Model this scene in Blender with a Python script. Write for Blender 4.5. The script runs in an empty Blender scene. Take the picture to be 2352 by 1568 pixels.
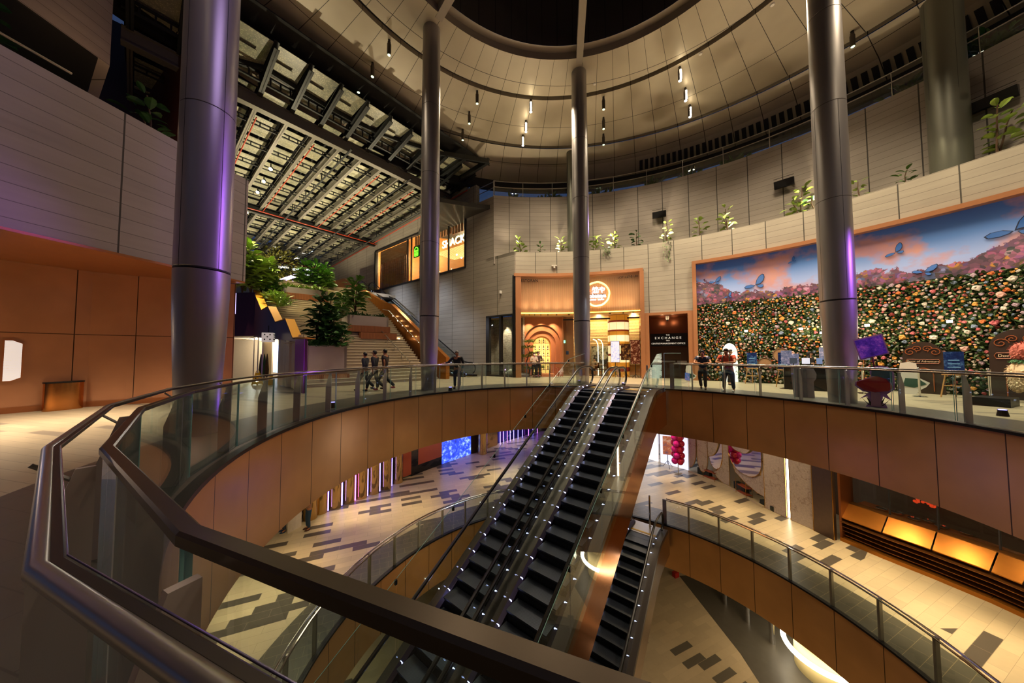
import bpy, bmesh, math, random
from mathutils import Vector, Matrix
random.seed(11)
S = bpy.context.scene
COL = S.collection
pi = math.pi
# ------------------------------------------------------------------ view model
FPX, PITCH, ROLL, EYE = 700.0, .0424, -.0031, 1.52
def ray(x, y):
    u, v = x-1176, 784-y
    c, s = math.cos(ROLL), math.sin(ROLL)
    u, v = c*u-s*v, s*u+c*v
    return (u/FPX, (FPX*math.cos(PITCH)-v*math.sin(PITCH))/FPX, (FPX*math.sin(PITCH)+v*math.cos(PITCH))/FPX)
def atz(x, y, z):
    d = ray(x, y); t = (z-EYE)/d[2]; return Vector((d[0]*t, d[1]*t, z))
def atY(x, y, Y):
    d = ray(x, y); t = Y/d[1]; return Vector((d[0]*t, Y, EYE+d[2]*t))
def atR(x, y, R, c):
    d = ray(x, y); a = d[0]**2+d[1]**2; b = -2*(d[0]*c[0]+d[1]*c[1]); k = c[0]**2+c[1]**2-R*R
    t = (-b+math.sqrt(max(b*b-4*a*k, 0)))/(2*a); return Vector((d[0]*t, d[1]*t, EYE+d[2]*t))
def atPl(x, y, p0, n):          # hit of a sight line with the vertical plane through p0 with plan normal n
    d = ray(x, y); t = (p0[0]*n[0]+p0[1]*n[1])/(d[0]*n[0]+d[1]*n[1]); return Vector((d[0]*t, d[1]*t, EYE+d[2]*t))
def ang(q, c): return math.degrees(math.atan2(q[0]-c[0], q[1]-c[1]))
def pol(c, R, a, z=0.0):
    a = math.radians(a); return Vector((c[0]+R*math.sin(a), c[1]+R*math.cos(a), z))
C0 = (2.469, 7.358); R0 = 7.24          # first floor opening
CL = (2.40, 8.19); RL = 7.5; ZL = -6.2   # lower floor opening
CW = (2.0, 4.54); RW = 15.8             # curved shopfront wall
ZB = -12.4
# ------------------------------------------------------------------ mesh builder
class MB:
    def __init__(s): s.v = []; s.f = []; s.mi = []; s.m = 0
    def add(s, vs, fs):
        o = len(s.v); s.v += [tuple(p) for p in vs]; s.f += [tuple(i+o for i in f) for f in fs]; s.mi += [s.m]*len(fs); return s
    def obox(s, o, X, Y, Z):
        o, X, Y, Z = Vector(o), Vector(X), Vector(Y), Vector(Z)
        vs = [o, o+X, o+X+Y, o+Y, o+Z, o+X+Z, o+X+Y+Z, o+Y+Z]
        fs = [(0,3,2,1),(4,5,6,7),(0,1,5,4),(1,2,6,5),(2,3,7,6),(3,0,4,7)]
        if X.cross(Y).dot(Z) < 0: fs = [f[::-1] for f in fs]
        return s.add(vs, fs)
    def box(s, c, d, rz=0.0):
        c = Vector(c); X = Vector((math.cos(rz), math.sin(rz), 0)); Y = Vector((-math.sin(rz), math.cos(rz), 0))
        return s.obox(c-X*d[0]/2-Y*d[1]/2-Vector((0,0,d[2]/2)), X*d[0], Y*d[1], (0,0,d[2]))
    def prism(s, poly, ext):
        n = len(poly); e = Vector(ext); P = [Vector(p) for p in poly]
        nn = Vector((0,0,0))
        for i in range(n): nn += P[i].cross(P[(i+1) % n])
        if nn.dot(e) > 0: P = P[::-1]
        vs = P+[p+e for p in P]
        fs = [tuple(range(n)), tuple(range(2*n-1, n-1, -1))]+[((i+1) % n, i, n+i, n+(i+1) % n) for i in range(n)]
        return s.add(vs, fs)
    def tube(s, path, r, n=8, closed=False):
        P = [Vector(p) for p in path]; m = len(P)
        rr = r if isinstance(r, (list, tuple)) else [r]*m
        vs = []; up = None
        for i, p in enumerate(P):
            if closed: t = P[(i+1) % m]-P[i-1]
            else: t = P[min(i+1, m-1)]-P[max(i-1, 0)]
            t.normalize()
            if up is None:
                up = Vector((0,0,1)) if abs(t.z) < .9 else Vector((1,0,0))
            a = t.cross(up)
            if a.length < 1e-5: a = t.orthogonal()
            a.normalize(); b = a.cross(t).normalized(); up = b
            for k in range(n):
                q = 2*pi*k/n; vs.append(p+(a*math.cos(q)+b*math.sin(q))*rr[i])
        fs = []
        for i in range(m if closed else m-1):
            j = (i+1) % m
            for k in range(n):
                l = (k+1) % n; fs.append((i*n+k, i*n+l, j*n+l, j*n+k))
        if not closed: fs += [tuple(range(n-1, -1, -1)), tuple(range((m-1)*n, m*n))]
        return s.add(vs, fs)
    def lathe(s, prof, c, n=20, cap=True):
        vs = []; fs = []; m = len(prof)
        for r, z in prof:
            for k in range(n):
                q = 2*pi*k/n; vs.append((c[0]+r*math.cos(q), c[1]+r*math.sin(q), c[2]+z))
        for i in range(m-1):
            for k in range(n):
                l = (k+1) % n; fs.append((i*n+k, i*n+l, (i+1)*n+l, (i+1)*n+k))
        if cap: fs += [tuple(range(n-1, -1, -1)), tuple(range((m-1)*n, m*n))]
        return s.add(vs, fs)
    def ball(s, c, r, n=10, m=6, sc=(1,1,1), rz=0.0):
        vs = []; fs = []; cz, sz = math.cos(rz), math.sin(rz)
        for i in range(1, m):
            t = pi*i/m
            for k in range(n):
                q = 2*pi*k/n; x = r*sc[0]*math.sin(t)*math.cos(q); y = r*sc[1]*math.sin(t)*math.sin(q)
                vs.append((c[0]+x*cz-y*sz, c[1]+x*sz+y*cz, c[2]+r*sc[2]*math.cos(t)))
        vs += [(c[0], c[1], c[2]+r*sc[2]), (c[0], c[1], c[2]-r*sc[2])]
        T = len(vs)-2
        for i in range(m-2):
            for k in range(n):
                l = (k+1) % n; fs.append((i*n+k, (i+1)*n+k, (i+1)*n+l, i*n+l))
        for k in range(n):
            l = (k+1) % n; fs.append((T, k, l)); fs.append((T+1, (m-2)*n+l, (m-2)*n+k))
        return s.add(vs, fs)
    def arc(s, c, r0, r1, a0, a1, z0, z1, n=None, angles=None):
        A = angles or [a0+(a1-a0)*i/n for i in range(n+1)]
        m = len(A)
        g = lambda z, i: z(A[i]) if callable(z) else z
        vs = []
        for i, a in enumerate(A):
            vs += [pol(c, r0, a, g(z0, i)), pol(c, r1, a, g(z0, i)), pol(c, r1, a, g(z1, i)), pol(c, r0, a, g(z1, i))]
        fs = []
        for i in range(m-1):
            o, p = 4*i, 4*i+4
            for k in range(4):
                l = (k+1) % 4; fs.append((o+k, p+k, p+l, o+l))
        fs += [(0,1,2,3), (4*m-1, 4*m-2, 4*m-3, 4*m-4)]
        return s.add(vs, fs)
    def strip(s, A, B):
        n = len(A); vs = list(A)+list(B)
        return s.add(vs, [(i, i+1, n+i+1, n+i) for i in range(n-1)])
    def quad(s, a, b, c, d): return s.add([a, b, c, d], [(0,1,2,3)])

def obj(name, mb, mats, parent=None, smooth=False, label=None, kind=None, recalc=True):
    me = bpy.data.meshes.new(name); me.from_pydata(mb.v, [], mb.f)
    if not isinstance(mats, (list, tuple)): mats = [mats]
    for m in mats: me.materials.append(m)
    if len(mats) > 1: me.polygons.foreach_set('material_index', mb.mi)
    if smooth: me.polygons.foreach_set('use_smooth', [True]*len(me.polygons))
    if recalc:
        b = bmesh.new(); b.from_mesh(me); bmesh.ops.recalc_face_normals(b, faces=b.faces)
        if smooth:
            for e in b.edges:
                if len(e.link_faces) == 2 and e.calc_face_angle(0) > .7: e.smooth = False
        b.to_mesh(me); b.free()
    me.update()
    o = bpy.data.objects.new(name, me); COL.objects.link(o)
    if parent is not None:
        o.parent = parent
        if parent.matrix_basis != Matrix.Identity(4): o.matrix_parent_inverse = parent.matrix_basis.inverted()
    if label: o['label'] = label
    if kind: o['kind'] = kind
    return o
def bevel(o, w=.01, seg=2):
    m = o.modifiers.new('edge', 'BEVEL'); m.width = w; m.segments = seg; m.limit_method = 'ANGLE'; return o
def thing(name, label, cat, loc=(0,0,0), rz=0.0, group=None):
    o = bpy.data.objects.new(name, None); COL.objects.link(o); o.empty_display_size = .2
    o.location = loc; o.rotation_euler = (0,0,rz); o['label'] = label; o['category'] = cat
    if group: o['group'] = group
    return o
def tag(o, label, cat, group=None, kind=None):
    o['label'] = label; o['category'] = cat
    if group: o['group'] = group
    if kind: o['kind'] = kind
    return o
def struct(name, mb, mats, smooth=False, parent=None):
    return obj(name, mb, mats, parent, smooth, kind='structure')
def dup(root, loc, rz=None, label=None, scale=None):
    def cp(o, par):
        n = o.copy(); COL.objects.link(n); iv = o.matrix_parent_inverse.copy(); n.parent = par; n.matrix_parent_inverse = iv
        for ch in kids.get(o.name, ()): cp(ch, n)
        return n
    kids = {}
    for o in root.children_recursive: kids.setdefault(o.parent.name, []).append(o)
    r = cp(root, None); r.location = loc
    if rz is not None: r.rotation_euler = (0,0,rz)
    if scale: r.scale = (scale,)*3
    if label: r['label'] = label
    return r
# ------------------------------------------------------------------ materials
def srgb(h):
    h = h.lstrip('#'); return tuple(((int(h[i:i+2], 16)/255+.055)/1.055)**2.4 if int(h[i:i+2], 16) > 10 else int(h[i:i+2], 16)/255/12.92 for i in (0,2,4))+(1,)
class NT:
    def __init__(s, name):
        s.mat = bpy.data.materials.new(name); s.mat.use_nodes = True; s.t = s.mat.node_tree; s.n = s.t.nodes; s.l = s.t.links
        s.p = s.n['Principled BSDF']; s.out = s.n['Material Output']
    def new(s, typ, **k):
        n = s.n.new(typ)
        for a, b in k.items(): setattr(n, a, b)
        return n
    def val(s, sock, v):
        if hasattr(v, 'is_output') or isinstance(v, bpy.types.NodeSocket): s.l.new(v, sock)
        else: sock.default_value = v
    def math(s, op, a, b=0.0, c=0.0):
        n = s.new('ShaderNodeMath', operation=op)
        s.val(n.inputs[0], a); s.val(n.inputs[1], b); s.val(n.inputs[2], c); return n.outputs[0]
    def mix(s, f, a, b):
        n = s.new('ShaderNodeMix', data_type='RGBA'); s.val(n.inputs[0], f); s.val(n.inputs[6], a); s.val(n.inputs[7], b); return n.outputs[2]
    def noise(s, scale, detail=3, vec=None, rough=.5):
        n = s.new('ShaderNodeTexNoise'); n.inputs['Scale'].default_value = scale; n.inputs['Detail'].default_value = detail; n.inputs['Roughness'].default_value = rough
        if vec is not None: s.l.new(vec, n.inputs['Vector'])
        return n.outputs['Fac']
    def pos(s):
        g = s.new('ShaderNodeNewGeometry'); x = s.new('ShaderNodeSeparateXYZ'); s.l.new(g.outputs['Position'], x.inputs[0]); return g.outputs['Position'], x.outputs
    def objc(s):
        g = s.new('ShaderNodeTexCoord'); x = s.new('ShaderNodeSeparateXYZ'); s.l.new(g.outputs['Object'], x.inputs[0]); return g.outputs['Object'], x.outputs
    def comb(s, x, y, z=0.0):
        n = s.new('ShaderNodeCombineXYZ'); s.val(n.inputs[0], x); s.val(n.inputs[1], y); s.val(n.inputs[2], z); return n.outputs[0]
    def ramp(s, f, stops):
        n = s.new('ShaderNodeValToRGB'); s.val(n.inputs[0], f); e = n.color_ramp.elements
        while len(e) > 1: e.remove(e[-1])
        e[0].position, e[0].color = stops[0][0], stops[0][1]
        for p, c in stops[1:]:
            q = e.new(p); q.color = c
        return n.outputs[0]
    def bump(s, h, st=.2, d=.02):
        n = s.new('ShaderNodeBump'); n.inputs['Strength'].default_value = st; n.inputs['Distance'].default_value = d; s.l.new(h, n.inputs['Height']); s.l.new(n.outputs[0], s.p.inputs['Normal'])
    def line(s, c, pitch, w, off=0.0):      # 1 on thin lines every pitch along coordinate c
        f = s.math('FRACT', s.math('DIVIDE', s.math('ADD', c, off+1000*pitch), pitch))
        return s.math('LESS_THAN', f, w/pitch)
def mat(name, col, rough=.5, metal=0.0, emit=None, es=0.0, noise=0.0, nscale=8, spec=None, bump=0.0, alpha=None):
    t = NT(name); p = t.p; c = srgb(col) if isinstance(col, str) else col
    p.inputs['Base Color'].default_value = c; p.inputs['Roughness'].default_value = rough; p.inputs['Metallic'].default_value = metal
    if noise or bump:
        co, _ = t.objc(); f = t.noise(nscale, 3, co)
        if noise:
            d = tuple(x*(1-noise) for x in c[:3])+(1,); b = tuple(min(x*(1+noise), 1) for x in c[:3])+(1,)
            t.l.new(t.mix(f, d, b), p.inputs['Base Color'])
        if bump: t.bump(f, bump)
    if emit: p.inputs['Emission Color'].default_value = srgb(emit) if isinstance(emit, str) else emit; p.inputs['Emission Strength'].default_value = es
    if spec is not None: p.inputs['Specular IOR Level'].default_value = spec
    return t.mat
def glassmat(name, tint=(.9,.96,.94,1), refl=1.0, rough=.02):
    t = NT(name); t.n.remove(t.p)
    tr = t.new('ShaderNodeBsdfTransparent'); tr.inputs[0].default_value = tint
    gl = t.new('ShaderNodeBsdfGlossy'); gl.inputs['Roughness'].default_value = rough; gl.inputs[0].default_value = (1,1,1,1)
    fr = t.new('ShaderNodeLayerWeight'); fr.inputs[0].default_value = .5
    fac = t.math('MINIMUM', t.math('MULTIPLY', t.math('ADD', .035, t.math('MULTIPLY', t.math('POWER', fr.outputs['Facing'], 5.0), .7)), refl), 1.0)
    mx = t.new('ShaderNodeMixShader'); t.l.new(fac, mx.inputs[0]); t.l.new(tr.outputs[0], mx.inputs[1]); t.l.new(gl.outputs[0], mx.inputs[2])
    t.l.new(mx.outputs[0], t.out.inputs[0]); return t.mat
def concrete(name, base='a8a092', pitch=.3, jc=CW, jstep=6.5, joff=0.0, linear=None):
    t = NT(name); P, x = t.pos()
    if linear is None:
        a = t.math('ARCTAN2', t.math('SUBTRACT', x[0], jc[0]), t.math('SUBTRACT', x[1], jc[1])); a = t.math('MULTIPLY', a, 57.29578); w = .14
        u = t.math('MULTIPLY', a, .28)
    else:
        a = t.math('ADD', t.math('MULTIPLY', x[0], linear[0]), t.math('MULTIPLY', x[1], linear[1])); w = .035; u = a
    vec = t.comb(t.math('MULTIPLY', u, .35), t.math('MULTIPLY', x[2], 3.2), 0.0)
    n1 = t.noise(1.6, 4, vec); n2 = t.noise(.9, 4, P)
    fz = t.math('FLOOR', t.math('DIVIDE', x[2], pitch)); fa = t.math('FLOOR', t.math('DIVIDE', t.math('ADD', a, joff+1000*jstep), jstep))
    wn = t.new('ShaderNodeTexWhiteNoise', noise_dimensions='2D'); t.l.new(t.comb(fz, fa), wn.inputs['Vector'])
    c = srgb(base); lo = tuple(v*.68 for v in c[:3])+(1,); hi = tuple(v*1.22 for v in c[:3])+(1,)
    k = t.math('ADD', t.math('MULTIPLY', n1, .5), t.math('ADD', t.math('MULTIPLY', n2, .35), t.math('MULTIPLY', wn.outputs[0], .16)))
    col = t.mix(k, lo, hi)
    ln = t.math('MAXIMUM', t.math('MULTIPLY', t.line(x[2], pitch, .014), .7), t.line(a, jstep, w, joff))
    t.l.new(t.mix(ln, col, tuple(v*.16 for v in c[:3])+(1,)), t.p.inputs['Base Color']); t.p.inputs['Roughness'].default_value = .8
    t.bump(t.math('SUBTRACT', n1, ln), .25, .02)
    return t.mat
def tilefloor(name, cen, rband, band='6a665f', gb='b9a980', light='c9b99c', dark='5d584f', ax=(.92,.39), tw=.9, th=.3, pd=.16, reg=.5, gl=.32, groutL='a8997f', lo=.42):
    t = NT(name); P, x = t.pos()
    u = t.math('ADD', t.math('MULTIPLY', x[0], ax[0]), t.math('MULTIPLY', x[1], ax[1])); v = t.math('ADD', t.math('MULTIPLY', x[0], -ax[1]), t.math('MULTIPLY', x[1], ax[0]))
    row = t.math('FLOOR', t.math('DIVIDE', v, th)); sh = t.math('MULTIPLY', t.math('MODULO', t.math('ADD', row, 1000), 2.0), tw*.5)
    u2 = t.math('ADD', u, sh); col = t.math('FLOOR', t.math('DIVIDE', u2, tw))
    wn = t.new('ShaderNodeTexWhiteNoise', noise_dimensions='2D'); t.l.new(t.comb(col, row), wn.inputs['Vector'])
    wn2 = t.new('ShaderNodeTexWhiteNoise', noise_dimensions='2D'); t.l.new(t.comb(row, col), wn2.inputs['Vector'])
    big = t.noise(.16, 1, P)
    isd = t.math('MULTIPLY', t.math('LESS_THAN', wn.outputs[0], pd), t.math('GREATER_THAN', big, lo))
    n1 = t.noise(5, 4, P)
    sc = t.math('ADD', .88, t.math('MULTIPLY', wn2.outputs[0], .16))
    L = t.mix(n1, tuple(q*.88 for q in srgb(light)[:3])+(1,), srgb(light)); Lm = t.new('ShaderNodeVectorMath', operation='SCALE'); t.l.new(L, Lm.inputs[0]); t.l.new(sc, Lm.inputs['Scale'])
    base = t.mix(isd, Lm.outputs[0], srgb(dark))
    g = t.math('MAXIMUM', t.line(v, th, .008), t.line(u2, tw, .008))
    base = t.mix(g, base, srgb(groutL))
    dx = t.math('SUBTRACT', x[0], cen[0]); dy = t.math('SUBTRACT', x[1], cen[1])
    r = t.math('SQRT', t.math('ADD', t.math('MULTIPLY', dx, dx), t.math('MULTIPLY', dy, dy)))
    g2 = t.math('MAXIMUM', t.line(v, .3, .01), t.line(t.math('ADD', u, t.math('MULTIPLY', t.math('MODULO', t.math('ADD', t.math('FLOOR', t.math('DIVIDE', v, .3)), 1000), 2.0), .3)), .6, .01))
    B = t.mix(t.math('MULTIPLY', n1, .8), tuple(q*.75 for q in srgb(band)[:3])+(1,), srgb(band)); B = t.mix(t.math('MULTIPLY', g2, .6), B, srgb(gb))
    t.l.new(t.mix(t.math('LESS_THAN', r, rband), base, B), t.p.inputs['Base Color'])
    t.p.inputs['Roughness'].default_value = gl
    t.bump(t.math('SUBTRACT', n1, g), .06, .01)
    return t.mat
def panelmetal(name, col, rough=.34, metal=.75, cen=C0, step=8.73, off=-21.0, jw=.16, linear=None, lstep=1.2, hz=None, loff=0.0):
    t = NT(name); P, x = t.pos()
    if linear is None:
        a = t.math('MULTIPLY', t.math('ARCTAN2', t.math('SUBTRACT', x[0], cen[0]), t.math('SUBTRACT', x[1], cen[1])), 57.29578)
        ln = t.line(a, step, jw, -off)
    else:
        a = t.math('ADD', t.math('MULTIPLY', x[0], linear[0]), t.math('MULTIPLY', x[1], linear[1])); ln = t.line(a, lstep, .02, loff)
    if hz: ln = t.math('MAXIMUM', ln, t.line(x[2], hz[0], .02, hz[1]))
    n = t.noise(1.3, 2, P); c = srgb(col)
    base = t.mix(n, tuple(v*.8 for v in c[:3])+(1,), tuple(min(1, v*1.15) for v in c[:3])+(1,))
    t.l.new(t.mix(ln, base, tuple(v*.12 for v in c[:3])+(1,)), t.p.inputs['Base Color'])
    t.p.inputs['Roughness'].default_value = rough; t.p.inputs['Metallic'].default_value = metal
    t.bump(t.math('SUBTRACT', t.math('MULTIPLY', n, .25), ln), .3, .02); return t.mat
M = {}
M['conc'] = concrete('board_marked_concrete', jstep=5.2, joff=1.5)
M['conc_up'] = concrete('board_marked_concrete_upper', base='9a9188', jstep=5.0, joff=2.4)
M['conc_hall'] = concrete('board_marked_concrete_hall', base='a39b8f', linear=(-.763,.646), jstep=2.4)
M['conc_left'] = concrete('board_marked_concrete_left', base='a89c98', linear=(0,1), jstep=3.0, joff=-1.6+3, pitch=.36)
M['floor1'] = tilefloor('stone_plank_floor', C0, 8.95, gb='3a3630', band='5c564e', light='b3a488', ax=(.97,-.24), tw=1.2, th=.2, pd=.05, gl=.38, dark='7d7263', groutL='7f735f')
M['floor0'] = tilefloor('patterned_tile_floor', CL, 8.85, band='6b685c', light='d6c8a8', dark='5b564e', tw=1.0, th=.3, pd=.19, lo=.37)
M['floorB'] = tilefloor('basement_tile_floor', (7.5, 9.5), 2.0, band='5f5b54', light='b8a88c', dark='5a554c', tw=1.2, th=.32, pd=.14)
M['copper'] = panelmetal('satin_copper_panels', 'd09c62', rough=.28, metal=.55)
M['copperL0'] = panelmetal('satin_copper_panels_lower', 'd09c62', rough=.28, metal=.55, cen=CL, off=35.7)
M['copwall'] = panelmetal('polished_copper_wall', 'bd8460', rough=.25, metal=.3, linear=(.78,.63), lstep=1.16, hz=(2.14,-.0), loff=4.405)
M['cop'] = mat('copper_trim', 'a0623a', .36, .45, noise=.1, nscale=3)
M['copshine'] = mat('polished_copper', 'c48045', .14, .95, bump=.05, nscale=2)
M['steel'] = mat('brushed_steel', 'b4b0ac', .28, .95)
M['steeldk'] = mat('dark_bronze_rail', '3d3733', .36, .7, noise=.06, nscale=20)
M['railtop'] = mat('rail_cap_metal', '544a40', .32, .8, noise=.05, nscale=30)
M['chrome'] = mat('chrome', 'd8d8da', .08, 1.0)
M['post'] = mat('post_plate_metal', 'c4b6b2', .4, .35)
M['column'] = mat('column_cladding', '9c9896', .36, .62)
M['seam'] = mat('dark_joint', '1b1a1c', .6)
M['glass'] = glassmat('clear_glass', (.93,.97,.96,1), 1.1)
M['glassblue'] = glassmat('balustrade_glass', (.82,.9,.91,1), 1.5)
M['glassedge'] = mat('green_glass_edge', '7fa8a2', .15, 0, emit='5b8a84', es=.03)
M['black'] = mat('black_rubber', '0c0c0e', .3)
M['blackm'] = mat('black_metal', '141416', .4, .4)
M['step'] = None
M['ceil'] = None
M['white'] = mat('white_paint', 'd8d4cc', .5)
M['ledwhite'] = mat('blue_white_led', 'ffffff', .4, emit='b9c4ff', es=9)
M['ledwarm'] = mat('warm_led_strip', 'ffe2a0', .4, emit='ffb63a', es=7)
M['lampwarm'] = mat('warm_lamp_lens', 'ffffff', .4, emit='ffe9bd', es=30)
M['lampcool'] = mat('lamp_lens', 'ffffff', .4, emit='fff4e0', es=26)
M['yellow'] = mat('safety_yellow', 'e7b70c', .45)
M['timber'] = None
def brushed(name, col, rough=.5, sx=30, lin=(1,0)):
    t = NT(name); P, x = t.pos(); u = t.math('ADD', t.math('MULTIPLY', x[0], lin[0]), t.math('MULTIPLY', x[1], lin[1]))
    ln = t.line(u, .09, .012); n = t.noise(3, 4, t.comb(t.math('MULTIPLY', u, 9), x[2], 0.0)); c = srgb(col)
    t.l.new(t.mix(ln, t.mix(n, tuple(v*.6 for v in c[:3])+(1,), c), tuple(v*.15 for v in c[:3])+(1,)), t.p.inputs['Base Color']); t.p.inputs['Roughness'].default_value = rough; return t.mat
M['timber'] = brushed('timber_slats', '9a5a30', .5, lin=(.75,.66))
t = NT('escalator_step_metal'); P, x = t.objc(); ln = t.line(x[0], .02, .008); n = t.noise(6, 2, P)
t.l.new(t.mix(ln, srgb('48505e'), srgb('1a1d24')), t.p.inputs['Base Color']); t.p.inputs['Roughness'].default_value = .32; t.p.inputs['Metallic'].default_value = .6; M['step'] = t.mat
t = NT('ceiling_panels'); P, x = t.pos()
a = t.math('MULTIPLY', t.math('ARCTAN2', t.math('SUBTRACT', x[0], 2.3), t.math('SUBTRACT', x[1], 6.6)), 57.29578)
r_ = t.math('SQRT', t.math('ADD', t.math('POWER', t.math('SUBTRACT', x[0], 2.6), 2.0), t.math('POWER', t.math('SUBTRACT', x[1], 6.0), 2.0)))
ln = t.math('MAXIMUM', t.line(a, 5.0, .11, 1.0), t.line(r_, 3.1, .03, -.9)); n = t.noise(.7, 2, P)
t.l.new(t.mix(ln, t.mix(n, srgb('9b907d'), srgb('b5aa94')), srgb('26221d')), t.p.inputs['Base Color']); t.p.inputs['Roughness'].default_value = .45; t.p.inputs['Metallic'].default_value = .15; M['ceil'] = t.mat
M['ceildk'] = mat('dark_ceiling_void', '0c0b0a', .8)
t = NT('dark_drum_panels'); P, x = t.pos(); ln = t.line(x[0], .75, .03)
t.l.new(t.mix(ln, srgb('3a3531'), srgb('0e0d0c')), t.p.inputs['Base Color']); t.p.inputs['Roughness'].default_value = .6; M['drum'] = t.mat
M['slabunder'] = mat('soffit_white', 'b5a893', .6)
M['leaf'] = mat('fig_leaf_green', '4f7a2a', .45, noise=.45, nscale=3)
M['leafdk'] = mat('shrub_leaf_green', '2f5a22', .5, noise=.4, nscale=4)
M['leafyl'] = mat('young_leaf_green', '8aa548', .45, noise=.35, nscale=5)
M['bark'] = mat('bark_brown', '5a4330', .8)
M['skin'] = mat('skin', 'a9714f', .5); M['skinlt'] = mat('light_skin', 'c89a7c', .5)
M['hairblk'] = mat('black_hair', '15110f', .5); M['hairgry'] = mat('grey_hair', '6b6660', .6)
def cloth(name, c): return mat(name, c, .85, noise=.12, nscale=14)
# ------------------------------------------------------------------ camera
cam = bpy.data.cameras.new('camera'); co = bpy.data.objects.new('camera', cam); COL.objects.link(co)
cam.sensor_width = 36; cam.sensor_fit = 'HORIZONTAL'; cam.lens = FPX/2352*36; cam.clip_start = .02; cam.clip_end = 400
fw = Vector((0, math.cos(PITCH), math.sin(PITCH))); upc = Vector((0, -math.sin(PITCH), math.cos(PITCH))); rt = Vector((1,0,0))
R_ = rt*math.cos(ROLL)+upc*math.sin(ROLL); U_ = upc*math.cos(ROLL)-rt*math.sin(ROLL)
mw = Matrix((R_, U_, -fw)).transposed().to_4x4(); mw.translation = (0,0,EYE); co.matrix_world = mw; S.camera = co
S.view_settings.view_transform = 'Standard'; S.view_settings.look = 'None'; S.view_settings.gamma = 1; S.view_settings.use_curve_mapping = False
S.view_settings.exposure = 0.25
cy = S.cycles; cy.max_bounces = 7; cy.diffuse_bounces = 3; cy.glossy_bounces = 4; cy.transmission_bounces = 4; cy.transparent_max_bounces = 24; cy.sample_clamp_indirect = 4; cy.caustics_reflective = False; cy.caustics_refractive = False
def text(name, s, size, cen, right, up, m, parent=None, ext=.01, label=None, bold=0.0):
    cu = bpy.data.curves.new(name+'_src', 'FONT'); cu.body = s; cu.size = size; cu.extrude = ext; cu.align_x = 'CENTER'; cu.align_y = 'CENTER'; cu.offset = bold
    to = bpy.data.objects.new(name+'_src', cu); COL.objects.link(to); dg = bpy.context.evaluated_depsgraph_get(); dg.update()
    me = bpy.data.meshes.new_from_object(to.evaluated_get(dg)); bpy.data.objects.remove(to); bpy.data.curves.remove(cu)
    right = Vector(right).normalized(); up = Vector(up).normalized(); nn = right.cross(up)
    mx = Matrix((right, up, nn)).transposed().to_4x4(); mx.translation = cen
    me.transform(mx); me.materials.clear(); me.materials.append(m)
    o = bpy.data.objects.new(name, me); COL.objects.link(o)
    if parent is not None: o.parent = parent; o.matrix_parent_inverse = parent.matrix_basis.inverted()
    if label: o['label'] = label
    return o
# ================================================================== SHELL
JA = [-21-8.72*k for k in range(0, 13)]            # joint angles of the first floor rim, left of the escalators
JA = JA[:11]+[-119.0, -130.6, -143.2, -153.5, -164.4, -175, -186, -198, -210.5]
JR = [42+8.73*k for k in range(-7, 13)]
# first floor slab: stone top with the round opening, soffit below
def slab(name, c, R, z0, z1, mtop, munder, Rout=34, outer_c=None):
    n = 120; mb = MB(); oc = outer_c or c
    A = [pol(c, R, i*360/n, z1) for i in range(n+1)]; B = [pol(oc, Rout, i*360/n, z1) for i in range(n+1)]
    mb.m = 0; mb.strip(A, B)
    for r in range(0): pass
    mb.m = 1
    A2 = [p-Vector((0,0,z1-z0)) for p in A]; B2 = [p-Vector((0,0,z1-z0)) for p in B]
    mb.strip(B2, A2)
    return struct(name, mb, [mtop, munder])
slab('floor', C0, R0+.02, -1.9, 0, M['floor1'], M['slabunder'])
slab('floor', CL, RL+.02, ZL-1.8, ZL, M['floor0'], M['slabunder'])
mb = MB(); mb.quad((-35,-25,ZB), (40,-25,ZB), (40,45,ZB), (-35,45,ZB)); struct('floor', mb, M['floorB'])
# fascias (copper panels with dark joints) with a slim black shoe at the top
mb = MB(); mb.arc(C0, R0-.06, R0+.05, 0, 360, -1.95, -.03, 160); struct('trim_1', mb, M['copper'], True)
mb = MB(); mb.arc(C0, R0-.1, R0+.03, 0, 360, -.03, .03, 160); struct('trim_2', mb, M['blackm'], True)
mb = MB(); mb.arc(CL, RL-.06, RL+.05, 0, 360, ZL-1.85, ZL-.03, 160); struct('trim_3', mb, M['copperL0'], True)
mb = MB(); mb.arc(CL, RL-.1, RL+.03, 0, 360, ZL-.03, ZL+.03, 160); struct('trim_4', mb, M['blackm'], True)
# darker paving strip edge between band and planks
# ---- hall plane (concrete wall beside the stair hall)
PJ = Vector((.13, 20.2, 0)); HA = Vector((-.779, .627, 0)); HC = Vector((.627, .779, 0))
def hallx(x, y): return atPl(x, y, PJ, HC)          # point on the hall wall seen at pixel x,y
def hallt(x): return (hallx(x, 800)-PJ).dot(HA)
def hp(t, z, d=0.0): return PJ+HA*t+HC*d+Vector((0,0,z))
def hallbox(mb, t0, t1, z0, z1, d0=0.0, d1=.35):
    mb.obox(hp(t0, z0, d0), HA*(t1-t0), HC*(d1-d0), (0,0,z1-z0))
T1069, T860, T1093, T1134, T1183, T1118 = hallt(1069), hallt(859), hallt(1093), hallt(1134), hallt(1183), hallt(1117)
mb = MB()
hallbox(mb, T1069, T1118, 0, 8.2); hallbox(mb, T1118, T1183, 4.25, 8.43); hallbox(mb, T1118, T1134, 8.2, 12.84, 0, .35)
hallbox(mb, T1069, T1093, 8.2, 14.3); hallbox(mb, T1093, T1118, 8.2, 12.84)
hallbox(mb, T1134, T1183, 8.2, 8.43)
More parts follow.
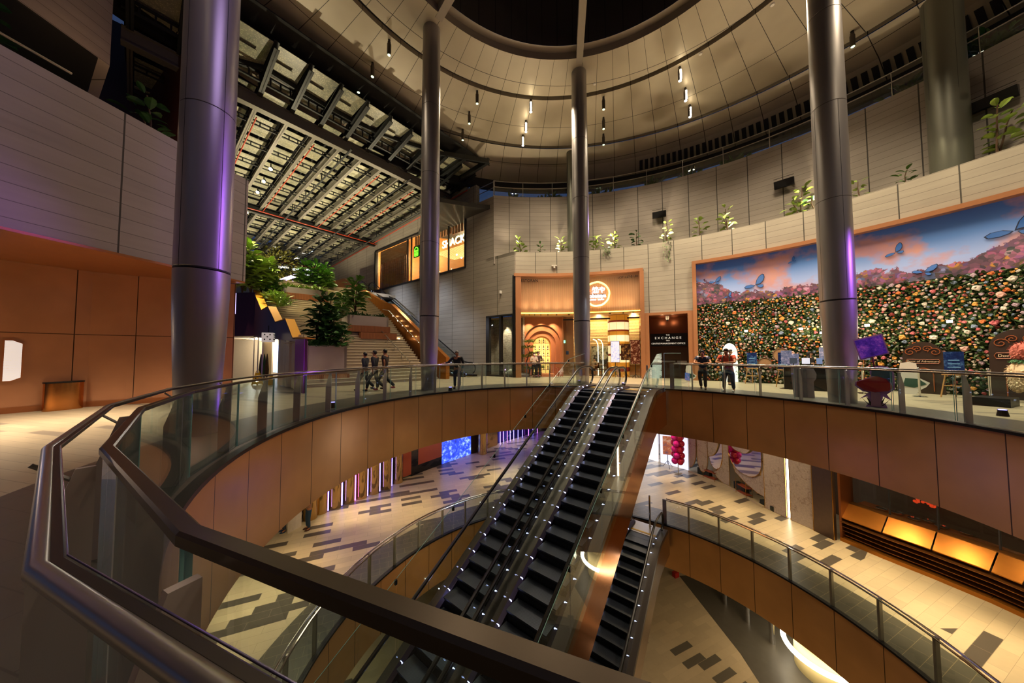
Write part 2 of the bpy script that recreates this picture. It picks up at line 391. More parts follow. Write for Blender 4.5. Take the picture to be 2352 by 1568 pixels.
hallbox(mb, T1069, T860, 0, 8.2); hallbox(mb, T860, 38, 0, 15.8); hallbox(mb, T1069, T860, 12.5, 14.3); hallbox(mb, T1069, T860, 14.3, 15.8, .1, .3)
struct('wall_hall', mb, M['conc_hall'])
# ---- curved shopfront wall bands
a_l = ang(atR(1180, 600, RW, CW), CW)
AE = 96.0
mb = MB(); mb.arc(CW, RW, RW+.35, a_l, AE, 6.85, 8.43, 80); struct('wall_band', mb, M['conc'])
mb = MB(); mb.arc(CW, RW+.35, 17.05, a_l, AE, 7.9, 8.2, 60); struct('trim_5', mb, mat('planter_soil', '3b2f22', .95, noise=.4))
a_u = ang(atR(1134, 500, 17.0, CW), CW)
mb = MB(); mb.arc(CW, 17.0, 17.4, a_u, AE, 7.9, 12.84, 80); struct('wall_upper', mb, M['conc_up'])
# return wall between hall plane and upper wall
pu = pol(CW, 17.0, a_u); 
# level three deck behind the upper wall
mb = MB(); mb.arc(CW, 17.4, 24, a_u-14, AE, 12.0, 12.3, 40); struct('floor', mb, mat('dark_paving', '3c3a37', .8))
# concrete infill between restaurant frame, office door and flower wall
A1181 = ang(atR(1180, 700, RW, CW), CW); A1196 = ang(atR(1196, 700, RW, CW), CW); A1470 = ang(atR(1470, 700, RW, CW), CW); A1481 = ang(atR(1480, 700, RW, CW), CW)
A1592 = ang(atR(1592, 700, RW, CW), CW); A1602 = ang(atR(1601, 700, RW, CW), CW)
mb = MB(); mb.arc(CW, RW, RW+.3, A1481, A1592, 3.95, 6.85, 12); struct('wall_infill', mb, M['conc'])
# back closing wall behind shops (dark) so nothing leaks
mb = MB(); mb.arc(CW, 19.2, 19.5, -5, AE, 0, 8, 50); struct('wall_back', mb, mat('shop_back_wall', '6e4b30', .8))
mb = MB(); mb.arc(CW, RW+.3, 19.2, a_l, AE, 6.7, 6.85, 50); struct('ceiling', mb, mat('shop_ceiling', '9c7a4e', .7))
# ================================================================== LEFT SIDE
# concrete overhang (upper storey) along the left
mb = MB(); mb.obox((-12.3, -6, 4.12), (2.85, 16.7, 0), (-.4, 0, 0), (0, 0, 3.66))
mb.obox((-9.45, 10.7, 4.12), (-.07, -.4, 0), (-3.6, .3, 0), (0,0,3.66))
struct('wall_left', mb, M['conc_left'])
mb = MB(); mb.obox((-12.75, -6, 7.3), (2.8, 16.5, 0), (-8, 0, 0), (0,0,.15)); struct('floor', mb, mat('terrace_paving', '2f2b29', .8))
# copper soffit
mb = MB(); mb.obox((-12.28, -6, 4.06), (2.84, 16.68, 0), (-7, 0, 0), (0,0,.06)); struct('ceiling', mb, M['cop'])
# diagonal polished copper wall
WLa, WLb = Vector((-13.45, 7.85, 0)), Vector((-9.95, 10.75, 0)); wd = (WLb-WLa).normalized(); wn_ = Vector((wd.y, -wd.x, 0))
WLs = WLa-wd*.35
WPL = [Vector(p) for p in ((-13.75,7.45,0), (-13.3,8.2,0), (-12.7,9.15,0), (-12.1,9.6,0), (-11.2,10.1,0), (-9.95,10.9,0))]
mb = MB(); mb.strip(WPL, [p+Vector((0,0,4.08)) for p in WPL]); bk = [p+Vector((-.2,.2,0)) for p in WPL]; mb.strip([p+Vector((0,0,4.08)) for p in bk], bk); struct('wall_left', mb, M['copwall'])
mb = MB(); bf_ = [p+Vector((.015,-.02,0)) for p in WPL]; mb.strip(bf_, [p+Vector((0,0,.16)) for p in bf_]); struct('baseboard_left', mb, M['cop'])
# glazed recess at the far left edge with bright shop behind
mb = MB(); mb.obox((-16.5, 6.2, 0), (3, 1.35, 0), (-.1,.2,0), (0,0,4.08)); struct('wall_left', mb, mat('dark_shop_glass', '141518', .12, .3))
mb = MB(); mb.obox((-16.45, 6.14, 1.55), (2.9, 1.3, 0), (0,-.03,0), (0,0,.05)); mb.obox((-16.45, 6.14, 2.9), (2.9, 1.3, 0), (0,-.03,0), (0,0,.05)); struct('trim_6', mb, M['ledwhite'])
# end pier with blue glow: restroom pier
mb = MB(); mb.obox((-12.35, 12.4, 0), (.35, .15, 0), (-.3,.9,0), (0,0,4.9)); struct('wall_pier', mb, mat('plum_panel', '57305a', .3, .4))
# far upper left volumes
mb = MB(); mb.prism([(-13.85,-8,11.5), (-13.85,9.8,11.5), (-13.85,9.8,17), (-13.85,-8,17)], (-.4,0,0)); mb.obox((-13.85,9.8,11.5), (-3.6,2.2,0), (0,.3,0), (0,0,5.5)); struct('wall_upper_left', mb, M['conc_left'])
mb = MB(); mb.prism([(-13.85,-8,11.45), (-13.85,9.8,11.45), (-17.5,12,11.45), (-17.5,-8,11.45)], (0,0,.05)); struct('ceiling', mb, mat('dark_soffit', '1a1715', .6))
mb = MB(); mb.obox((-18, 14.6, 7.3), (6.4, -3.6, 0), (.2,.4,0), (0,0,10)); struct('wall_terrace', mb, panelmetal('brown_terrace_panels', '5d2f17', rough=.5, metal=.2, linear=(.8,-.5), lstep=1.7))
mb = MB(); mb.obox((-24, 8, 7.3), (6.2, 6.7, 0), (-.3,.4,0), (0,0,10)); struct('wall_terrace', mb, mat('dark_terrace_wall', '2a1712', .6))
# ================================================================== LOWER STOREY WALLS
def wallpoly(name, pts, z0, z1, m, th=.25, flip=1):
    mb = MB()
    for a, b in zip(pts, pts[1:]):
        a, b = Vector(a+(z0,)), Vector(b+(z0,)); d = (b-a).normalized(); n = Vector((d.y, -d.x, 0))*flip
        mb.obox(a, b-a, -n*th, (0,0,z1-z0))
    return struct(name, mb, m)
M['dkwall'] = mat('dark_brown_shop_wall', '2b211d', .35, .2)
wallpoly('wall_lower_left', [(-12.7, 10.2), (-10.5, 14.9), (-9.9, 15.8), (-7.9, 18.6), (-5.7, 22.1), (-3.8, 24.6), (.8, 30.2), (6, 32)], ZL, -1.95, M['dkwall'])
wallpoly('wall_lower_back', [(6, 32), (12.6, 26.6), (14, 25)], ZL, -1.95, mat('bright_shop_wall', 'e8e6ea', .6), flip=1)
wallpoly('wall_lower_right', [(15.6, 24.6), (15.6, 14), (17.6, 3), (17, -6)], ZL, -1.95, mat('shop_inner_wall', '4a3424', .7), flip=1)
wallpoly('wall_lower_rear', [(17, -6), (0, -9), (-14, -4), (-14, 8), (-12.7, 10.2)], ZL, -1.95, mat('cream_rear_wall', 'a99c80', .7), flip=1)
wallpoly('wall_basement', [(-9, 22), (4, 24), (18, 20), (20, 2), (8, -9), (-8, -6), (-12, 8), (-9, 22)], ZB, ZL-1.85, mat('basement_wall', '6d6353', .7), flip=1)
# rear walls behind the camera (first floor) so metal has something to mirror
wallpoly('wall_rear', [(18.7, -2), (16, -9), (4, -13), (-9, -11), (-13, -6)], 0, 8, M['copwall'], flip=-1)
# ================================================================== BALUSTRADES
def profile_arc(mb, c, prof, angs, z=0.0, roff=None):
    """sweep a closed (R,z) profile along polygon angles"""
    n = len(prof); vs = []
    for a in angs:
        k = roff.get(round(a, 1), 0) if roff else 0
        for r, h in prof: vs.append(pol(c, r+k, a, z+h))
    fs = []
    for i in range(len(angs)-1):
        for k in range(n):
            l = (k+1) % n; fs.append((i*n+k, (i+1)*n+k, (i+1)*n+l, i*n+l))
    fs += [tuple(range(n)), tuple(range(len(angs)*n-1, (len(angs)-1)*n-1, -1))]
    mb.add(vs, fs); return mb
def rrect(r0, r1, z0, z1, b=.012):
    return [(r0+b,z0),(r1-b,z0),(r1,z0+b),(r1,z1-b),(r1-b,z1),(r0+b,z1),(r0,z1-b),(r0,z0+b)]
def capsule(rc, zc, a, b, n=14):
    return [(rc+a*math.cos(2*pi*k/n), zc+b*math.sin(2*pi*k/n)) for k in range(n)]
HRO = {-143.2: -.05, -130.6: -.035}
def balustrade1(label, seams, ends):
    root = thing('glass_balustrade', label, 'balustrade', pol(C0, R0+.1, seams[0], 0))
    A = sorted(set([ends[0]]+list(seams)+[ends[1]]), reverse=seams[0] > seams[-1])
    lo, hi = min(ends), max(ends); A = [a for a in A if lo-.01 <= a <= hi+.01]
    mb = MB(); profile_arc(mb, C0, rrect(7.325, 7.372, 1.05, 1.09, .007), A)
    obj('cap_rail', mb, M['railtop'], root, label='flat bronze cap rail over the glass')
    mb = MB(); profile_arc(mb, C0, capsule(7.556, 1.112, .0165, .018), A, 0, HRO)
    obj('handrail', mb, M['steel'], root, True)
    mb = MB(); profile_arc(mb, C0, rrect(7.524, 7.546, 1.1, 1.122, .004), A, 0, HRO)
    h = obj('handrail_top', mb, M['steeldk'], root)
    mb = MB(); profile_arc(mb, C0, rrect(7.5455, 7.548, 1.122, 1.1255, .0006), A, 0, HRO); profile_arc(mb, C0, rrect(7.522, 7.5245, 1.122, 1.1255, .0006), A, 0, HRO)
    obj('groove_strip', mb, mat('bright_groove_metal', 'cfc8ff', .15, 1.0), h)
    for a, b in zip(A, A[1:]):
        if abs(a-b) < 1.2: continue
        s = 1 if b > a else -1; g = .12*s
        mb = MB(); mb.m = 0; mb.obox(pol(C0, 7.345, a+g, .03), pol(C0, 7.345, b-g, .03)-pol(C0, 7.345, a+g, .03), pol(C0, 7.36, a+g, .03)-pol(C0, 7.345, a+g, .03), (0,0,1.015))
        gp = obj('glass_panel', mb, M['glassblue'], root)
        for q in (a+g, b-g):
            mb = MB(); p = pol(C0, 7.346, q, .03); mb.obox(p, pol(C0, 7.359, q, .03)-p, pol(C0, 7.346, q+.05*s, .03)-p, (0,0,1.015))
            obj('glass_edge', mb, M['glassedge'], gp)
    for a in seams:
        if not (lo+.5 <= a <= hi-.5): continue
        a = a-1.2 if seams[0] > seams[-1] else a+.9
        # tapered plate: wide below, cut back diagonally to the handrail
        pr = [(7.345, .02), (7.50, .02), (7.50, .78), (7.40, 1.06), (7.345, 1.06)] if False else [(7.39,.0),(7.55,.0),(7.55,.74),(7.56,1.09),(7.535,1.09),(7.39,.93)] if False else [(7.378,.0),(7.53,.0),(7.53,.70),(7.43,1.04),(7.378,1.04)]
        t = Vector((math.cos(math.radians(a)), -math.sin(math.radians(a)), 0))*.012
        mb = MB(); mb.prism([pol(C0, r, a, z)-t for r, z in pr], t*2)
        po = obj('post', mb, M['post'], root)
        mb = MB(); mb.tube([pol(C0, 7.42, a, .98), pol(C0, 7.535, a, 1.085)], .009, 6); obj('bracket_arm', mb, M['steel'], po)
    return root
ends_l = (ang(atR(1344, 860, 7.3, C0), C0), -210.5)
balustrade1('curved glass balustrade sweeping from the foreground to the left side of the escalators', [14.0, 5.0, -3.8, -12.6]+JA, ends_l)
ends_r = (37.6, 149.5)
balustrade1('curved glass balustrade running right from the escalators past the flower wall', [a for a in JR if a > 37], ends_r)
# wide end post of the right balustrade
def balustrade0(label, seams, ends):
    root = thing('lower_balustrade', label, 'balustrade', pol(CL, RL+.1, seams[0], ZL))
    n = 26; A = [ends[0]+(ends[1]-ends[0])*i/n for i in range(n+1)]
    mb = MB(); profile_arc(mb, CL, capsule(7.56, 1.12, .028, .028, 10), A, ZL); profile_arc(mb, CL, rrect(7.43, 7.47, 1.08, 1.12, .006), A, ZL)
    obj('handrail', mb, M['chrome'], root, True)
    S2 = [ends[0]]+list(seams)+[ends[1]]
    for a, b in zip(S2, S2[1:]):
        mb = MB(); m = (a+b)/2; mb.arc(CL, 7.44, 7.455, a+.12*(1 if b>a else -1), b-.12*(1 if b>a else -1), ZL+.03, ZL+1.07, 3)
        obj('glass_panel', mb, M['glass'], root)
    for a in seams:
        t = Vector((math.cos(math.radians(a)), -math.sin(math.radians(a)), 0))*.03
        mb = MB(); mb.prism([pol(CL, r, a, ZL+z)-t for r, z in [(7.47,0),(7.56,0),(7.56,1.1),(7.47,1.1)]], t*2)
        obj('post', mb, M['steel'], root)
    return root
balustrade0('lower floor glass balustrade curving away right of the short escalator', [44.4+8.6*k for k in range(12)], (37.5, 146))
balustrade0('lower floor glass balustrade curving left below the long escalators', [-19.7-8.8*k for k in range(15)], (-14, -150))
# ================================================================== COLUMNS
def column(x, y, zt, label, r=1.0, name='round_column', z0=0.0, joints=(3.2, 6.4, 9.5, 12.6), taper=True, m=None):
    root = thing(name, label, 'column', (x, y, z0))
    prof = [(.315,0),(.325,.4),(.34,.9),(.365,1.5),(.39,2.1),(.408,2.7),(.413,3.16)] if taper else [(.5,0),(.5,.1)]
    mb = MB(); mb.lathe([(a*r, b) for a, b in prof], (x, y, z0), 40); obj('lower_sleeve', mb, m or M['column'], root, True, label='flared lower cladding of the column')
    zs = [z for z in joints if z < zt]+[zt]; rr = (lambda z: (.413 if z < 9 else .413-.004*(z-9))*r) if taper else (lambda z: .5*r)
    mb = MB()
    for a, b in zip(zs, zs[1:]): mb.lathe([(rr(a)-.012, a), (rr(a), a+.012), (rr(b), b-.012), (rr(b)-.012, b)], (x, y, z0), 40)
    obj('shaft', mb, m or M['column'], root, True)
    mb = MB()
    for z in zs[:-1]: mb.lathe([(rr(z)-.006, z-.02), (rr(z)-.004, z+.02)], (x, y, z0), 40)
    d = Vector((x, y, 0)).normalized(); 
    for q in (.55, -.9):
        e = Vector((-d.x*math.cos(q)+d.y*math.sin(q), -d.y*math.cos(q)-d.x*math.sin(q), 0)); t = Vector((-e.y, e.x, 0))*.004
        mb.prism([Vector((x,y,z0+3.2))+e*(rr(4)-.01)-t, Vector((x,y,z0+3.2))+e*(rr(4)+.001)-t, Vector((x,y,z0+3.2))+e*(rr(4)+.001)+t, Vector((x,y,z0+3.2))+e*(rr(4)-.01)+t], (0,0,min(zt,9.5)-3.2))
    obj('panel_joint', mb, M['seam'], root)
    return root
column(-6.15, 6.0, 16.35, 'large metal-clad column at left in front of the copper wall, glowing violet')
column(-3.62, 13.3, 16.35, 'metal-clad column between the stair hall and the standing man in black')
column(3.56, 15.45, 16.35, 'metal-clad column in front of the restaurant sign')
column(10.35, 9.62, 16.35, 'metal-clad column at right dividing the flower wall, purple on one side')
M['colgreen'] = mat('green_grey_column', '63645a', .35, .5)
p = atR(2180, 300, 16.35, CW); column(p.x, p.y, 7.2, 'fat greenish column on the right planter ledge under the roof', z0=8.2, taper=False, joints=(.1,), m=M['colgreen'])
p = atR(1313, 480, 16.35, CW); column(p.x, p.y, 7.4, 'dark background column on the planter ledge left of the centre column', r=.62, z0=8.2, taper=False, joints=(.1,), m=M['colgreen'])
# ================================================================== ESCALATORS
PSI = math.radians(38.2); ED = Vector((-math.sin(PSI), -math.cos(PSI), 0)); EL = Vector((math.cos(PSI), -math.sin(PSI), 0)); T30 = math.tan(math.radians(30))
def escalator(name, label, T, rise, w=.5, deck=.2, nglass=8, right_truss=True, left_truss=False, led=True, clad=None, top=1.5, bottom=1.6, th_=1.05):
    """T = plan point where the incline of the step line starts (top), steps go down along ED"""
    T = Vector(T); run = rise/T30
    root = thing(name, label, 'escalator', T)
    def P(u, l, h):      # along, lateral, height above the step line
        if u < -.5: zz = 0
        elif u < .5: zz = -(u+.5)**2/2*T30
        elif u < run-.5: zz = -u*T30
        elif u < run+.5: zz = -rise+(run+.5-u)**2/2*T30
        else: zz = -rise
        return T+ED*u+EL*l+Vector((0,0,zz+h))
    us = [-top]+[-.5+.1*i for i in range(11)]+[.5+(run-1)*i/12 for i in range(1,13)]+[run-.5+.1*i for i in range(1,11)]+[run+bottom]
    # steps
    n = int(run/.4)+1; sp = .4
    me = None
    for k in range(-2, n+2):
        u = k*sp; z = P(u+.0, 0, 0).z
        zn = P(u+sp, 0, 0).z
        mb = MB(); X = EL*(2*w); o = Vector((0,0,0))
        r = max(z-zn, .005)+.03
        # tread and curved riser
        if abs(r-.261) < .02 and me is not None:
            st = bpy.data.objects.new('step', me); COL.objects.link(st); st.parent = root
        else:
            prof = [(0,0),(.405,0),(.405,-.03),(.37,-.09),(.345,-.16),(.335,-r-.06),(0,-r-.06)]
            Y = Vector((0,1,0))
            mb.prism([Vector((-w, -a, b)) for a, b in prof], (2*w, 0, 0))
            st = obj('step', mb, M['step'], root); st.matrix_parent_inverse = Matrix.Identity(4)
            if abs(r-.261) < .02: me = st.data
        # local frame: x = EL, -y = ED
        loc = P(u, 0, 0)-T; loc.z = z-T.z
        st.rotation_euler = (0,0,math.atan2(EL.y, EL.x)); st.location = loc
    # yellow demarcation at step nosings: comb plates and landing plates
    mb = MB(); mb.obox(P(-top-.2, -w-.15, -.0), ED*(top-.75+.2), EL*(2*w+.3), (0,0,.012)); mb.obox(P(run+1.0, -w-.15, 0), ED*(bottom-.6), EL*(2*w+.3), (0,0,.012))
    obj('landing_plate', mb, M['steel'], root)
    mb = MB(); mb.obox(P(-.95, -w-.02, .0), ED*.1, EL*(2*w+.04), (0,0,.02)); obj('comb_plate', mb, M['yellow'], root, label='yellow comb plate')
    mb = MB(); mb.obox(P(run+.9, -w-.02, .0), ED*.1, EL*(2*w+.04), (0,0,.02)); obj('comb_plate', mb, M['yellow'], root, label='yellow comb plate')
    for s in (-1, 1):
        lc = s*(w+.15)
        # handrail: runs the incline, curls round both newels
        path = []
        c1 = P(-top+.45, lc, .55)
        for i in range(9):
            q = -pi/2+pi*i/8*1.0; path.append(c1+(-ED)*math.cos(q)*.4+Vector((0,0,math.sin(q)*.4)))
        path = path[1:]
        for u in us[1:-1]: path.append(P(u, lc, .95))
        c2 = P(run+bottom-.5, lc, .55)
        for i in range(9):
            q = pi/2-pi*i/8; path.append(c2+ED*math.cos(q)*.4+Vector((0,0,math.sin(q)*.4)))
        mb = MB(); mb.tube(path[:-1], .044, 8); obj('handrail', mb, M['black'], root, True, label='black rubber handrail')
        mb = MB(); mb.tube([q-Vector((0,0,.04)) for q in path[:-1]], .016, 6); obj('handrail_track', mb, M['chrome'], root, True)
        # glass panels
        L = [-top+.1]+[-top+.1+(run+top+bottom-.4)*i/nglass for i in range(1, nglass+1)]
        for a, b in zip(L, L[1:]):
            uu = [a+.01]+[u for u in us if a+.02 < u < b-.02]+[b-.01]
            mb = MB(); lo = [P(u, lc-.006, .13) for u in uu]; hi = [P(u, lc-.006, .92) for u in uu]; th = EL*.012
            for i in range(len(uu)-1): mb.add([lo[i], lo[i+1], hi[i+1], hi[i], lo[i]+th, lo[i+1]+th, hi[i+1]+th, hi[i]+th], [(0,1,2,3),(7,6,5,4),(3,2,6,7)]+([(0,3,7,4)] if i == 0 else [])+([(1,5,6,2)] if i == len(uu)-2 else []))
            obj('glass_panel', mb, M['glass'], root)
        # inner skirt and deck with blue-white leds
        mb = MB(); A = [P(u, s*(w+.02), -.12) for u in us]; B = [P(u, s*(w+.02), .08) for u in us]; Cc = [P(u, s*(w+.12), .12) for u in us]; mb.strip(A, B); mb.strip(B, Cc)
        sk = obj('skirt_panel', mb, M['esc_skirt'], root, recalc=False)
        if led:
            u = -.6
            while u < run+.6:
                mb = MB(); p = P(u, s*(w+.05), .095); mb.ball(p, .012, 6, 4)
                mb.obox(P(u-.004, s*(w+.05), .1), ED*.008, EL*(s*.12), (0,0,.012)); obj('led_light', mb, M['ledwhite'], sk); u += .42
        mb = MB(); A = [P(u, s*(w+.12), .12) for u in us]; B = [P(u, s*(w+.12+deck), .12) for u in us]; Cc = [P(u, s*(w+.12+deck), -.05) for u in us]; mb.strip(A, B); mb.strip(B, Cc)
        obj('outer_deck', mb, M['esc_deck'], root, recalc=False)
    # truss cladding: underside box following the incline
    mb = MB(); e = w+.12+deck
    ut = [-top-.3]+us[1:-1]+[run+.3]
    hi0 = [P(u, -e, -.05) for u in ut]; hi1 = [P(u, e, -.05) for u in ut]; lo0 = [P(u, -e, -1.05) for u in ut]; lo1 = [P(u, e, -th_) for u in ut]
    mb.strip(hi0, lo0); mb.strip(lo0, lo1); mb.strip(lo1, hi1)
    obj('truss_cladding', mb, clad or M['copshine2'], root, label='mirror-polished copper side cladding', recalc=False)
    mb = MB(); mb.strip([P(u, -w, -.45) for u in ut], [P(u, w, -.45) for u in ut]); obj('step_well', mb, M['blackm'], root, recalc=False)
    return root, P
M['esc_skirt'] = mat('escalator_skirt', '3a3547', .3, .7); M['esc_deck'] = mat('escalator_deck', '4a4440', .4, .5); M['trussdk'] = mat('dark_truss_panel', '5a4034', .5, .3); M['copshine2'] = mat('mirror_copper_cladding', 'b9713c', .13, .92, bump=.06, nscale=1.2)
comb = atz(1400, 892, 0); T0 = comb-(-ED)*0.9; T0.z = 0
RISE = -ZL
e1, P1 = escalator('escalator', 'long escalator to the lower floor, left one of the pair', T0+EL*(-.36), RISE)
e2, P2 = escalator('escalator', 'long escalator to the lower floor, right one with copper side', T0+EL*1.21, RISE, deck=.26, th_=1.45)
T3 = atz(1512, 1234, ZL); T3 = T3+ED*.9; T3.z = ZL
e3, P3 = escalator('escalator', 'shorter escalator dropping from the lower floor to the basement', T3+EL*(.07-.65), 6.2, clad=mat('brushed_bronze_cladding', '8c735c', .25, .85))
# tall glass screens flanking the pair
def screen(label, P, l, u0, u1, h0, h1, n):
    root = thing('glass_screen', label, 'glass screen', P(u0, l, 0))
    for i in range(n):
        a, b = u0+(u1-u0)*i/n+.015, u0+(u1-u0)*(i+1)/n-.015
        uu = [a, (a+b)/2, b]; mb = MB(); th = EL*.012
        lo = [P(u, l, h0) for u in uu]; hi = [P(u, l, h1) for u in uu]
        for k in range(2): mb.add([lo[k], lo[k+1], hi[k+1], hi[k], lo[k]+th, lo[k+1]+th, hi[k+1]+th, hi[k]+th], [(0,1,2,3),(7,6,5,4),(3,2,6,7),(0,3,7,4),(1,5,6,2)])
        g = obj('glass_panel', mb, M['glass'], root)
        mb = MB(); mb.tube([hi[0], hi[2]], .006, 5); obj('glass_edge', mb, M['glassedge'], g)
        mb = MB(); mb.obox(P(b, l-.02, h1-.12), ED*.05, EL*.05, (0,0,.1)); obj('clip', mb, M['blackm'], g)
    return root
screen('tall glass safety screen on the left flank of the long escalators', P1, -.93, -1.2, 10.2, -.1, 1.55, 7)
screen('tall glass safety screen on the right flank of the long escalators', P2, .93, -.9, 10.2, -.1, 1.55, 7)
# end guard glass and posts beside the landing
def guard(label, p, d, h=1.5, L=.95):
    root = thing('end_guard', label, 'glass guard', p); d = Vector(d); t = Vector((-d.y, d.x, 0))*.015
    mb = MB(); mb.obox(p, d*L, t, (0,0,h)); obj('glass_panel', mb, M['glassblue'], root)
    mb = MB(); mb.tube([p+Vector((0,0,h)), p+d*L+Vector((0,0,h))], .01, 6); mb.tube([p, p+Vector((0,0,h))], .01, 6); obj('glass_edge', mb, M['glassedge'], root)
guard('upright glass guard panel at the right of the escalator landing', P2(-1.25, .95, 0), -ED*.5+EL*.86, 1.55, .65)
def bollard(label, p, h=1.05, r=.04):
    root = thing('steel_bollard', label, 'bollard', p)
    mb = MB(); mb.lathe([(r,0),(r,h-.03),(r*.8,h)], p, 16); obj('shaft', mb, M['chrome'], root, True)
    mb = MB(); mb.lathe([(r*1.9,0),(r*1.9,.015),(r*1.3,.025)], p, 16); obj('base_ring', mb, M['steel'], root, True)
bollard('thin polished bollard on the escalator landing by the glass guard', atz(1487, 888, 0), 1.0)
bollard('thin polished bollard on the lower floor beside the short escalator', atz(1493, 1208, ZL), 1.35)
def endpost(label, R, c, a, z, lab2=None):
    root = thing('rail_end_post', label, 'post', pol(c, R, a, z)); t = Vector((math.cos(math.radians(a)), -math.sin(math.radians(a)), 0))
    mb = MB(); mb.obox(pol(c, R, a, z), t*.16, pol(c, R+.05, a, z)-pol(c, R, a, z), (0,0,1.1)); obj('plate', mb, M['steel'], root)
endpost('wide steel end post where the right upper balustrade meets the escalators', 7.42, C0, 36.4, 0)
endpost('wide steel end post where the lower right balustrade meets the short escalator', 7.5, CL, 36.4, ZL)
# ================================================================== CEILING
CI = (2.2, 6.95); CO = (2.85, 5.3); ZC = 16.3
def ringflat(mb, c1, r1, z1, c2, r2, z2, n=144, thick=.0):
    A = [pol(c1, r1, i*360/n, z1) for i in range(n+1)]; B = [pol(c2, r2, i*360/n, z2) for i in range(n+1)]
    mb.strip(A, B)
mb = MB(); ringflat(mb, CI, 7.75, ZC, CI, 9.92, ZC); ringflat(mb, CI, 10.2, ZC, CO, 15.75, ZC); ringflat(mb, CO, 16.0, ZC-.05, CO, 17.3, ZC-.55); ringflat(mb, CO, 17.3, ZC-.55, CO, 18.3, ZC-1.25)
for r, c in ((9.92, CI), (10.2, CI), (15.75, CO), (16.0, CO)):
    A = [pol(c, r, i*2.5, ZC) for i in range(145)]; mb.strip(A, [q+Vector((0,0,.25)) for q in A])
struct('ceiling', mb, M['ceil'])
mb = MB(); A = [pol(CI, 7.75, i*2.5, ZC) for i in range(145)]; mb.strip(A, [q+Vector((0,0,.35)) for q in A]); mb.strip([q+Vector((0,0,.35)) for q in A], [pol(CI, 7.4, i*2.5, ZC+.35) for i in range(145)])
struct('trim_7', mb, mat('oculus_edge', '8a7f70', .5))
mb = MB(); ringflat(mb, CI, 9.6, ZC+.24, CI, 10.5, ZC+.24); ringflat(mb, CO, 15.4, ZC+.24, CO, 16.4, ZC+.24); ringflat(mb, CO, 18.3, ZC-1.25, CO, 18.3, ZC-1.9); ringflat(mb, CO, 18.3, ZC-1.9, CO, 18.9, ZC-1.8)
struct('ceiling', mb, M['ceildk'])
mb = MB(); A = [pol(CI, 7.4, i*5, ZC+.35) for i in range(73)]; B = [pol(CI, 7.4, i*5, ZC+6) for i in range(73)]; mb.strip(A, B); mb.add(B[:-1], [tuple(range(72))]); struct('ceiling', mb, M['drum'])
# louvre fins in the slot on the right
mb = MB()
for i in range(60):
    a = 22+i*1.15; p = pol(CO, 17.5, a, ZC-.72); q = pol(CO, 18.1, a, ZC-1.12); t = Vector((math.cos(math.radians(a)), -math.sin(math.radians(a)), 0))*.11
    mb.add([p-t+Vector((0,0,-.02)), p+t+Vector((0,0,-.02)), q+t+Vector((0,0,-.02)), q-t+Vector((0,0,-.02))], [(0,1,2,3)])
struct('trim_8', mb, M['seam'])
# radial beams across the skylight drum, above three columns
for i, a in enumerate((ang((3.56,15.45), CI), ang((-3.62,13.3), CI), ang((10.35,9.62), CI))):
    p = pol(CI, 8.0, a, ZC-.02); q = pol(CI, 1.0, a, ZC+.5); t = Vector((math.cos(math.radians(a)), -math.sin(math.radians(a)), 0))*.16
    mb = MB(); mb.prism([p-t, p+t, q+t, q-t], (0,0,.55)); 
    b = obj('skylight_beam', mb, mat('white_steel_beam', '9d9384', .45) if i == 0 else bpy.data.materials['white_steel_beam'])
    tag(b, ['white radial beam running up the skylight above the centre column', 'white radial beam at the left edge of the skylight opening', 'white radial beam of the skylight above the right column'][i], 'beam', 'radial beams of the skylight')
# collar cones where columns meet the ceiling
# ceiling spotlights
def spotlight(label, top, lit=False):
    root = thing('ceiling_spotlight', label, 'spotlight', top, 0, 'ceiling spotlights')
    t = Vector(top); mb = MB(); mb.lathe([(.06,-.03),(.06,0)], t, 10); mb.tube([t, t+Vector((0,0,-.14))], .02, 6); obj('mount', mb, M['steeldk'], root)
    b = t+Vector((0,0,-.12)); mb = MB(); mb.ball(b, .075, 10, 6); mb.lathe([(.055,-.62),(.09,-.6),(.095,-.1),(.07,-.04)], b, 14); obj('housing', mb, mat('spot_housing', '4b433c', .4, .5) if 'spot_housing' not in bpy.data.materials else bpy.data.materials['spot_housing'], root, True)
    mb = MB(); mb.lathe([(.07,-.625),(.07,-.6)], b, 12); obj('lens', mb, M['lampcool'] if lit else M['lamplow'], root)
    if lit:
        mb = MB(); mb.lathe([(.02,-.6),(.045,-.58),(.045,-.1),(.02,-.08)], b+Vector((.0,-.085,0)), 8); obj('lamp_tube', mb, M['lampwarm'], root, label='glowing tube for the lamp flare')  # glowing tube on the housing side stands for the lit lamp's flare
    return root
M['lamplow'] = mat('dim_lamp_lens', 'dfe8d0', .3, emit='cfe8b8', es=2.0)
rows = [('left ceiling row', [(894,92),(856,144),(824,182)], False), ('row right of the left-centre column', [(1096,209),(1078,257),(1063,297)], False),
        ('glowing row left of the centre column', [(1219,229),(1208,277),(1201,310)], True), ('row just right of the centre column', [(1386,223),(1386,270),(1386,308)], False),
        ('glowing row over the right ceiling', [(1561,154),(1574,202),(1584,241)], True)]
for nm, pts, lit in rows:
    for j, (x, y) in enumerate(pts): spotlight('cylindrical ceiling spotlight, %s of the %s' % (('uppermost', 'middle', 'lowest')[j], nm), atz(x, y, ZC), lit)
spotlight('cylindrical ceiling spotlight just right of the right column', atz(1957, 72, ZC))
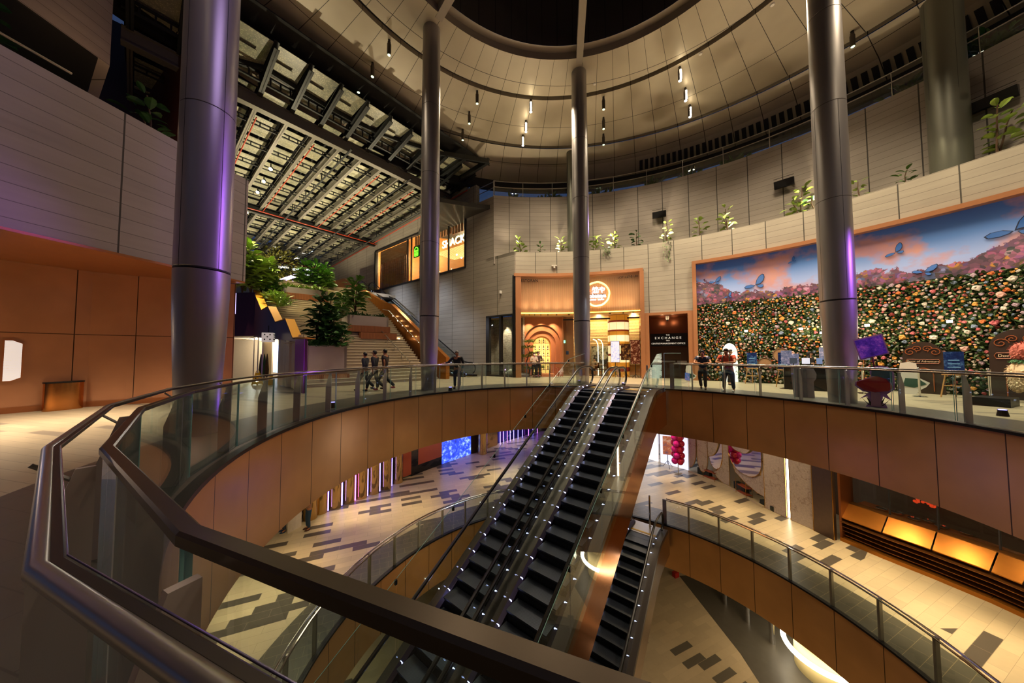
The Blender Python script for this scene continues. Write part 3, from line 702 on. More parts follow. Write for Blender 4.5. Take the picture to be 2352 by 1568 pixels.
for x, y, l in ((1174, 46, 'white capsule lamp hanging in the skylight left of the beam'), (1472, -8, 'white capsule lamp hanging in the skylight right of the beam')):
    p = atz(x, y, ZC+2.0); root = thing('pendant_lamp', l, 'lamp', p)
    mb = MB(); mb.lathe([(.2,-.5),(.2,.1),(.17,.28),(.1,.38),(.02,.42)], p, 16); obj('shade', mb, M['white'], root, True); mb = MB(); mb.tube([p+Vector((0,0,.4)), p+Vector((0,0,3.6))], .02, 6); obj('rod', mb, M['steeldk'], root)
for x, y in ((590,14),(1609,123),(1774,10),(1366,192)):
    p = atz(x, y, ZC); mb = MB(); mb.lathe([(.07,-.05),(.09,0)], p, 12); tag(obj('smoke_detector', mb, M['white']), 'small round detector on the ceiling panels, %s' % {590:'far left corner', 1609:'between the two slots at right', 1774:'top right', 1366:'beside the centre column head'}[x], 'detector')
# ================================================================== UPPER LEVEL RAILS
def rail_upper():
    root = thing('terrace_balustrade', 'glass balustrade with twin thin rails on the upper curved wall', 'balustrade', pol(CW, 17.1, 20, 12.84))
    A = [a_u+(AE-a_u)*i/60 for i in range(61)]
    for z in (13.95, 13.52): mb = MB(); mb.tube([pol(CW, 17.12, a, z) for a in A], .028, 6); obj('rail', mb, M['steel'], root, True)
    for i in range(0, 60, 4):
        mb = MB(); mb.arc(CW, 17.1, 17.112, A[i]+.1, A[i+4]-.1, 12.84, 13.5, 4); obj('glass_panel', mb, M['glass'], root)
        mb = MB(); mb.tube([pol(CW, 17.12, A[i], 12.84), pol(CW, 17.12, A[i], 13.95)], .02, 6); obj('post', mb, M['steel'], root)
rail_upper()
# short glass rail returning along the hall wall
root = thing('terrace_balustrade', 'short dark glass balustrade above the concrete corner at the canopy end', 'balustrade', hp(T1134, 12.84))
a0, a1 = hp(T1134, 12.84, .1), hp(T1093+.3, 12.84, .1)
for z in (.68, 1.12): mb = MB(); mb.tube([a0+Vector((0,0,z)), a1+Vector((0,0,z))], .028, 6); obj('rail', mb, M['steel'], root)
mb = MB(); mb.obox(a0, a1-a0, HC*.012, (0,0,.66)); obj('glass_panel', mb, M['glass'], root)
mb = MB(); mb.tube([a0, a0+Vector((0,0,1.12))], .025, 6); obj('post', mb, M['steel'], root)
# left parapet rail
root = thing('terrace_balustrade', 'low dark rail on the left concrete parapet', 'balustrade', (-10.2, 4, 7.78))
mb = MB(); mb.tube([(-12.2, -4, 8.15), (-10.35, 6.9, 8.15)], .03, 6); obj('rail', mb, M['steel'], root); mb = MB(); mb.obox((-12.2,-4,7.78), (1.85,10.9,0), (.012,0,0), (0,0,.35)); obj('glass_panel', mb, M['glass'], root)
# ================================================================== CANOPY OVER THE STAIR HALL
M['beam'] = mat('grey_steel_beam', '77736a', .45, .3); M['beamdk'] = mat('dark_steel_bar', '2e3030', .5, .4); M['pipe'] = mat('red_sprinkler_pipe', 'a83a1c', .45)
t = NT('perforated_roof_panel'); P_, x = t.objc(); vo = t.new('ShaderNodeTexVoronoi'); vo.inputs['Scale'].default_value = 14
t.l.new(P_, vo.inputs['Vector']); n = t.noise(.9, 4, P_, .6); n2 = t.noise(5, 3, P_)
f = t.math('MULTIPLY', t.math('GREATER_THAN', vo.outputs['Distance'], .35), .35)
t.l.new(t.mix(t.math('ADD', t.math('MULTIPLY', n, .9), t.math('SUBTRACT', t.math('MULTIPLY', n2, .4), f)), srgb('626a60'), srgb('d8cfaa')), t.p.inputs['Base Color']); t.p.inputs['Roughness'].default_value = .35; M['roofp'] = t.mat
canopy = thing('stair_canopy', 'big steel and glass canopy roof over the planted stairs', 'canopy', hp(6, 14, -6))
def cz(t): return 14.55-.05*t
def cp(t, s, dz=0.0): return PJ+HA*t+HC*s+Vector((0,0,cz(t)+dz))
TB = (6.1, 18.6, 31.0); S0, S1 = -16.5, -.1
for k, tb in enumerate(TB):
    mb = MB(); h = .62 if k == 0 else .5
    mb.obox(cp(tb, S0, -.62), HC*(S1-S0), HA*.34, (0,0,.04)); mb.obox(cp(tb, S0, -.02), HC*(S1-S0), HA*.34, (0,0,.04)); mb.obox(cp(tb+.14, S0, -.6), HC*(S1-S0), HA*.05, (0,0,.6))
    obj('main_beam', mb, M['beam'] if k == 0 else M['beamdk'], canopy)
SP = [S1-.35-1.32*i for i in range(13)]
def ibeam(mb, a, b, w=.17, h=.42):
    d = (b-a); n = Vector((-d.y, d.x, 0)).normalized()
    mb.obox(a-n*w/2, d, n*w, (0,0,.03)); mb.obox(a-n*w/2+Vector((0,0,h)), d, n*w, (0,0,.03)); mb.obox(a-n*.02, d, n*.04, (0,0,h))
for s in SP:
    for k in range(2):
        mb = MB(); ibeam(mb, cp(TB[k]+.2, s, -.28), cp(TB[k+1]+.1, s, -.28)); obj('rafter', mb, M['beam'], canopy)
    mb = MB(); ibeam(mb, cp(TB[0]-.05, s, -.1), cp(3.2, s, .3), .2, .34); obj('bracket', mb, M['beamdk'], canopy)
CT = []
for k in range(2):
    n = 6
    for j in range(1, n): CT.append(TB[k]+(TB[k+1]-TB[k])*j/n)
for tt_ in CT:
    mb = MB()
    for dz in (-.2, .02): mb.obox(cp(tt_, SP[-1], dz), HC*(SP[0]-SP[-1]), HA*.07, (0,0,.06))
    s = SP[-1]
    while s < SP[0]: mb.obox(cp(tt_+.01, s, -.18), HC*.05, HA*.05, (0,0,.22)); s += .44
    obj('cross_bar', mb, M['beamdk'], canopy)
for k in range(2):
    for i in range(len(SP)-1):
        mb = MB(); cuts = [TB[k]]+[q for q in CT if TB[k] < q < TB[k+1]]+[TB[k+1]]
        for a, b in zip(cuts, cuts[1:]): mb.obox(cp(a+.12, SP[i]-.1, .42), HA*(b-a-.2), HC*(SP[i+1]-SP[i]+.2), (0,0,.02))
        obj('roof_panel', mb, M['roofp'], canopy)
for i in range(len(SP)-1):
    mb = MB(); mb.obox(cp(3.3, SP[i]-.1, .62), HA*2.6, HC*(SP[i+1]-SP[i]+.2), (0,0,.02)); obj('roof_panel', mb, M['roofp'], canopy)
mb = MB(); mb.obox(cp(2.6, S0, 1.2), HA*31, HC*(S1-S0+.8), (0,0,.05)); obj('roof_sheet', mb, M['ceildk'], canopy)
# curved front edge under the ceiling
ed = [atz(x, y, 14.75) for x, y in ((500,120),(536,143),(613,163),(686,209),(752,249),(812,281),(868,307),(928,329),(1011,355),(1070,365),(1123,374))]
mb = MB()
for a, b in zip(ed, ed[1:]): mb.obox(a, b-a, Vector(((b-a).y, -(b-a).x, 0)).normalized()*-.12, (0,0,.3))
obj('edge_beam', mb, M['beamdk'], canopy)
for i, q in enumerate(ed[1:]):
    base = PJ+HA*6.1; s = (q-base).dot(HC); r = cp(6.1, s, -.1); mb = MB()
    if (q-r).length > .4: ibeam(mb, Vector((r.x, r.y, 14.45)), Vector((q.x, q.y, 14.75)), .2, .3); obj('bracket', mb, M['beamdk'], canopy)
    mb = MB()
# lattice girder in front of the main beam
mb = MB()
for dz in (.1, .5): mb.obox(cp(5.3, S0, dz), HC*(S1-S0), HA*.1, (0,0,.08))
for i in range(40): mb.obox(cp(5.32, S0+.4*i, .12), HC*.06, HA*.06, (0,0,.4))
obj('lattice_girder', mb, M['beamdk'], canopy)
for i in range(12): 
    mb = MB(); mb.obox(cp(4.2, S0+1.32*i+.25, .55), HC*.8, HA*.5, (0,0,.02)); obj('front_panel', mb, M['roofp'], canopy)
# pipes
def pipe(label, pts, r=.045): mb = MB(); mb.tube(pts, r, 7); return tag(obj('sprinkler_pipe', mb, M['pipe'], None, True), label, 'pipe', 'red sprinkler pipes under the canopy')
pipe('red sprinkler pipe along the middle cross beam of the canopy', [cp(TB[1]-.2, S0, -.5), cp(TB[1]-.2, S1, -.5)])
pipe('red sprinkler pipe along the back beam of the canopy', [cp(TB[2]-.2, S0, -.5), cp(TB[2]-.2, S1, -.5)])
pipe('red sprinkler pipe following the concrete hall wall under the canopy', [cp(4.2, -.35, -.4), cp(30.8, -.35, -.4)])
for i, nm in zip((4, 7, 2, 9), ('fifth rafter', 'eighth rafter', 'third rafter', 'tenth rafter')):
    pipe('red sprinkler pipe running under the %s from the wall' % nm, [cp(TB[0]+1.2, SP[i]+.14, -.36), cp(TB[1]-.2, SP[i]+.14, -.42)], .03)
# dark service conduits hanging below rafters
for i, l in ((1.3, 'dark conduit nearest the concrete wall under the canopy'), (4.3, 'dark conduit crossing the middle of the canopy'), (8.2, 'dark conduit at the left of the canopy')):
    root = thing('service_conduit', l, 'conduit', cp(10, -i, -1)); mb = MB(); mb.tube([cp(5.5, -i, -.78), cp(30.5, -i, -.78)], .055, 7); obj('tube', mb, M['beamdk'], root, True)
    mb = MB()
    for t_ in range(7, 30, 3): mb.obox(cp(t_, -i-.03, -.78), HC*.06, HA*.06, (0,0,.55))
    obj('hanger', mb, M['beamdk'], root)
def flood(label, p, d, m=None):
    root = thing('floodlight', label, 'floodlight', p, 0, 'floodlights under the canopy'); p = Vector(p); d = Vector(d).normalized()
    mb = MB(); mb.tube([p+Vector((0,0,.35)), p], .03, 6); mb.tube([p-d*.12, p+d*.02], .11, 12); obj('housing', mb, M['blackm'], root)
    mb = MB(); mb.tube([p+d*.02, p+d*.05], .1, 12); obj('lens', mb, m or M['lampwarm'], root)
toc = Vector((0.1,-.6,-.75))
for (x, y), l in (((622,388),'nearest floodlight on the left rafter'), ((606,416),'second floodlight along the left rafter'), ((592,441),'third floodlight along the left rafter'), ((567,487),'floodlight by the left column below the middle beam'), ((561,507),'lowest floodlight beside the left concrete edge')):
    flood('bright '+l, atz(x, y, 13.4 if y < 450 else 13.0), toc)
# ================================================================== PLANTS
def leafblade(mb, p, d, L, W, droop=.25, roll=0.0):
    """one obovate leaf: 6 quads bent along its length"""
    d = Vector(d).normalized(); side = d.cross(Vector((0,0,1)))
    if side.length < .1: side = Vector((1,0,0))
    side.normalize(); side = (Matrix.Rotation(roll, 3, d) @ side); up = side.cross(d).normalized()
    prof = ((0,.06),(.25,.38),(.55,.5),(.82,.4),(1,.05)); vs = []
    for a, w in prof:
        c = Vector(p)+d*(L*a)-up*(droop*L*a*a); vs += [c-side*(W*w)+up*(W*w*.35), c, c+side*(W*w)+up*(W*w*.35)]
    fs = []
    for i in range(4):
        o = 3*i; fs += [(o,o+1,o+4,o+3),(o+1,o+2,o+5,o+4)]
    mb.add(vs, fs)
def figplant(name, label, base, h, nl, L=.26, seed=0, m=None, stems=1, spread=.35, group=None, cat='plant', lo=.3):
    rnd = random.Random(seed); base = Vector(base); root = thing(name, label, cat, base, 0, group)
    ms, ml = MB(), MB()
    for s in range(stems):
        a = rnd.uniform(0, 2*pi); lean = Vector((math.cos(a), math.sin(a), 0))*(spread*h*.5 if stems > 1 else .05*h); hh = h*(1 if s == 0 else rnd.uniform(.6,.95))
        path = [base+lean*(k/4)**1.3+Vector((rnd.uniform(-.03,.03), rnd.uniform(-.03,.03), hh*k/4*.93)) for k in range(5)]
        ms.tube(path, [.022*(1-.12*k)*(1+h*.3) for k in range(5)], 6)
        for i in range(nl//stems):
            t = lo+(1-lo)*(i+.5)/(nl/stems); f = t*4; k = min(int(f), 3); p = path[k].lerp(path[k+1], f-k)
            q = i*2.4+rnd.uniform(-.4,.4); el = rnd.uniform(-.1,.75)+(.35 if t > .85 else 0); r = L*rnd.uniform(.75,1.2)
            d = Vector((math.cos(q)*math.cos(el), math.sin(q)*math.cos(el), math.sin(el)))
            off = d*L*rnd.uniform(.15, .2+.9*(1-abs(t-.6))); ml_p = p+Vector((off.x, off.y, off.z*.6))
            if off.length > .3: ms.tube([p, ml_p], .006, 4)
            leafblade(ml, ml_p, d, r, r*.62, .3, rnd.uniform(-.6,.6))
    obj('stem', ms, M['bark'], root, True); obj('foliage', ml, m or M['leaf'], root, False, recalc=False)
    return root
def groundcover(label, pts, L=.34, m=None, n=10, seed=1):
    rnd = random.Random(seed); mb = MB()
    for p in pts:
        for k in range(n):
            q = rnd.uniform(0, 2*pi); el = rnd.uniform(.3,1.3); d = Vector((math.cos(q)*math.cos(el), math.sin(q)*math.cos(el), math.sin(el)))
            l = L*rnd.uniform(.7,1.2); leafblade(mb, Vector(p)+Vector((rnd.uniform(-.12,.12), rnd.uniform(-.12,.12), 0)), d, l, l*.16, .45, rnd.uniform(-.5,.5))
    return tag(obj('groundcover', mb, m or M['leafdk'], recalc=False), label, 'plants', kind='stuff')
def bush(name, label, c, r, n, L=.3, m=None, seed=0, cat='tree', trunk=0.0, sc=(1,1,1), group=None):
    rnd = random.Random(seed); c = Vector(c); root = thing(name, label, cat, (c.x, c.y, c.z-r*sc[2]-trunk), 0, group); mb = MB()
    for i in range(n):
        v = Vector((rnd.gauss(0,1), rnd.gauss(0,1), rnd.gauss(0,1))).normalized()*r*rnd.uniform(.45,1)
        v = Vector((v.x*sc[0], v.y*sc[1], v.z*sc[2])); d = (v.normalized()+Vector((rnd.uniform(-.6,.6), rnd.uniform(-.6,.6), rnd.uniform(-.2,.5)))); l = L*rnd.uniform(.7,1.2)
        leafblade(mb, c+v, d, l, l*.5, .3, rnd.uniform(-1,1))
    obj('foliage', mb, m or M['leafdk'], root, recalc=False)
    mb = MB(); mb.tube([(c.x, c.y, c.z-r*sc[2]-trunk), (c.x, c.y, c.z)], .05, 6); 
    for k in range(5): q = k*1.3; mb.tube([(c.x, c.y, c.z-r*.3), (c.x+math.cos(q)*r*.5*sc[0], c.y+math.sin(q)*r*.5*sc[1], c.z+r*.3*sc[2])], .025, 5)
    obj('trunk', mb, M['bark'], root)
    return root
# saplings growing out of the curved planter
def onplanter(x, R=16.35): p = atR(x, 500, R, CW); p.z = 8.18; return p
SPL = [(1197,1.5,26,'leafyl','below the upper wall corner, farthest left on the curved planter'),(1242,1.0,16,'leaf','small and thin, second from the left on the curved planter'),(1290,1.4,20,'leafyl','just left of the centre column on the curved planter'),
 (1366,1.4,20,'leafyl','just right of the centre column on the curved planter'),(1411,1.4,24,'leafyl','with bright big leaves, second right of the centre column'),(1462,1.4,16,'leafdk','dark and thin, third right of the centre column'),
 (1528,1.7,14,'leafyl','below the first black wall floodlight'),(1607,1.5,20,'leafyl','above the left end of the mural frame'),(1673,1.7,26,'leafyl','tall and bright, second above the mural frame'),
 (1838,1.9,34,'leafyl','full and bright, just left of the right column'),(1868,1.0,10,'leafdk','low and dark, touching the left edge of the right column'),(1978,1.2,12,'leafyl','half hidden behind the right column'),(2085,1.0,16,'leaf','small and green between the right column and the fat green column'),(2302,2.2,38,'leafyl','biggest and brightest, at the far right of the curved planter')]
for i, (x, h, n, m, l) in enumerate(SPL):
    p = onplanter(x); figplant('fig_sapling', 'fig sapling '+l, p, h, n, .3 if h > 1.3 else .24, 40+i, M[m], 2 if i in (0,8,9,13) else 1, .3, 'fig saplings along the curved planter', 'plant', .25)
for x, l in ((1392,'vine tuft hanging over the planter edge right of the centre column'), (1531,'long vine tuft hanging over the planter edge under the first floodlight')):
    p = atR(x, 590, RW-.03, CW); rnd = random.Random(x); mb = MB()
    for k in range(60): q = Vector((rnd.uniform(-.25,.25), rnd.uniform(-.12,.0), 0)); leafblade(mb, Vector((p.x,p.y,8.45))+q+Vector((0,0,-rnd.random()**1.5*(.5 if x < 1500 else 1.3))), (rnd.uniform(-1,1), -.6, rnd.uniform(-.8,.3)), .09, .05, .4)
    tag(obj('hanging_vine', mb, M['leaf'], recalc=False), l, 'vine')
# dark plants behind the left parapet
figplant('rubber_plant', 'broad-leaved plant in shade on the left parapet', (-10.9, 5.9, 7.45), 1.55, 26, .38, 5, M['leafdk'], 2)
figplant('rubber_plant', 'broad-leaved plant in shade behind the left parapet by the violet column', (-10.35, 8.55, 7.45), 1.5, 22, .34, 6, M['leafdk'], 2)
# ================================================================== STAIR HALL
B0 = Vector((-4.8, 18.35, 0)); SB = Vector((-.66, .75, 0)).normalized(); SD = Vector((.75, .66, 0)).normalized(); SLP = .58
KP = Vector((-7.6, 11.6, 0)); KA = Vector((-.763, .646, 0)); KC = Vector((.646, .763, 0))
def sp(s, w, z=0.0): return B0+SB*s+SD*w+Vector((0,0,z))
def wl(s): return (.75-(B0-KP+SB*s).dot(KC))/SD.dot(KC)
M['stair'] = mat('pale_stone_steps', 'b9ab93', .55, noise=.08, nscale=2)
M['stairgap'] = mat('stair_joint_brown', '4a4036', .8); NS = 42; RUN = .3; stairs = thing('grand_staircase', 'wide pale stone staircase rising between planters', 'staircase', B0)
for k in range(NS):
    s = k*RUN; mb = MB(); z1 = (k+1)*RUN*SLP
    mb.obox(sp(s, wl(s+RUN), max(0, z1-.5)), SD*(-wl(s+RUN)), SB*(RUN+.02), (0,0,z1-max(0, z1-.5)))
    mb.obox(sp(s-.045, wl(s+RUN), z1-.045), SD*(-wl(s+RUN)), SB*.05, (0,0,.045))
    st_ = obj('step', mb, M['stair'], stairs)
    mb = MB(); mb.obox(sp(s-.004, wl(s+RUN), z1-.062), SD*(-wl(s+RUN)), SB*.02, (0,0,.016)); obj('shadow_gap', mb, M['stairgap'], st_)  # brown strip puts the shade under the nosing into the colour
ZT = NS*RUN*SLP
mb = MB(); mb.obox(sp(NS*RUN, -16, ZT-.3), SD*22, SB*16, (0,0,.3)); struct('floor', mb, M['stair'])
# small step lights
for i, (s, w) in enumerate(((4.4,-.35),(4.5,-3.9),(9.1,-2.2))):
    p = sp(s-.04, w, s*SLP+.1); mb = MB(); mb.ball(p, .04, 8, 5); tag(obj('step_light', mb, M['lampwarm']), ('tiny round step light at the top right of the first stair flight', 'tiny round step light by the planter corner on the stairs', 'tiny round step light high on the stairs')[i], 'light')
# copper side parapet
pl_ = [Vector((-4.1,18.95,0)), Vector((-4.6,19.3,0)), Vector((-6.06,20.5,0)), Vector((-9.43,23.6,0)), Vector((-10.1,24.1,0)), Vector((-16.4,29.5,0)), Vector((-19,31.7,0))]; zt_ = [1.35, 1.75, 2.85, 5.5, 5.65, 9.0, 9.2]
root = thing('copper_parapet', 'slanted copper parapet on the right side of the stairs', 'parapet', pl_[0]); mb = MB()
for i in range(len(pl_)-1):
    a, b = pl_[i], pl_[i+1]; n = Vector((-(b-a).y, (b-a).x, 0)).normalized()*-.3; zb0, zb1 = max(0, zt_[i]-1.9), max(0, zt_[i+1]-1.9)
    vs = [a+Vector((0,0,zb0)), b+Vector((0,0,zb1)), b+Vector((0,0,zt_[i+1])), a+Vector((0,0,zt_[i]))]; mb.prism(vs, n)
obj('side_panel', mb, panelmetal('golden_copper_parapet', 'b06f2c', rough=.3, metal=.7, linear=(-.7,.7), lstep=1.6), root)
mb = MB()
for i in range(1, len(pl_)-3): mb.tube([pl_[i]+Vector((-.12,-.12,zt_[i]-.55)), pl_[i+1]+Vector((-.12,-.12,zt_[i+1]-.55))], .028, 7)
obj('handrail', mb, M['steel'], root, True)
mb = MB()
for i in range(1, 9): 
    t_ = i/9; a = pl_[1].lerp(pl_[3], t_); z = zt_[1]+(zt_[3]-zt_[1])*t_-.62; mb.ball(a+Vector((-.12,-.12,z)), .03, 6, 4)
obj('rail_light', mb, M['lampwarm'], root)
# stair handrails
def handrail(label, a, b, zb, za, n=7, hook=True):
    """a,b: lower/upper points on the rail top; zb height of rail over the step"""
    a, b = Vector(a), Vector(b); root = thing('stair_handrail', label, 'handrail', (a.x, a.y, a.z-zb)); d = (b-a); dh = Vector((d.x,d.y,0)).normalized()
    mb = MB(); mb.tube([a-dh*.3+Vector((0,0,-.02)), a, b, b+dh*.3], .03, 7); obj('rail', mb, M['steel'], root, True)
    for i in range(n+1):
        p = a.lerp(b, i/n); mb = MB(); mb.tube([p, p-Vector((0,0,zb))], .022, 6); obj('post', mb, M['steel'], root)
handrail('long bright handrail down the middle of the lower stair flight', atY(940, 829, 18.6), atY(848, 729, 22.0), 1.0, 1.0, 6)
handrail('short handrail on the middle flight beside the timber planter', atY(730, 694, 22.5), atY(708, 665, 25), .95, .95, 3)
handrail('short handrail beside the left planter bed above the kiosk', atY(621, 707, 18.2), atY(605, 670, 20), .9, .9, 3)
handrail('handrail on the upper flight near the top of the stairs', atY(722, 720, 21.0), atY(698, 690, 23.5), .95, .95, 3)
handrail('far handrail leading to the burger bar at the top of the stairs', atY(690, 657, 25.5), atY(672, 645, 28), .9, .9, 3)
# escalator beside the concrete wall
sv = (ED, EL); ED = -HA; EL = Vector((-ED.y, ED.x, 0))*-1
EL = Vector((ED.y*-1, ED.x, 0)); 
if EL.dot(HC) < 0: EL = -EL
top = hp(18.0, 8.0, -1.15); 
e4, P4 = escalator('escalator', 'far blue-lit escalator climbing along the concrete wall by the stairs', top, 8.0, w=.42, deck=.12, nglass=6, clad=M['copshine2'], top=1.0, bottom=1.2)
ED, EL = sv
# ---- planters
def pts(s0, s1, w0, w1, z, n, seed):
    r = random.Random(seed); return [sp(r.uniform(s0,s1), r.uniform(w0,w1), z) for _ in range(n)]
M['planter'] = mat('taupe_planter_stone', '9c8f8c', .6, noise=.1, nscale=2)
def planter(label, s0, s1, w0, w1, z0, zt, wood=None, soil=True):
    root = thing('stone_planter', label, 'planter', sp(s0, w0, z0)); mb = MB()
    th = .12; mb.obox(sp(s0, w0, z0), SD*(w1-w0), SB*th, (0,0,zt-z0)); mb.obox(sp(s1-th, w0, z0), SD*(w1-w0), SB*th, (0,0,zt-z0)); mb.obox(sp(s0, w0, z0), SD*th, SB*(s1-s0), (0,0,zt-z0)); mb.obox(sp(s0, w1-th, z0), SD*th, SB*(s1-s0), (0,0,zt-z0))
    obj('body', mb, M['planter'], root)
    mb = MB(); mb.obox(sp(s0+.05, w0+.05, z0+.05), SD*(w1-w0-.1), SB*(s1-s0-.1), (0,0,zt-z0-.13)); obj('soil', mb, mat('dark_soil','241a12',.95) if 'dark_soil' not in bpy.data.materials else bpy.data.materials['dark_soil'], root)
    if wood:
        for i, (a, b, c) in enumerate(wood):
            mb = MB(); mb.obox(sp(s0-a, w0+c, b-.42), SD*(w1-w0-c+ (.3 if c else .0)), SB*(a+.02), (0,0,.42)); obj('timber_seat', mb, M['timber'], root, label='slatted timber seat')
    return root
_a, _b = atY(702, 800, 14.9), atY(797, 800, 16.2); _sv = (B0, SB, SD); B0 = Vector((_b.x, _b.y, 0)); SD = (B0-Vector((_a.x,_a.y,0))); PW = SD.length; SD = SD.normalized(); SB = Vector((-SD.y, SD.x, 0))
planter('large taupe stone planter at the foot of the stairs beside the kiosk', 0, 1.7, -PW, 0, 0, 2.0, [(.5,.55,0)])
PLP = pts(.1, 1.5, -PW+.15, -.15, 1.95, 80, 1); FB0, FSB, FSD = B0, SB, SD; B0, SB, SD = _sv
planter('stone planter above two timber seats on the right of the stairs', 4.9, 6.6, -3.5, -.9, 2.4, 4.15, [(.35,3.45,.0),(.8,2.98,.6)])
planter('upper stone planter with a timber front in the middle of the stairs', 9.2, 11.2, -6.5, -3.9, 4.8, 6.3, [(.25,5.85,0)])
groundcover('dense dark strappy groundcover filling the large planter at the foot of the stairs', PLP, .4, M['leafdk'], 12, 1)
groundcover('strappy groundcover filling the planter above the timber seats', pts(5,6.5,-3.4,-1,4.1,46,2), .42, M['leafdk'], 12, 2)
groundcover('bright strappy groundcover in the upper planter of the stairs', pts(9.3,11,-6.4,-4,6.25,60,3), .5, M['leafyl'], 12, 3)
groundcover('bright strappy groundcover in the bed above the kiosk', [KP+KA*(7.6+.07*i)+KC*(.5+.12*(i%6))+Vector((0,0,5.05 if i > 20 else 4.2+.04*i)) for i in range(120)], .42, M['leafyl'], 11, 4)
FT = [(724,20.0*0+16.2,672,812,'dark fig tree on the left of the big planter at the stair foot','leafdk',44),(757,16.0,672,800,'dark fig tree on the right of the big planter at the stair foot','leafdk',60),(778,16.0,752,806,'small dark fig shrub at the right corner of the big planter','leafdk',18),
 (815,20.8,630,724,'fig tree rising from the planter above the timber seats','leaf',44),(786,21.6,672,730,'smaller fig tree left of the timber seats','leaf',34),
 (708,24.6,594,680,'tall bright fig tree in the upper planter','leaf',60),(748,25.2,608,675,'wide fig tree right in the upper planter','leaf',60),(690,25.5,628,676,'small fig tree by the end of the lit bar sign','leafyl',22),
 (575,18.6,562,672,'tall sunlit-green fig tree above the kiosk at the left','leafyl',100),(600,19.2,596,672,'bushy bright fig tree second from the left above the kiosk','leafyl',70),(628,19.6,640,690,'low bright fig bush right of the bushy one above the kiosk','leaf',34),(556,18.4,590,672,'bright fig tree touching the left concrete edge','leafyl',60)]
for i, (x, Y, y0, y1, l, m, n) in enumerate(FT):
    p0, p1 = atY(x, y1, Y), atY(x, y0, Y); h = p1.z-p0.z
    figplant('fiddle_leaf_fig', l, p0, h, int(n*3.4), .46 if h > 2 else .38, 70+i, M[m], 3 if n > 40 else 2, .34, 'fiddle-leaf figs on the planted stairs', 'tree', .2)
bush('shade_tree', 'round olive-coloured tree beyond the top of the stairs', atY(633, 610, 33), 2.2, 900, .35, mat('olive_leaves', '6a6a22', .6, noise=.3), 3, 'tree', 2.5)
# kiosk with stepped golden edge
def kp(x, y, d=0.0): q = atPl(x, y, KP, KC); return q+KC*d
kio = thing('stair_kiosk', 'plum kiosk under the stairs with a zigzag golden top edge', 'kiosk', (-11, 15, 0))
out = [kp(700,778), kp(672,778), kp(655,734), kp(632,741), kp(615,705), kp(600,713), kp(581,667)]
zh = 2.62; base_l = kp(581, 800); 
poly = out+[Vector((base_l.x, base_l.y, zh)), Vector((kp(679,800).x, kp(679,800).y, 2.1)), Vector((kp(679,800).x, kp(679,800).y, 0)), Vector((kp(700,800).x, kp(700,800).y, 0))]
mb = MB(); mb.prism(poly, KC*.1); obj('side_wall', mb, mat('plum_side_panel', '4a2233', .35, .35), kio)
for a, b in zip(out[1:], out[2:]):
    mb = MB(); th = .36; n = Vector((0,0,.03)); mb.prism([a+n, b+n, b+KC*th+n, a+KC*th+n], (0,0,.03)); obj('coping', mb, M['gold'] if 'gold' in M else M.setdefault('gold', mat('golden_yellow_panel', 'd79a2b', .45, .35)), kio, label='golden yellow coping panel')
mb = MB(); mb.prism([out[0]+Vector((0,0,.03)), out[1]+Vector((0,0,.03)), out[1]+KC*.36, out[0]+KC*.36], (0,0,.04)); obj('coping', mb, M['gold'], kio, label='golden yellow coping panel')
pfl, pfr = atY(530, 700, base_l.y+.1), base_l.copy(); 
mb = MB(); mb.obox(Vector((pfl.x, base_l.y+.1, zh)), Vector((base_l.x-pfl.x, -.1, 0)), (0,.4,0), (0,0,5.35-zh)); obj('front_wall', mb, mat('plum_front_panel', '431c33', .35, .35), kio)
mb = MB(); mb.obox(kp(700,800)*1.0+Vector((0,0,-kp(700,800).z)), KA*.01+Vector((0,0,0))-KA*.01+(kp(679,800)-kp(700,800)), -KC*.02, (0,0,2.15)); obj('end_panel', mb, mat('violet_end_panel', '7b2d8c', .4, .2), kio)
# glazed room inside: floor, back wall, ceiling light
q0 = Vector((kp(679,800).x, kp(679,800).y, 0)); q1 = Vector((base_l.x, base_l.y, 0)); dk = (q1-q0)
M['cream'] = mat('cream_lobby_wall', 'd9c9ac', .6, noise=.05); 
mb = MB(); mb.obox(q0+KC*2.2+dk*.6, dk*2.4, KC*.1, (0,0,2.6)); mb.obox(q0+KC*.9+dk*.3, dk*.3, KC*.1, (0,0,2.6)); mb.obox(q0+KC*.38, dk*.3, KC*.06, (0,0,2.1)); mb.obox(q0+dk*.6+KC*.9, dk.normalized()*.1, KC*1.4, (0,0,2.6)); mb.obox(q0+dk*.3+KC*.38, dk.normalized()*.1, KC*.6, (0,0,2.6)); obj('inner_wall', mb, M['cream'], kio)
mb = MB(); mb.obox(q0+KC*.1+dk*.6+Vector((0,0,2.6)), dk*2.4, KC*2.2, (0,0,.06)); mb.obox(q0+KC*.1+dk*.3+Vector((0,0,2.55)), dk*.3, KC*.9, (0,0,.05)); mb.obox(q0+KC*.1+Vector((0,0,2.08)), dk*.3, KC*.35, (0,0,.04)); obj('inner_ceiling', mb, M['cream'], kio)
mb = MB(); mb.obox((-22,21.6,0), (8,0,0), (0,.1,0), (0,0,2.7)); mb.obox((-22,18.4,2.62), (7,0,0), (0,3.2,0), (0,0,.06)); obj('lobby_back', mb, M['cream'], kio)
mb = MB()
for i in range(3): mb.obox(q0+KC*(.3+.5*i)+Vector((0,0,2.53))+dk*(.33 if i == 0 else .64), dk*(.9 if i == 0 else .7), KC*.05, (0,0,.02))
obj('strip_light', mb, mat('cool_strip_light', 'ffffff', .4, emit='ffe8c4', es=6), kio)
M['curtain'] = mat('wavy_mirror_curtain', 'eadcc0', .3, .3)
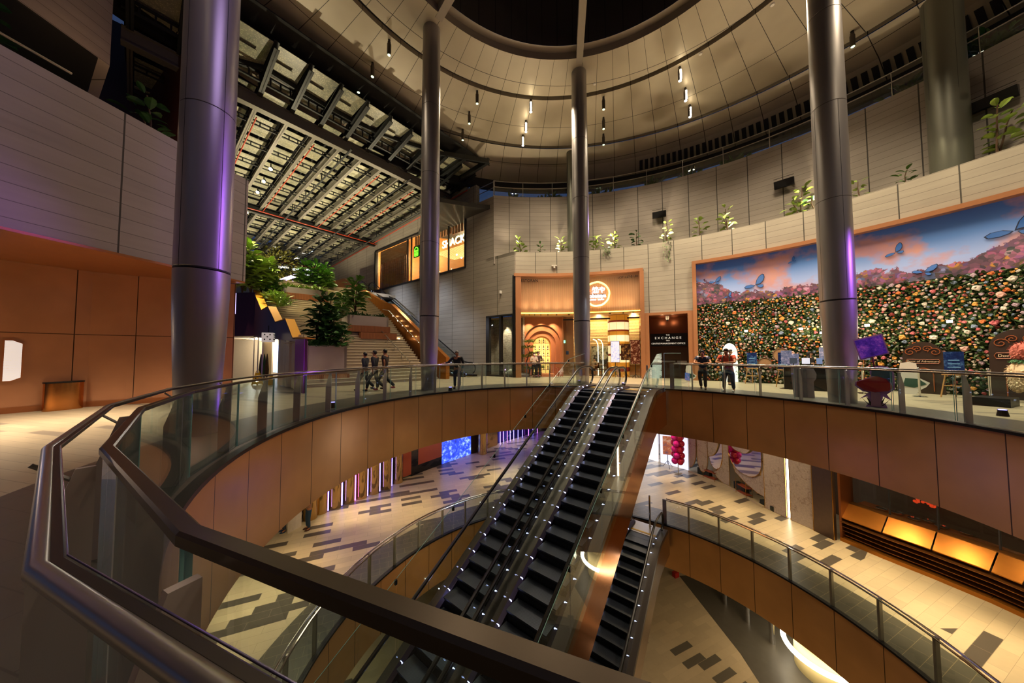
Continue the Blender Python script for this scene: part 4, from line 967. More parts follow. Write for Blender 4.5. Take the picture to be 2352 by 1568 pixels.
mb = MB(); n = 60; A = [q0+dk.normalized()*(.15+i*.065)+KC*(.25+.05*math.sin(i*.9)+.03*math.sin(i*.37)) for i in range(n)]
mb.strip([a+Vector((0,0,.02)) for a in A], [a+Vector((0,0,2.42)) for a in A]); obj('mirror_curtain', mb, M['curtain'], kio, True, recalc=False)
for i in range(3):
    a = q0+dk*(.72+.13*i); mb = MB(); mb.obox(a, dk.normalized()*.03, KC*.05, (0,0,2.55)); obj('mullion', mb, M['steel'], kio)
mb = MB(); mb.lathe([(.22,0),(.22,2.6)], q0+dk*.94+KC*.6, 20); obj('round_pillar', mb, M['cream'], kio, True)
M['scrblue'] = None
def screenmat(name, a, b, c, es=3, scale=3, seed=0.0):
    t = NT(name); P_, x = t.objc(); n = t.noise(scale, 4, P_, .7); n2 = t.noise(scale*3, 4, P_, .8)
    col = t.ramp(t.math('ADD', t.math('MULTIPLY', n, .6), t.math('MULTIPLY', n2, .4)), [(.3, srgb(a)), (.5, srgb(b)), (.66, srgb(c))])
    t.l.new(col, t.p.inputs['Base Color']); t.l.new(col, t.p.inputs['Emission Color']); t.p.inputs['Emission Strength'].default_value = es; t.p.inputs['Roughness'].default_value = .2; return t.mat
M['scrblue'] = screenmat('bright_glacier_image', '6f86d8', 'a8c8ff', 'f4f8ff', 1.3, 2.2)
a = q0+dk*1.02+KC*1.5; mb = MB(); mb.obox(a+Vector((0,0,.35)), dk.normalized()*2.2, KC*.05, (0,0,1.9)); tag(obj('image_screen', mb, M['scrblue']), 'glowing white-blue picture screen inside the kiosk entrance', 'screen')
mb = MB(); p = kp(643, 793); p.z = 2.05; c_ = Vector((p.x, p.y, 2.35))-KC*.45; mb.box(c_, (.42,.42,.42), .5); lan = thing('dice_lantern', 'white cube lantern with black dots hanging at the kiosk front', 'lantern', c_); obj('cube', mb, mat('white_cube', 'c9c2b6', .5, emit='fff2dc', es=.25), lan)
for u, v in ((-.1,-.1),(.1,-.1),(0,.02),(-.1,.12),(.1,.12)):
    e = Vector((math.cos(.5), math.sin(.5), 0)); nrm = Vector((math.sin(.5), -math.cos(.5), 0))
    for q_ in (c_+nrm*.212+e*u+Vector((0,0,v)), c_+e*.212-nrm*u+Vector((0,0,v))): mb = MB(); mb.ball(q_, .033, 8, 4); obj('dot', mb, M['blackm'], lan)
mb = MB(); mb.tube([c_+Vector((0,0,.2)), c_+Vector((0,0,.55))], .02, 6); obj('hanger', mb, M['blackm'], lan)
# wet floor sign
p = atz(591, 884, 0); root = thing('wet_floor_sign', 'yellow folding wet floor sign standing before the kiosk', 'sign', p)
for s in (-1, 1):
    a = p+Vector((0, s*.16, 0)); tp = p+Vector((0, s*.02, .62)); mb = MB(); mb.prism([a+Vector((-.16,0,.06)), a+Vector((-.16,0,0)), a+Vector((-.1,0,0)), a+Vector((-.1,0,.05)), a+Vector((.1,0,.05)), a+Vector((.1,0,0)), a+Vector((.16,0,0)), a+Vector((.16,0,.06)), tp+Vector((.1,0,0)), tp+Vector((-.1,0,0))], (0, s*.012, 0)); obj('panel', mb, M['yellow'], root)
mb = MB(); mb.tube([p+Vector((-.1,0,.62)), p+Vector((-.07,0,.72)), p+Vector((.07,0,.72)), p+Vector((.1,0,.62))], .015, 6); obj('handle', mb, M['yellow'], root)
mb = MB(); mb.prism([p+Vector((-.05,-.115,.3)), p+Vector((.05,-.115,.3)), p+Vector((0,-.09,.4))], (0,-.006,0)); obj('warning_mark', mb, M['blackm'], root)
# second sign partly hidden by the balustrade
p = atz(706, 893, 0); root = thing('wet_floor_sign', 'small yellow folding sign behind the balustrade right of the kiosk entrance', 'sign', atz(622, 884, 0))
mb = MB(); q = atz(622, 884, 0); mb.prism([q+Vector((-.1,-.1,0)), q+Vector((.1,-.1,0)), q+Vector((.06,0,.5)), q+Vector((-.06,0,.5))], (0,.015,0)); obj('panel', mb, M['yellow'], root); mb = MB(); mb.prism([q+Vector((-.1,.12,0)), q+Vector((.1,.12,0)), q+Vector((.06,.02,.5)), q+Vector((-.06,.02,.5))], (0,.015,0)); obj('panel', mb, M['yellow'], root)
# closed umbrellas
for i, x in enumerate((598, 606, 612)):
    p = atz(x, 876, 0); root = thing('closed_umbrella', 'furled dark patio umbrella in the kiosk, %s of three' % ('leftmost','middle','rightmost')[i], 'umbrella', p, 0, 'furled umbrellas in the kiosk')
    mb = MB(); mb.lathe([(.02,.25),(.09,.35),(.1,.7),(.05,1.35),(.015,1.6)], p, 10); obj('canopy', mb, cloth('umbrella_cloth', ('2c2422','1f3b2a','33211a')[i]), root, True); mb = MB(); mb.lathe([(.15,0),(.15,.04),(.02,.05),(.02,.3)], p, 10); obj('stand', mb, M['blackm'], root)
for i, x in enumerate((657, 664, 671)):
    p = atz(x, 882-i, 0); root = thing('lobby_chair', 'dark red shell chair in front of the mirror curtain, %s of three' % ('leftmost','middle','rightmost')[i], 'chair', p, 0, 'red shell chairs by the kiosk')
    m_ = cloth('red_shell_%d' % i, '6d2418'); mb = MB(); mb.ball(p+Vector((0,0,.45)), .24, 12, 6, (1,1,.25)); obj('seat', mb, m_, root, True); mb = MB(); mb.prism([p+Vector((-.2,.16,.45)), p+Vector((.2,.16,.45)), p+Vector((.17,.26,.85)), p+Vector((0,.28,.93)), p+Vector((-.17,.26,.85))], (0,.03,0)); obj('backrest', mb, m_, root)
    for sx in (-.15,.15):
        for sy in (-.15,.15): mb = MB(); mb.tube([p+Vector((sx*.6,sy*.6,.42)), p+Vector((sx,sy,0))], .012, 5); obj('leg', mb, M['blackm'], root)
# restroom blade sign
p0, p1 = atY(520, 720, 12.2), atY(530, 672, 12.2); root = thing('restroom_sign', 'tall lit restroom sign with pictograms on the plum pier', 'sign', (p0.x, 12.2, p0.z)); mb = MB(); mb.obox((p0.x, 12.2, p0.z), (.3,0,0), (0,.08,0), (0,0,p1.z-p0.z)); obj('panel', mb, mat('lit_sign_face', 'cfc8ff', .4, emit='b9b0ff', es=1.6), root)
mb = MB()
for dz in (.2, .55):
    c = Vector((p0.x+.15, 12.18, p0.z+dz)); mb.ball(c+Vector((0,0,.12)), .03, 8, 4); mb.box(c, (.07,.02,.15))
obj('pictogram', mb, M['blackm'], root)
# ---- burger bar sign and roof at the stair head
M['signpink'] = mat('glowing_lilac_letters', 'ffffff', .4, emit='e2b4ff', es=3.5); M['signwarm'] = mat('glowing_cream_letters', 'ffffff', .4, emit='ffe9a8', es=3.5)
pa, pb = atY(641, 646, 27.0), atY(679, 633, 29.5); dr = (pb-pa); L_ = dr.length
root = thing('roof_sign', 'lilac glowing letter sign over the pavilion at the top of the stairs', 'sign', pa); text('letters', 'SHAKE SHACK', L_/6.0, (pa+pb)/2+Vector((0,0,.0)), dr, (0,0,1), M['signpink'], root, .05, bold=.01)
mb = MB(); mb.obox(pa+Vector((-.5,0,-.75)), dr*1.3, (0,.12,0), (0,0,.12)); mb.obox(pa+Vector((-.5,.2,-.85)), dr*1.3, (.4,2.6,0), (0,0,.1))
for i in range(8): mb.obox(pa+dr*(i/8)+Vector((0,.2,-1.5)), dr*.01, (0,.1,0), (0,0,.7))
obj('pavilion_frame', mb, M['timber'], root)
# hall window
M['winframe'] = mat('dark_window_frame', '3a3a3c', .4, .5); M['battens'] = mat('carved_wood_batten', '8a5a35', .6, noise=.3, nscale=9)
tw0, tw1 = T860, T1069; zb_, ztp = 8.25, 12.45
win = thing('hall_window', 'large warm-lit restaurant window high in the concrete hall wall', 'window', hp(tw1, zb_))
mb = MB()
for a, b, c, d in ((tw1, tw0, zb_-.1, zb_+.05), (tw1, tw0, ztp-.05, ztp+.1), (tw1-.05, tw1+.1, zb_, ztp), (tw0-.1, tw0+.1, zb_, ztp)): mb.obox(hp(a, c, -.08), HA*(b-a), HC*.3, (0,0,d-c))
for x in (933, 942, 963, 1029): t_ = hallt(x); mb.obox(hp(t_, zb_, .0), HA*.1, HC*.12, (0,0,ztp-zb_))
obj('frame', mb, M['winframe'], win)
mb = MB(); mb.obox(hp(tw1, zb_, .06), HA*(tw0-tw1), HC*.015, (0,0,ztp-zb_)); obj('pane', mb, M['glass'], win)
mb = MB(); mb.obox(hp(tw1-.3, zb_, 3.2), HA*(tw0-tw1+.6), HC*.1, (0,0,ztp-zb_+1)); mb.obox(hp(tw1-.3, zb_-.05, .3), HA*(tw0-tw1+.6), HC*3, (0,0,.05)); mb.obox(hp(tw1-.3, ztp+.8, .3), HA*(tw0-tw1+.6), HC*3, (0,0,.05)); mb.obox(hp(tw1-.3, zb_, .3), HA*.1, HC*3, (0,0,5)); mb.obox(hp(tw0+.3, zb_, .3), HA*.1, HC*3, (0,0,5))
obj('interior', mb, mat('warm_interior_wall', 'c08a48', .7), win)
x0, x1 = hallt(932), hallt(863); mb = MB(); n = 15
for i in range(n): t_ = x0+.3+(x1-x0-.6)*i/(n-1); mb.obox(hp(t_, zb_+.1, .35), HA*.28, HC*.12, (0,0,ztp-zb_-.2))
mb.obox(hp(x0+.2, ztp-1.35, .3), HA*(x1-x0-.4), HC*.08, (0,0,1.3))
obj('batten_screen', mb, M['battens'], win)
mb = MB(); xa, xb = hallt(1066), hallt(945)
for i in range(20): t_ = xa+.2+(xb-xa)*i/20; mb.obox(hp(t_, ztp-.95 if t_ > hallt(1030) else ztp-1.1, .3), HA*.2, HC*.08, (0,0,.95))
obj('carved_band', mb, M['battens'], win)
mb = MB()
for i in range(14): mb.obox(hp(xa+.2, ztp-2.1-.0*i, .6+.16*i), HA*4.2, HC*.03, (0,0,.03))
rnd = random.Random(3)
obj('ceiling_wires', mb, mat('warm_glow_wires', 'ffd9a0', .5, emit='ffc478', es=1.5), win)
for i in range(10):
    mb = MB(); mb.ball(hp(rnd.uniform(tw1+.3, hallt(1010)), ztp-rnd.uniform(2.0,3.0), rnd.uniform(.7,2.6)), .07, 8, 5); obj('ceiling_lamp', mb, M['lampwarm'], win)
xs0, xs1 = hallx(1012, 560), hallx(1063, 545); zc_ = (hallx(1038, 553)).z
dr = Vector((xs1.x-xs0.x, xs1.y-xs0.y, 0)); cc = (xs0+xs1)/2; cc.z = zc_-.0
root = thing('window_sign', 'cream glowing letter sign inside the high hall window', 'sign', cc); hh = .98
full = dr.normalized(); ln_ = dr.length
text('letters', 'SHACK', ln_/3.15, cc+HC*.2, full, (0,0,1), M['signwarm'], root, .03, bold=.012)
text('letters', 'SHAKE', ln_/3.15, cc+HC*.2-full*ln_*1.25, full, (0,0,1), M['signwarm'], root, .03, bold=.012)
# neon burger
M['neon'] = mat('green_neon_tube', '66ff40', .4, emit='6dff2a', es=3); c = hallx(957, 578)-HC*.05
root = thing('neon_burger', 'green neon burger sign on the window edge left of the column', 'sign', c); u_ = -HA; 
def cpt(a, b): return c+u_*a+Vector((0,0,b))
mb = MB(); mb.tube([cpt(-.28,.1)]+[cpt(-.28*math.cos(pi*i/8), .1+.3*math.sin(pi*i/8)) for i in range(1,8)]+[cpt(.28,.1)], .025, 6, True)
mb.tube([cpt(-.3+.1*i, .0+.04*(i%2)) for i in range(7)], .022, 6); mb.tube([cpt(-.28,-.1), cpt(.28,-.1)], .022, 6); mb.tube([cpt(-.28,-.2), cpt(.28,-.2)], .022, 6); mb.tube([cpt(-.28,-.28), cpt(-.22,-.4), cpt(.22,-.4), cpt(.28,-.28)], .025, 6, True); obj('neon_tube', mb, M['neon'], root, True)
mb = MB(); mb.obox(cpt(-.45,-.5)+HC*.04, u_*.9, HC*.04, (0,0,1.05)); obj('backing', mb, mat('dark_green_backing', '173312', .4), root)
# distant office blocks
def officeblock(label, c, d, lit, seed, col='1a2430'):
    t = NT('office_windows_%d' % seed); P_, x = t.objc(); u = t.math('ADD', x[0], x[1]); cell = t.comb(t.math('FLOOR', t.math('DIVIDE', u, 1.3)), t.math('FLOOR', t.math('DIVIDE', x[2], 1.1)))
    wn = t.new('ShaderNodeTexWhiteNoise', noise_dimensions='2D'); t.l.new(cell, wn.inputs['Vector']); fr = t.math('LESS_THAN', t.math('FRACT', t.math('DIVIDE', x[2], 1.1)), .45)
    on = t.math('MULTIPLY', t.math('GREATER_THAN', wn.outputs[0], 1-lit), fr); t.p.inputs['Base Color'].default_value = srgb(col); t.l.new(t.mix(wn.outputs[0], srgb('9fd8ff'), srgb('fff0d0')), t.p.inputs['Emission Color']); t.l.new(t.math('MULTIPLY', on, 1.3), t.p.inputs['Emission Strength'])
    mb = MB(); mb.box(c, d); tag(obj('office_tower', mb, t.mat), label, 'building')
officeblock('distant office tower with lit cool windows beyond the stair head', (-38, 62, 12), (9, 9, 22), .5, 1)
officeblock('second distant dark tower left of the stair head', (-50, 68, 12), (9, 9, 26), .3, 2)
officeblock('distant lit tower seen over the right upper balustrade', (62, 38, 24), (8, 14, 34), .35, 3, '26313c')
officeblock('distant tower behind the upper wall near the centre', (30, 75, 20), (10, 8, 40), .12, 4, '1c2a3a')
# ================================================================== SHOPFRONTS ON THE CURVED WALL
def fa(x, R=RW): return ang(atR(x, 700, R, CW), CW)
def fp(x, z, R=RW): p = atR(x, 700, R, CW); p.z = z; return p
def fz(x, y, R=RW): return atR(x, y, R, CW).z
def tang(a): return Vector((math.cos(math.radians(a)), -math.sin(math.radians(a)), 0))
def outn(a): return Vector((math.sin(math.radians(a)), math.cos(math.radians(a)), 0))
# restaurant frame
M['cframe'] = mat('copper_portal_frame', 'b27a54', .4, .3, noise=.06)
mb = MB(); mb.arc(CW, RW-.25, RW+.2, A1181, A1481-.1, 6.72, 6.9, 16); mb.arc(CW, RW-.22, RW+1.6, A1181+.35, A1196, 0, 6.72, 3); mb.arc(CW, RW-.25, RW+.6, A1470, A1481, 0, 6.72, 3)
struct('trim_9', mb, M['cframe'])
mb = MB(); mb.arc(CW, RW-.1, RW+.5, A1181-.3, A1181+.35, 0, 6.8, 3); struct('trim_10', mb, M['blackm'])
fas = thing('slatted_fascia', 'tall amber slatted fascia over the restaurant entrance', 'fascia', fp(1330, 4.25))
mb = MB(); mb.arc(CW, RW+.02, RW+.1, A1196, A1470, 4.35, 6.72, 24); obj('backing', mb, mat('amber_fascia_backing', 'dcb48c', .6), fas)
mb = MB(); n = 118
for i in range(n):
    a = A1196+(A1470-A1196)*(i+.5)/n; p = pol(CW, RW-.035, a, 4.3); mb.obox(p-tang(a)*.014, tang(a)*.028, outn(a)*.06, (0,0,2.2 if True else 0))
obj('slats', mb, mat('amber_fascia_slats', 'b98a62', .6), fas)
mb = MB(); mb.arc(CW, RW-.06, RW-.0, A1196, A1470, 4.24, 4.3, 24); obj('led_strip', mb, M['ledwarm'], fas, label='glowing yellow light line')
rd, ud = tang((A1196+A1470)/2), Vector((0,0,1))
text('lettering', 'RESTORAN', .26, fp(1214, 6.45, RW-.08), tang(fa(1214)), ud, M['blackm'], fas, .01)
text('lettering', 'LOT L27.01.00', .2, fp(1443, 6.45, RW-.08), tang(fa(1443)), ud, M['blackm'], fas, .01)
# round sign
sc = fp(1371, 0, RW-.28); sc.z = fz(1371, 677); a_ = fa(1371); T_, N_ = tang(a_), -outn(a_)
def sq(u, v, w=0.0): return sc+T_*u+Vector((0,0,v))+N_*w
sg = thing('round_sign', 'round glowing white and yellow restaurant sign behind the centre column', 'sign', sc)
mb = MB()
for r, w, th in ((.78, .035, 0),(.74,.02,.3),(.81,.02,.9)):
    rnd = random.Random(r); mb.tube([sq((r+.012*math.sin(k*.9+th))*math.cos(2*pi*k/40), (r+.012*math.cos(k*1.3+th))*math.sin(2*pi*k/40), .02) for k in range(40)], w, 6, True)
obj('brushed_ring', mb, mat('glowing_yellow_ring', 'fff2c0', .4, emit='ffd050', es=3.2), sg, True)
M['signwhite'] = mat('glowing_white_letters', 'ffffff', .4, emit='dfe6ff', es=2.6)
text('letters', 'robataya', .34, sq(-.02,-.12,.02), T_, ud, M['signwhite'], sg, .03, bold=.008)
text('letters', 'yakitori   kitchen', .13, sq(0,-.36,.02), T_, ud, M['signwhite'], sg, .02, bold=.004)
text('letters', '焼や', .42, sq(.12,.24,.02), T_, ud, M['signwhite'], sg, .03, bold=.01)
mb = MB(); mb.ball(sq(.02,-.36,.04), .05, 8, 5); mb.ball(sq(-.42,.24,.04), .07, 8, 5); obj('red_mark', mb, mat('red_sign_mark', 'ff5030', .4, emit='ff4020', es=5), sg)
mb = MB(); mb.tube([sq(-.5,0,-.2), sq(.5,0,-.2)], .02, 5); obj('bracket', mb, M['blackm'], sg)
# timber soffit and interior
mb = MB(); mb.arc(CW, RW-.02, RW+3.0, A1196, A1470, 4.12, 4.2, 20); struct('ceiling', mb, brushed('pale_timber_soffit', 'd9b27c', .5, lin=(.2,1)))
mb = MB(); mb.arc(CW, RW-.02, RW+3.0, A1196, A1470, .0, .02, 20); struct('floor', mb, mat('restaurant_floor', 'b7a487', .4))
RB = RW+1.35
terr = mat('terracotta_plaster', 'c07a52', .7, noise=.05)
# terracotta arch wall
ac = fp(1243.5, 0, RB); aA = fa(1243.5, RB); AT, AN = tang(aA), -outn(aA)
def ap(u, v, w=0.0): return ac+AT*u+Vector((0,0,v))+AN*w
arch = thing('terracotta_arch_wall', 'terracotta wall with nested arches around a lit bottle niche', 'wall panel', ac)
def archring(r0, z, w0, w1, n=24, rin=None):
    """plate with arched opening of radius r0, spring height z, from depth w0 to w1, outer radius rin"""
    mb = MB(); I = [(-r0,0)]+[(-r0*math.cos(pi*i/n), z+r0*math.sin(pi*i/n)) for i in range(n+1)]+[(r0,0)]
    O = [(-rin,0)]+[(-rin*math.cos(pi*i/n), z+rin*math.sin(pi*i/n)) for i in range(n+1)]+[(rin,0)]
    for i in range(len(I)-1): mb.prism([ap(*I[i], w0), ap(*I[i+1], w0), ap(*O[i+1], w0), ap(*O[i], w0)], AN*(w1-w0))
    return mb
W0 = 1.5
# outer wall with square outline and arched opening
mb = MB(); n = 24; r0 = 1.25; z = 2.35; I = [(-r0*math.cos(pi*i/n), z+r0*math.sin(pi*i/n)) for i in range(n+1)]
for a, b in zip(I, I[1:]): mb.prism([ap(*a, .3), ap(*b, .3), ap(b[0], 4.12, .3), ap(a[0], 4.12, .3)], AN*.12)
mb.prism([ap(-r0,0,.3), ap(-r0,4.12,.3), ap(-W0,4.12,.3), ap(-W0,0,.3)], AN*.12); mb.prism([ap(r0,0,.3), ap(r0,4.12,.3), ap(W0,4.12,.3), ap(W0,0,.3)], AN*.12)
obj('outer_wall', mb, terr, arch)
obj('middle_arch', archring(.97, 2.2, .15, .3, rin=1.27), terr, arch); obj('inner_arch', archring(.66, 2.15, .0, .15, rin=1.0), terr, arch)
obj('niche_reveal', archring(.6, 2.12, -.3, .0, rin=.68), mat('amber_niche_reveal', 'd99a4a', .5), arch)
mb = MB(); mb.prism([ap(-.6,0,-.32), ap(.6,0,-.32)]+[ap(.6*math.cos(pi*i/16), 2.12+.6*math.sin(pi*i/16), -.32) for i in range(17)], -AN*.03); obj('lit_back', mb, mat('glowing_niche_back', 'ffe6a0', .5, emit='ffcf6a', es=1.0), arch, label='glowing yellow niche back')
sh = thing('bottle_shelves', 'thin shelves inside the glowing arched niche', 'shelf', ap(0,0,-.2))
for i in range(5):
    z = .42+.47*i; w = .6 if z < 2.12 else math.sqrt(.36-(z-2.12)**2); mb = MB(); mb.prism([ap(-w,z,-.3), ap(w,z,-.3), ap(w,z,-.02), ap(-w,z,-.02)], (0,0,.02)); obj('shelf_board', mb, M['cframe'], sh)
mb = MB(); mb.prism([ap(-.01,0,-.28), ap(.01,0,-.28), ap(.01,2.6,-.28), ap(-.01,2.6,-.28)], AN*.02); mb.prism([ap(.29,0,-.28), ap(.31,0,-.28), ap(.31,2.6,-.28), ap(.29,2.6,-.28)], AN*.02); obj('divider', mb, M['cframe'], sh)
bt = [mat('brown_bottle_glass', '3a1c0a', .15), mat('green_bottle_glass', '1c2f16', .15)]; lb = mat('bottle_label', 'ece4d0', .6)
bp = None; rown = ('bottom', 'second', 'middle', 'fourth', 'top')
for i in range(5):
    for j in range(4):
        z = .44+.47*i; u = -.45+.3*j
        if i == 4 and j in (0, 3): continue
        p = ap(u, z, -.16); lab = 'sake bottle on the %s niche shelf, %s from the left' % (rown[i], ('first','second','third','last')[j])
        if bp is None:
            bp = thing('sake_bottle', lab, 'bottle', p, 0, 'sake bottles in the arched niche'); mb = MB(); mb.lathe([(.04,0),(.042,.02),(.042,.19),(.015,.26),(.013,.34),(.016,.36)], p, 12); obj('body', mb, bt[0], bp, True); mb = MB(); mb.lathe([(.0435,.05),(.0435,.15)], p, 12, False); obj('paper_label', mb, lb, bp, True)
        else: dup(bp, p, None, lab)
# bonsai, rocks, bridge rails
bs = [fp(1213, 0, RW+.45)]; bz = bs[0]
root = thing('bonsai_pine', 'cloud-pruned green pine in front of the terracotta wall', 'tree', bz); mb = MB(); pth = [bz, bz+Vector((.1,0,.5)), bz+Vector((-.15,0,1.0)), bz+Vector((.1,0,1.6)), bz+Vector((-.1,0,2.2))]; mb.tube(pth, [.06,.05,.04,.03,.02], 7)
PD = [(.1,.55,.35),(.55,1.05,.4),(-.2,1.35,.42),(.4,1.55,.35),(-.05,1.95,.4),(.1,2.35,.32),(.75,.6,.28),(.6,.15,.2)]
for u, z, r in PD: mb.tube([bz+Vector((0,0,z-.1)), bz+Vector((u*.8,-.05,z))], .02, 5)
obj('trunk', mb, M['bark'], root, True); mb = MB(); rnd = random.Random(4)
for u, z, r in PD:
    for k in range(110): q = rnd.uniform(0,2*pi); e = r*math.sqrt(rnd.random()); leafblade(mb, bz+Vector((u+e*math.cos(q), e*math.sin(q)*.6-.05, z+rnd.uniform(-.04,.14))), (math.cos(q), math.sin(q), .5), .17, .1, .3)
obj('foliage', mb, M['leafyl'], root, recalc=False)
def rock(label, c, r, sc, seed):
    rnd = random.Random(seed); mb = MB(); mb.ball((0,0,0), r, 14, 9, sc); mb.v = [tuple(Vector(v)*(1+rnd.uniform(-.1,.1)*(1 if k < len(mb.v)-2 else 0))+Vector(c)+Vector((0,0,r*sc[2]*.75))) for k, v in enumerate(mb.v)]
    return tag(obj('rock', mb, mat('grey_boulder_%d' % seed, '8f8a80' if seed % 2 else 'cfc8b8', .85, noise=.3, nscale=4), None, True), label, 'rock', 'rocks at the restaurant front')
rock('flat grey rock at the foot of the pine', fp(1203, 0, RW+.4), .42, (1,.6,.4), 1); rock('small pale rock beside the red bridge rail', fp(1231, 0, RW+.35), .22, (1.2,.6,.5), 2)
bri = mat('red_lacquer', 'b5452c', .4)
brd = thing('arched_red_bridge', 'little red arched bridge leading to the niche', 'bridge', fp(1258, 0, RW+.3))
mb = MB(); b0, b1 = fp(1243, 0, RW+.15), fp(1273, 0, RW+.15); d_ = b1-b0; mb.prism([b0, b1, b1+Vector((0,0,.2)), b0+Vector((0,0,.2))], outn(aA)*1.0); obj('deck', mb, mat('terracotta_step', 'c97c4a', .6), brd)
for s, (xa, xb) in enumerate(((1243, 1228), (1273, 1290))):
    q0, q1 = fp(xa, 0, RW+.2), fp(xb, 0, RW+.1); q0, q1 = (q0, q1); rl = obj('railing', (lambda mb: (mb.tube([q0.lerp(q1, i/8)+Vector((0,0,.62-.35*(i/8)**1.6)) for i in range(9)], .02, 6), mb.tube([q0.lerp(q1, i/8)+Vector((0,0,.42-.3*(i/8)**1.6)) for i in range(9)], .015, 6), mb)[-1])(MB()), bri, brd, True)
    for i in range(5): p = q0.lerp(q1, i/4); mb = MB(); mb.tube([p, p+Vector((0,0,.66-.35*(i/4)**1.6+(.12 if i in (0,2) else 0)))], .02, 6); obj('baluster', mb, bri, rl)
# door panel with exit sign, interior glass wall
mb = MB(); mb.arc(CW, RB-.2, RB, fa(1291, RB), fa(1316, RB), 0, 4.1, 3); tag(obj('copper_wall_panel', mb, M['cframe']), 'copper panelled wall right of the terracotta arches', 'wall panel')
def flatpanel(name, x0, x1, z0, z1, R, m, parent=None, th=.03, label=None):
    a, b = fp(x0, z0, R), fp(x1, z0, R); n_ = outn((fa(x0,R)+fa(x1,R))/2); mb = MB(); mb.obox(a, b-a, n_*th, (0,0,z1-z0)); return obj(name, mb, m, parent, label=label)
o = flatpanel('exit_sign', 1293, 1297.5, 2.3, 2.5, RB-.3, mat('green_exit_sign', '7fe0b0', .4, emit='7fe0b0', es=2.5)); tag(o, 'tiny green exit sign on the copper wall panel', 'sign')
o = flatpanel('blue_notice', 1299, 1305, 1.5, 1.75, RB-.22, mat('blue_notice', '28406a', .5)); tag(o, 'small dark blue notice on the copper wall panel', 'notice')
fr = thing('restaurant_glazing', 'glass front of the dining room between the arches and the right jamb', 'glazing', fp(1380, 0, RW+.7))
flatpanel('pane', 1293, 1350, 0.05, 3.85, RW+.75, M['glass'], fr); flatpanel('pane', 1352, 1398, 0.05, 3.85, RW+.75, M['glass'], fr); flatpanel('pane', 1440, 1468, .05, 3.85, RW+.75, M['glass'], fr)
for x in (1291, 1350, 1397, 1440, 1467): flatpanel('mullion', x, x+1.5, 0, 4.1, RW+.72, M['cframe'], fr, .08)
flatpanel('header', 1293, 1468, 3.85, 3.95, RW+.72, M['winframe'], fr, .08)
# scallop wall
sca = thing('scalloped_feature_wall', 'glowing wall of overlapping scallop tiles inside the dining room', 'wall panel', fp(1400, 0, RW+2.6)); mb = MB()
x_ = 1294
RR = RW+2.6; aa0, aa1 = fa(1294, RR), fa(1470, RR); mb.arc(CW, RR, RR+.2, aa0, aa1, 0, 4.1, 12); obj('backing', mb, mat('amber_backing', 'c88a3f', .6), sca)
mb = MB()
rws = 15
for r in range(rws):
    z = .9+r*.21; nn_ = 26
    for k in range(nn_):
        a = aa0+(aa1-aa0)*(k+.5*(r%2))/nn_; c = pol(CW, RR-.04, a, z); t = tang(a); 
        mb.add([c+t*(.155*math.cos(q))+Vector((0,0,.15*math.sin(q)))-outn(a)*(.07 if math.sin(q) < -.3 else .0) for q in [pi+pi*i/6 for i in range(7)]]+[c+t*.155+Vector((0,0,.08)), c-t*.155+Vector((0,0,.08))], [tuple(range(9))])
obj('scallop_tiles', mb, mat('cream_scallop_tile', 'e8c48c', .5), sca, recalc=False)
t = NT('sketchy_mural'); P_, x = t.objc(); n = t.noise(1.8, 5, P_, .75); t.l.new(t.ramp(n, [(.45, srgb('27241f')), (.52, srgb('b9b09a')), (.6, srgb('47503a'))]), t.p.inputs['Base Color']); t.p.inputs['Roughness'].default_value = .6; M['sketch'] = t.mat
o = flatpanel('mural_screen', 1356, 1398, .3, 2.1, RW+2.3, M['sketch']); tag(o, 'black and white sketch mural screen behind the dining tables', 'screen')
for x in (1372, 1383):
    p = fp(x, 0, RW+2.1); mb = MB(); mb.tube([p, p+Vector((0,0,2.2)), p+Vector((-.12,0,2.5)), p+Vector((-.35,0,2.6))], .025, 6); tag(obj('arc_lamp', mb, mat('glowing_arc', 'fff4d8', .4, emit='ffe9b8', es=4) if 'glowing_arc' not in bpy.data.materials else bpy.data.materials['glowing_arc'], None, True), 'slim glowing arc lamp before the sketch mural, %s one' % ('left' if x == 1372 else 'right'), 'lamp')
# striped lantern column
lc = fp(1419, 0, RW+1.0); lan = thing('striped_lantern_column', 'huge striped lantern column in white, red and amber inside the restaurant', 'lantern', lc)
lw, lr, la_ = mat('lantern_white_glow', 'fff3d0', .5, emit='ffe6a8', es=.75), mat('lantern_red_band', 'a8402a', .6), mat('lantern_amber_band', 'd99a3c', .5, emit='ffa62e', es=.2)
R_l = .68; z = 0
for h, m_ in ((.38, la_), (.28, lr), (.32, la_), (.42, lw), (.14, lr), (.55, lw), (.1, lr), (.16, la_), (.42, lw), (.26, la_), (.1, lr), (.5, lw), (.12, lr), (.35, la_)):
    mb = MB(); mb.lathe([(R_l-.03, z), (R_l, z+.02), (R_l, z+h-.02), (R_l-.03, z+h)], lc, 28); obj('band', mb, m_, lan, True); z += h
mb = MB()
for i in range(8): q = i*pi/4+.3; c = lc+Vector((math.cos(q), math.sin(q), 0))*(R_l+.003); mb.box((c.x, c.y, z/2), (.012,.012,z), 0)
obj('ribs', mb, M['cframe'], lan)
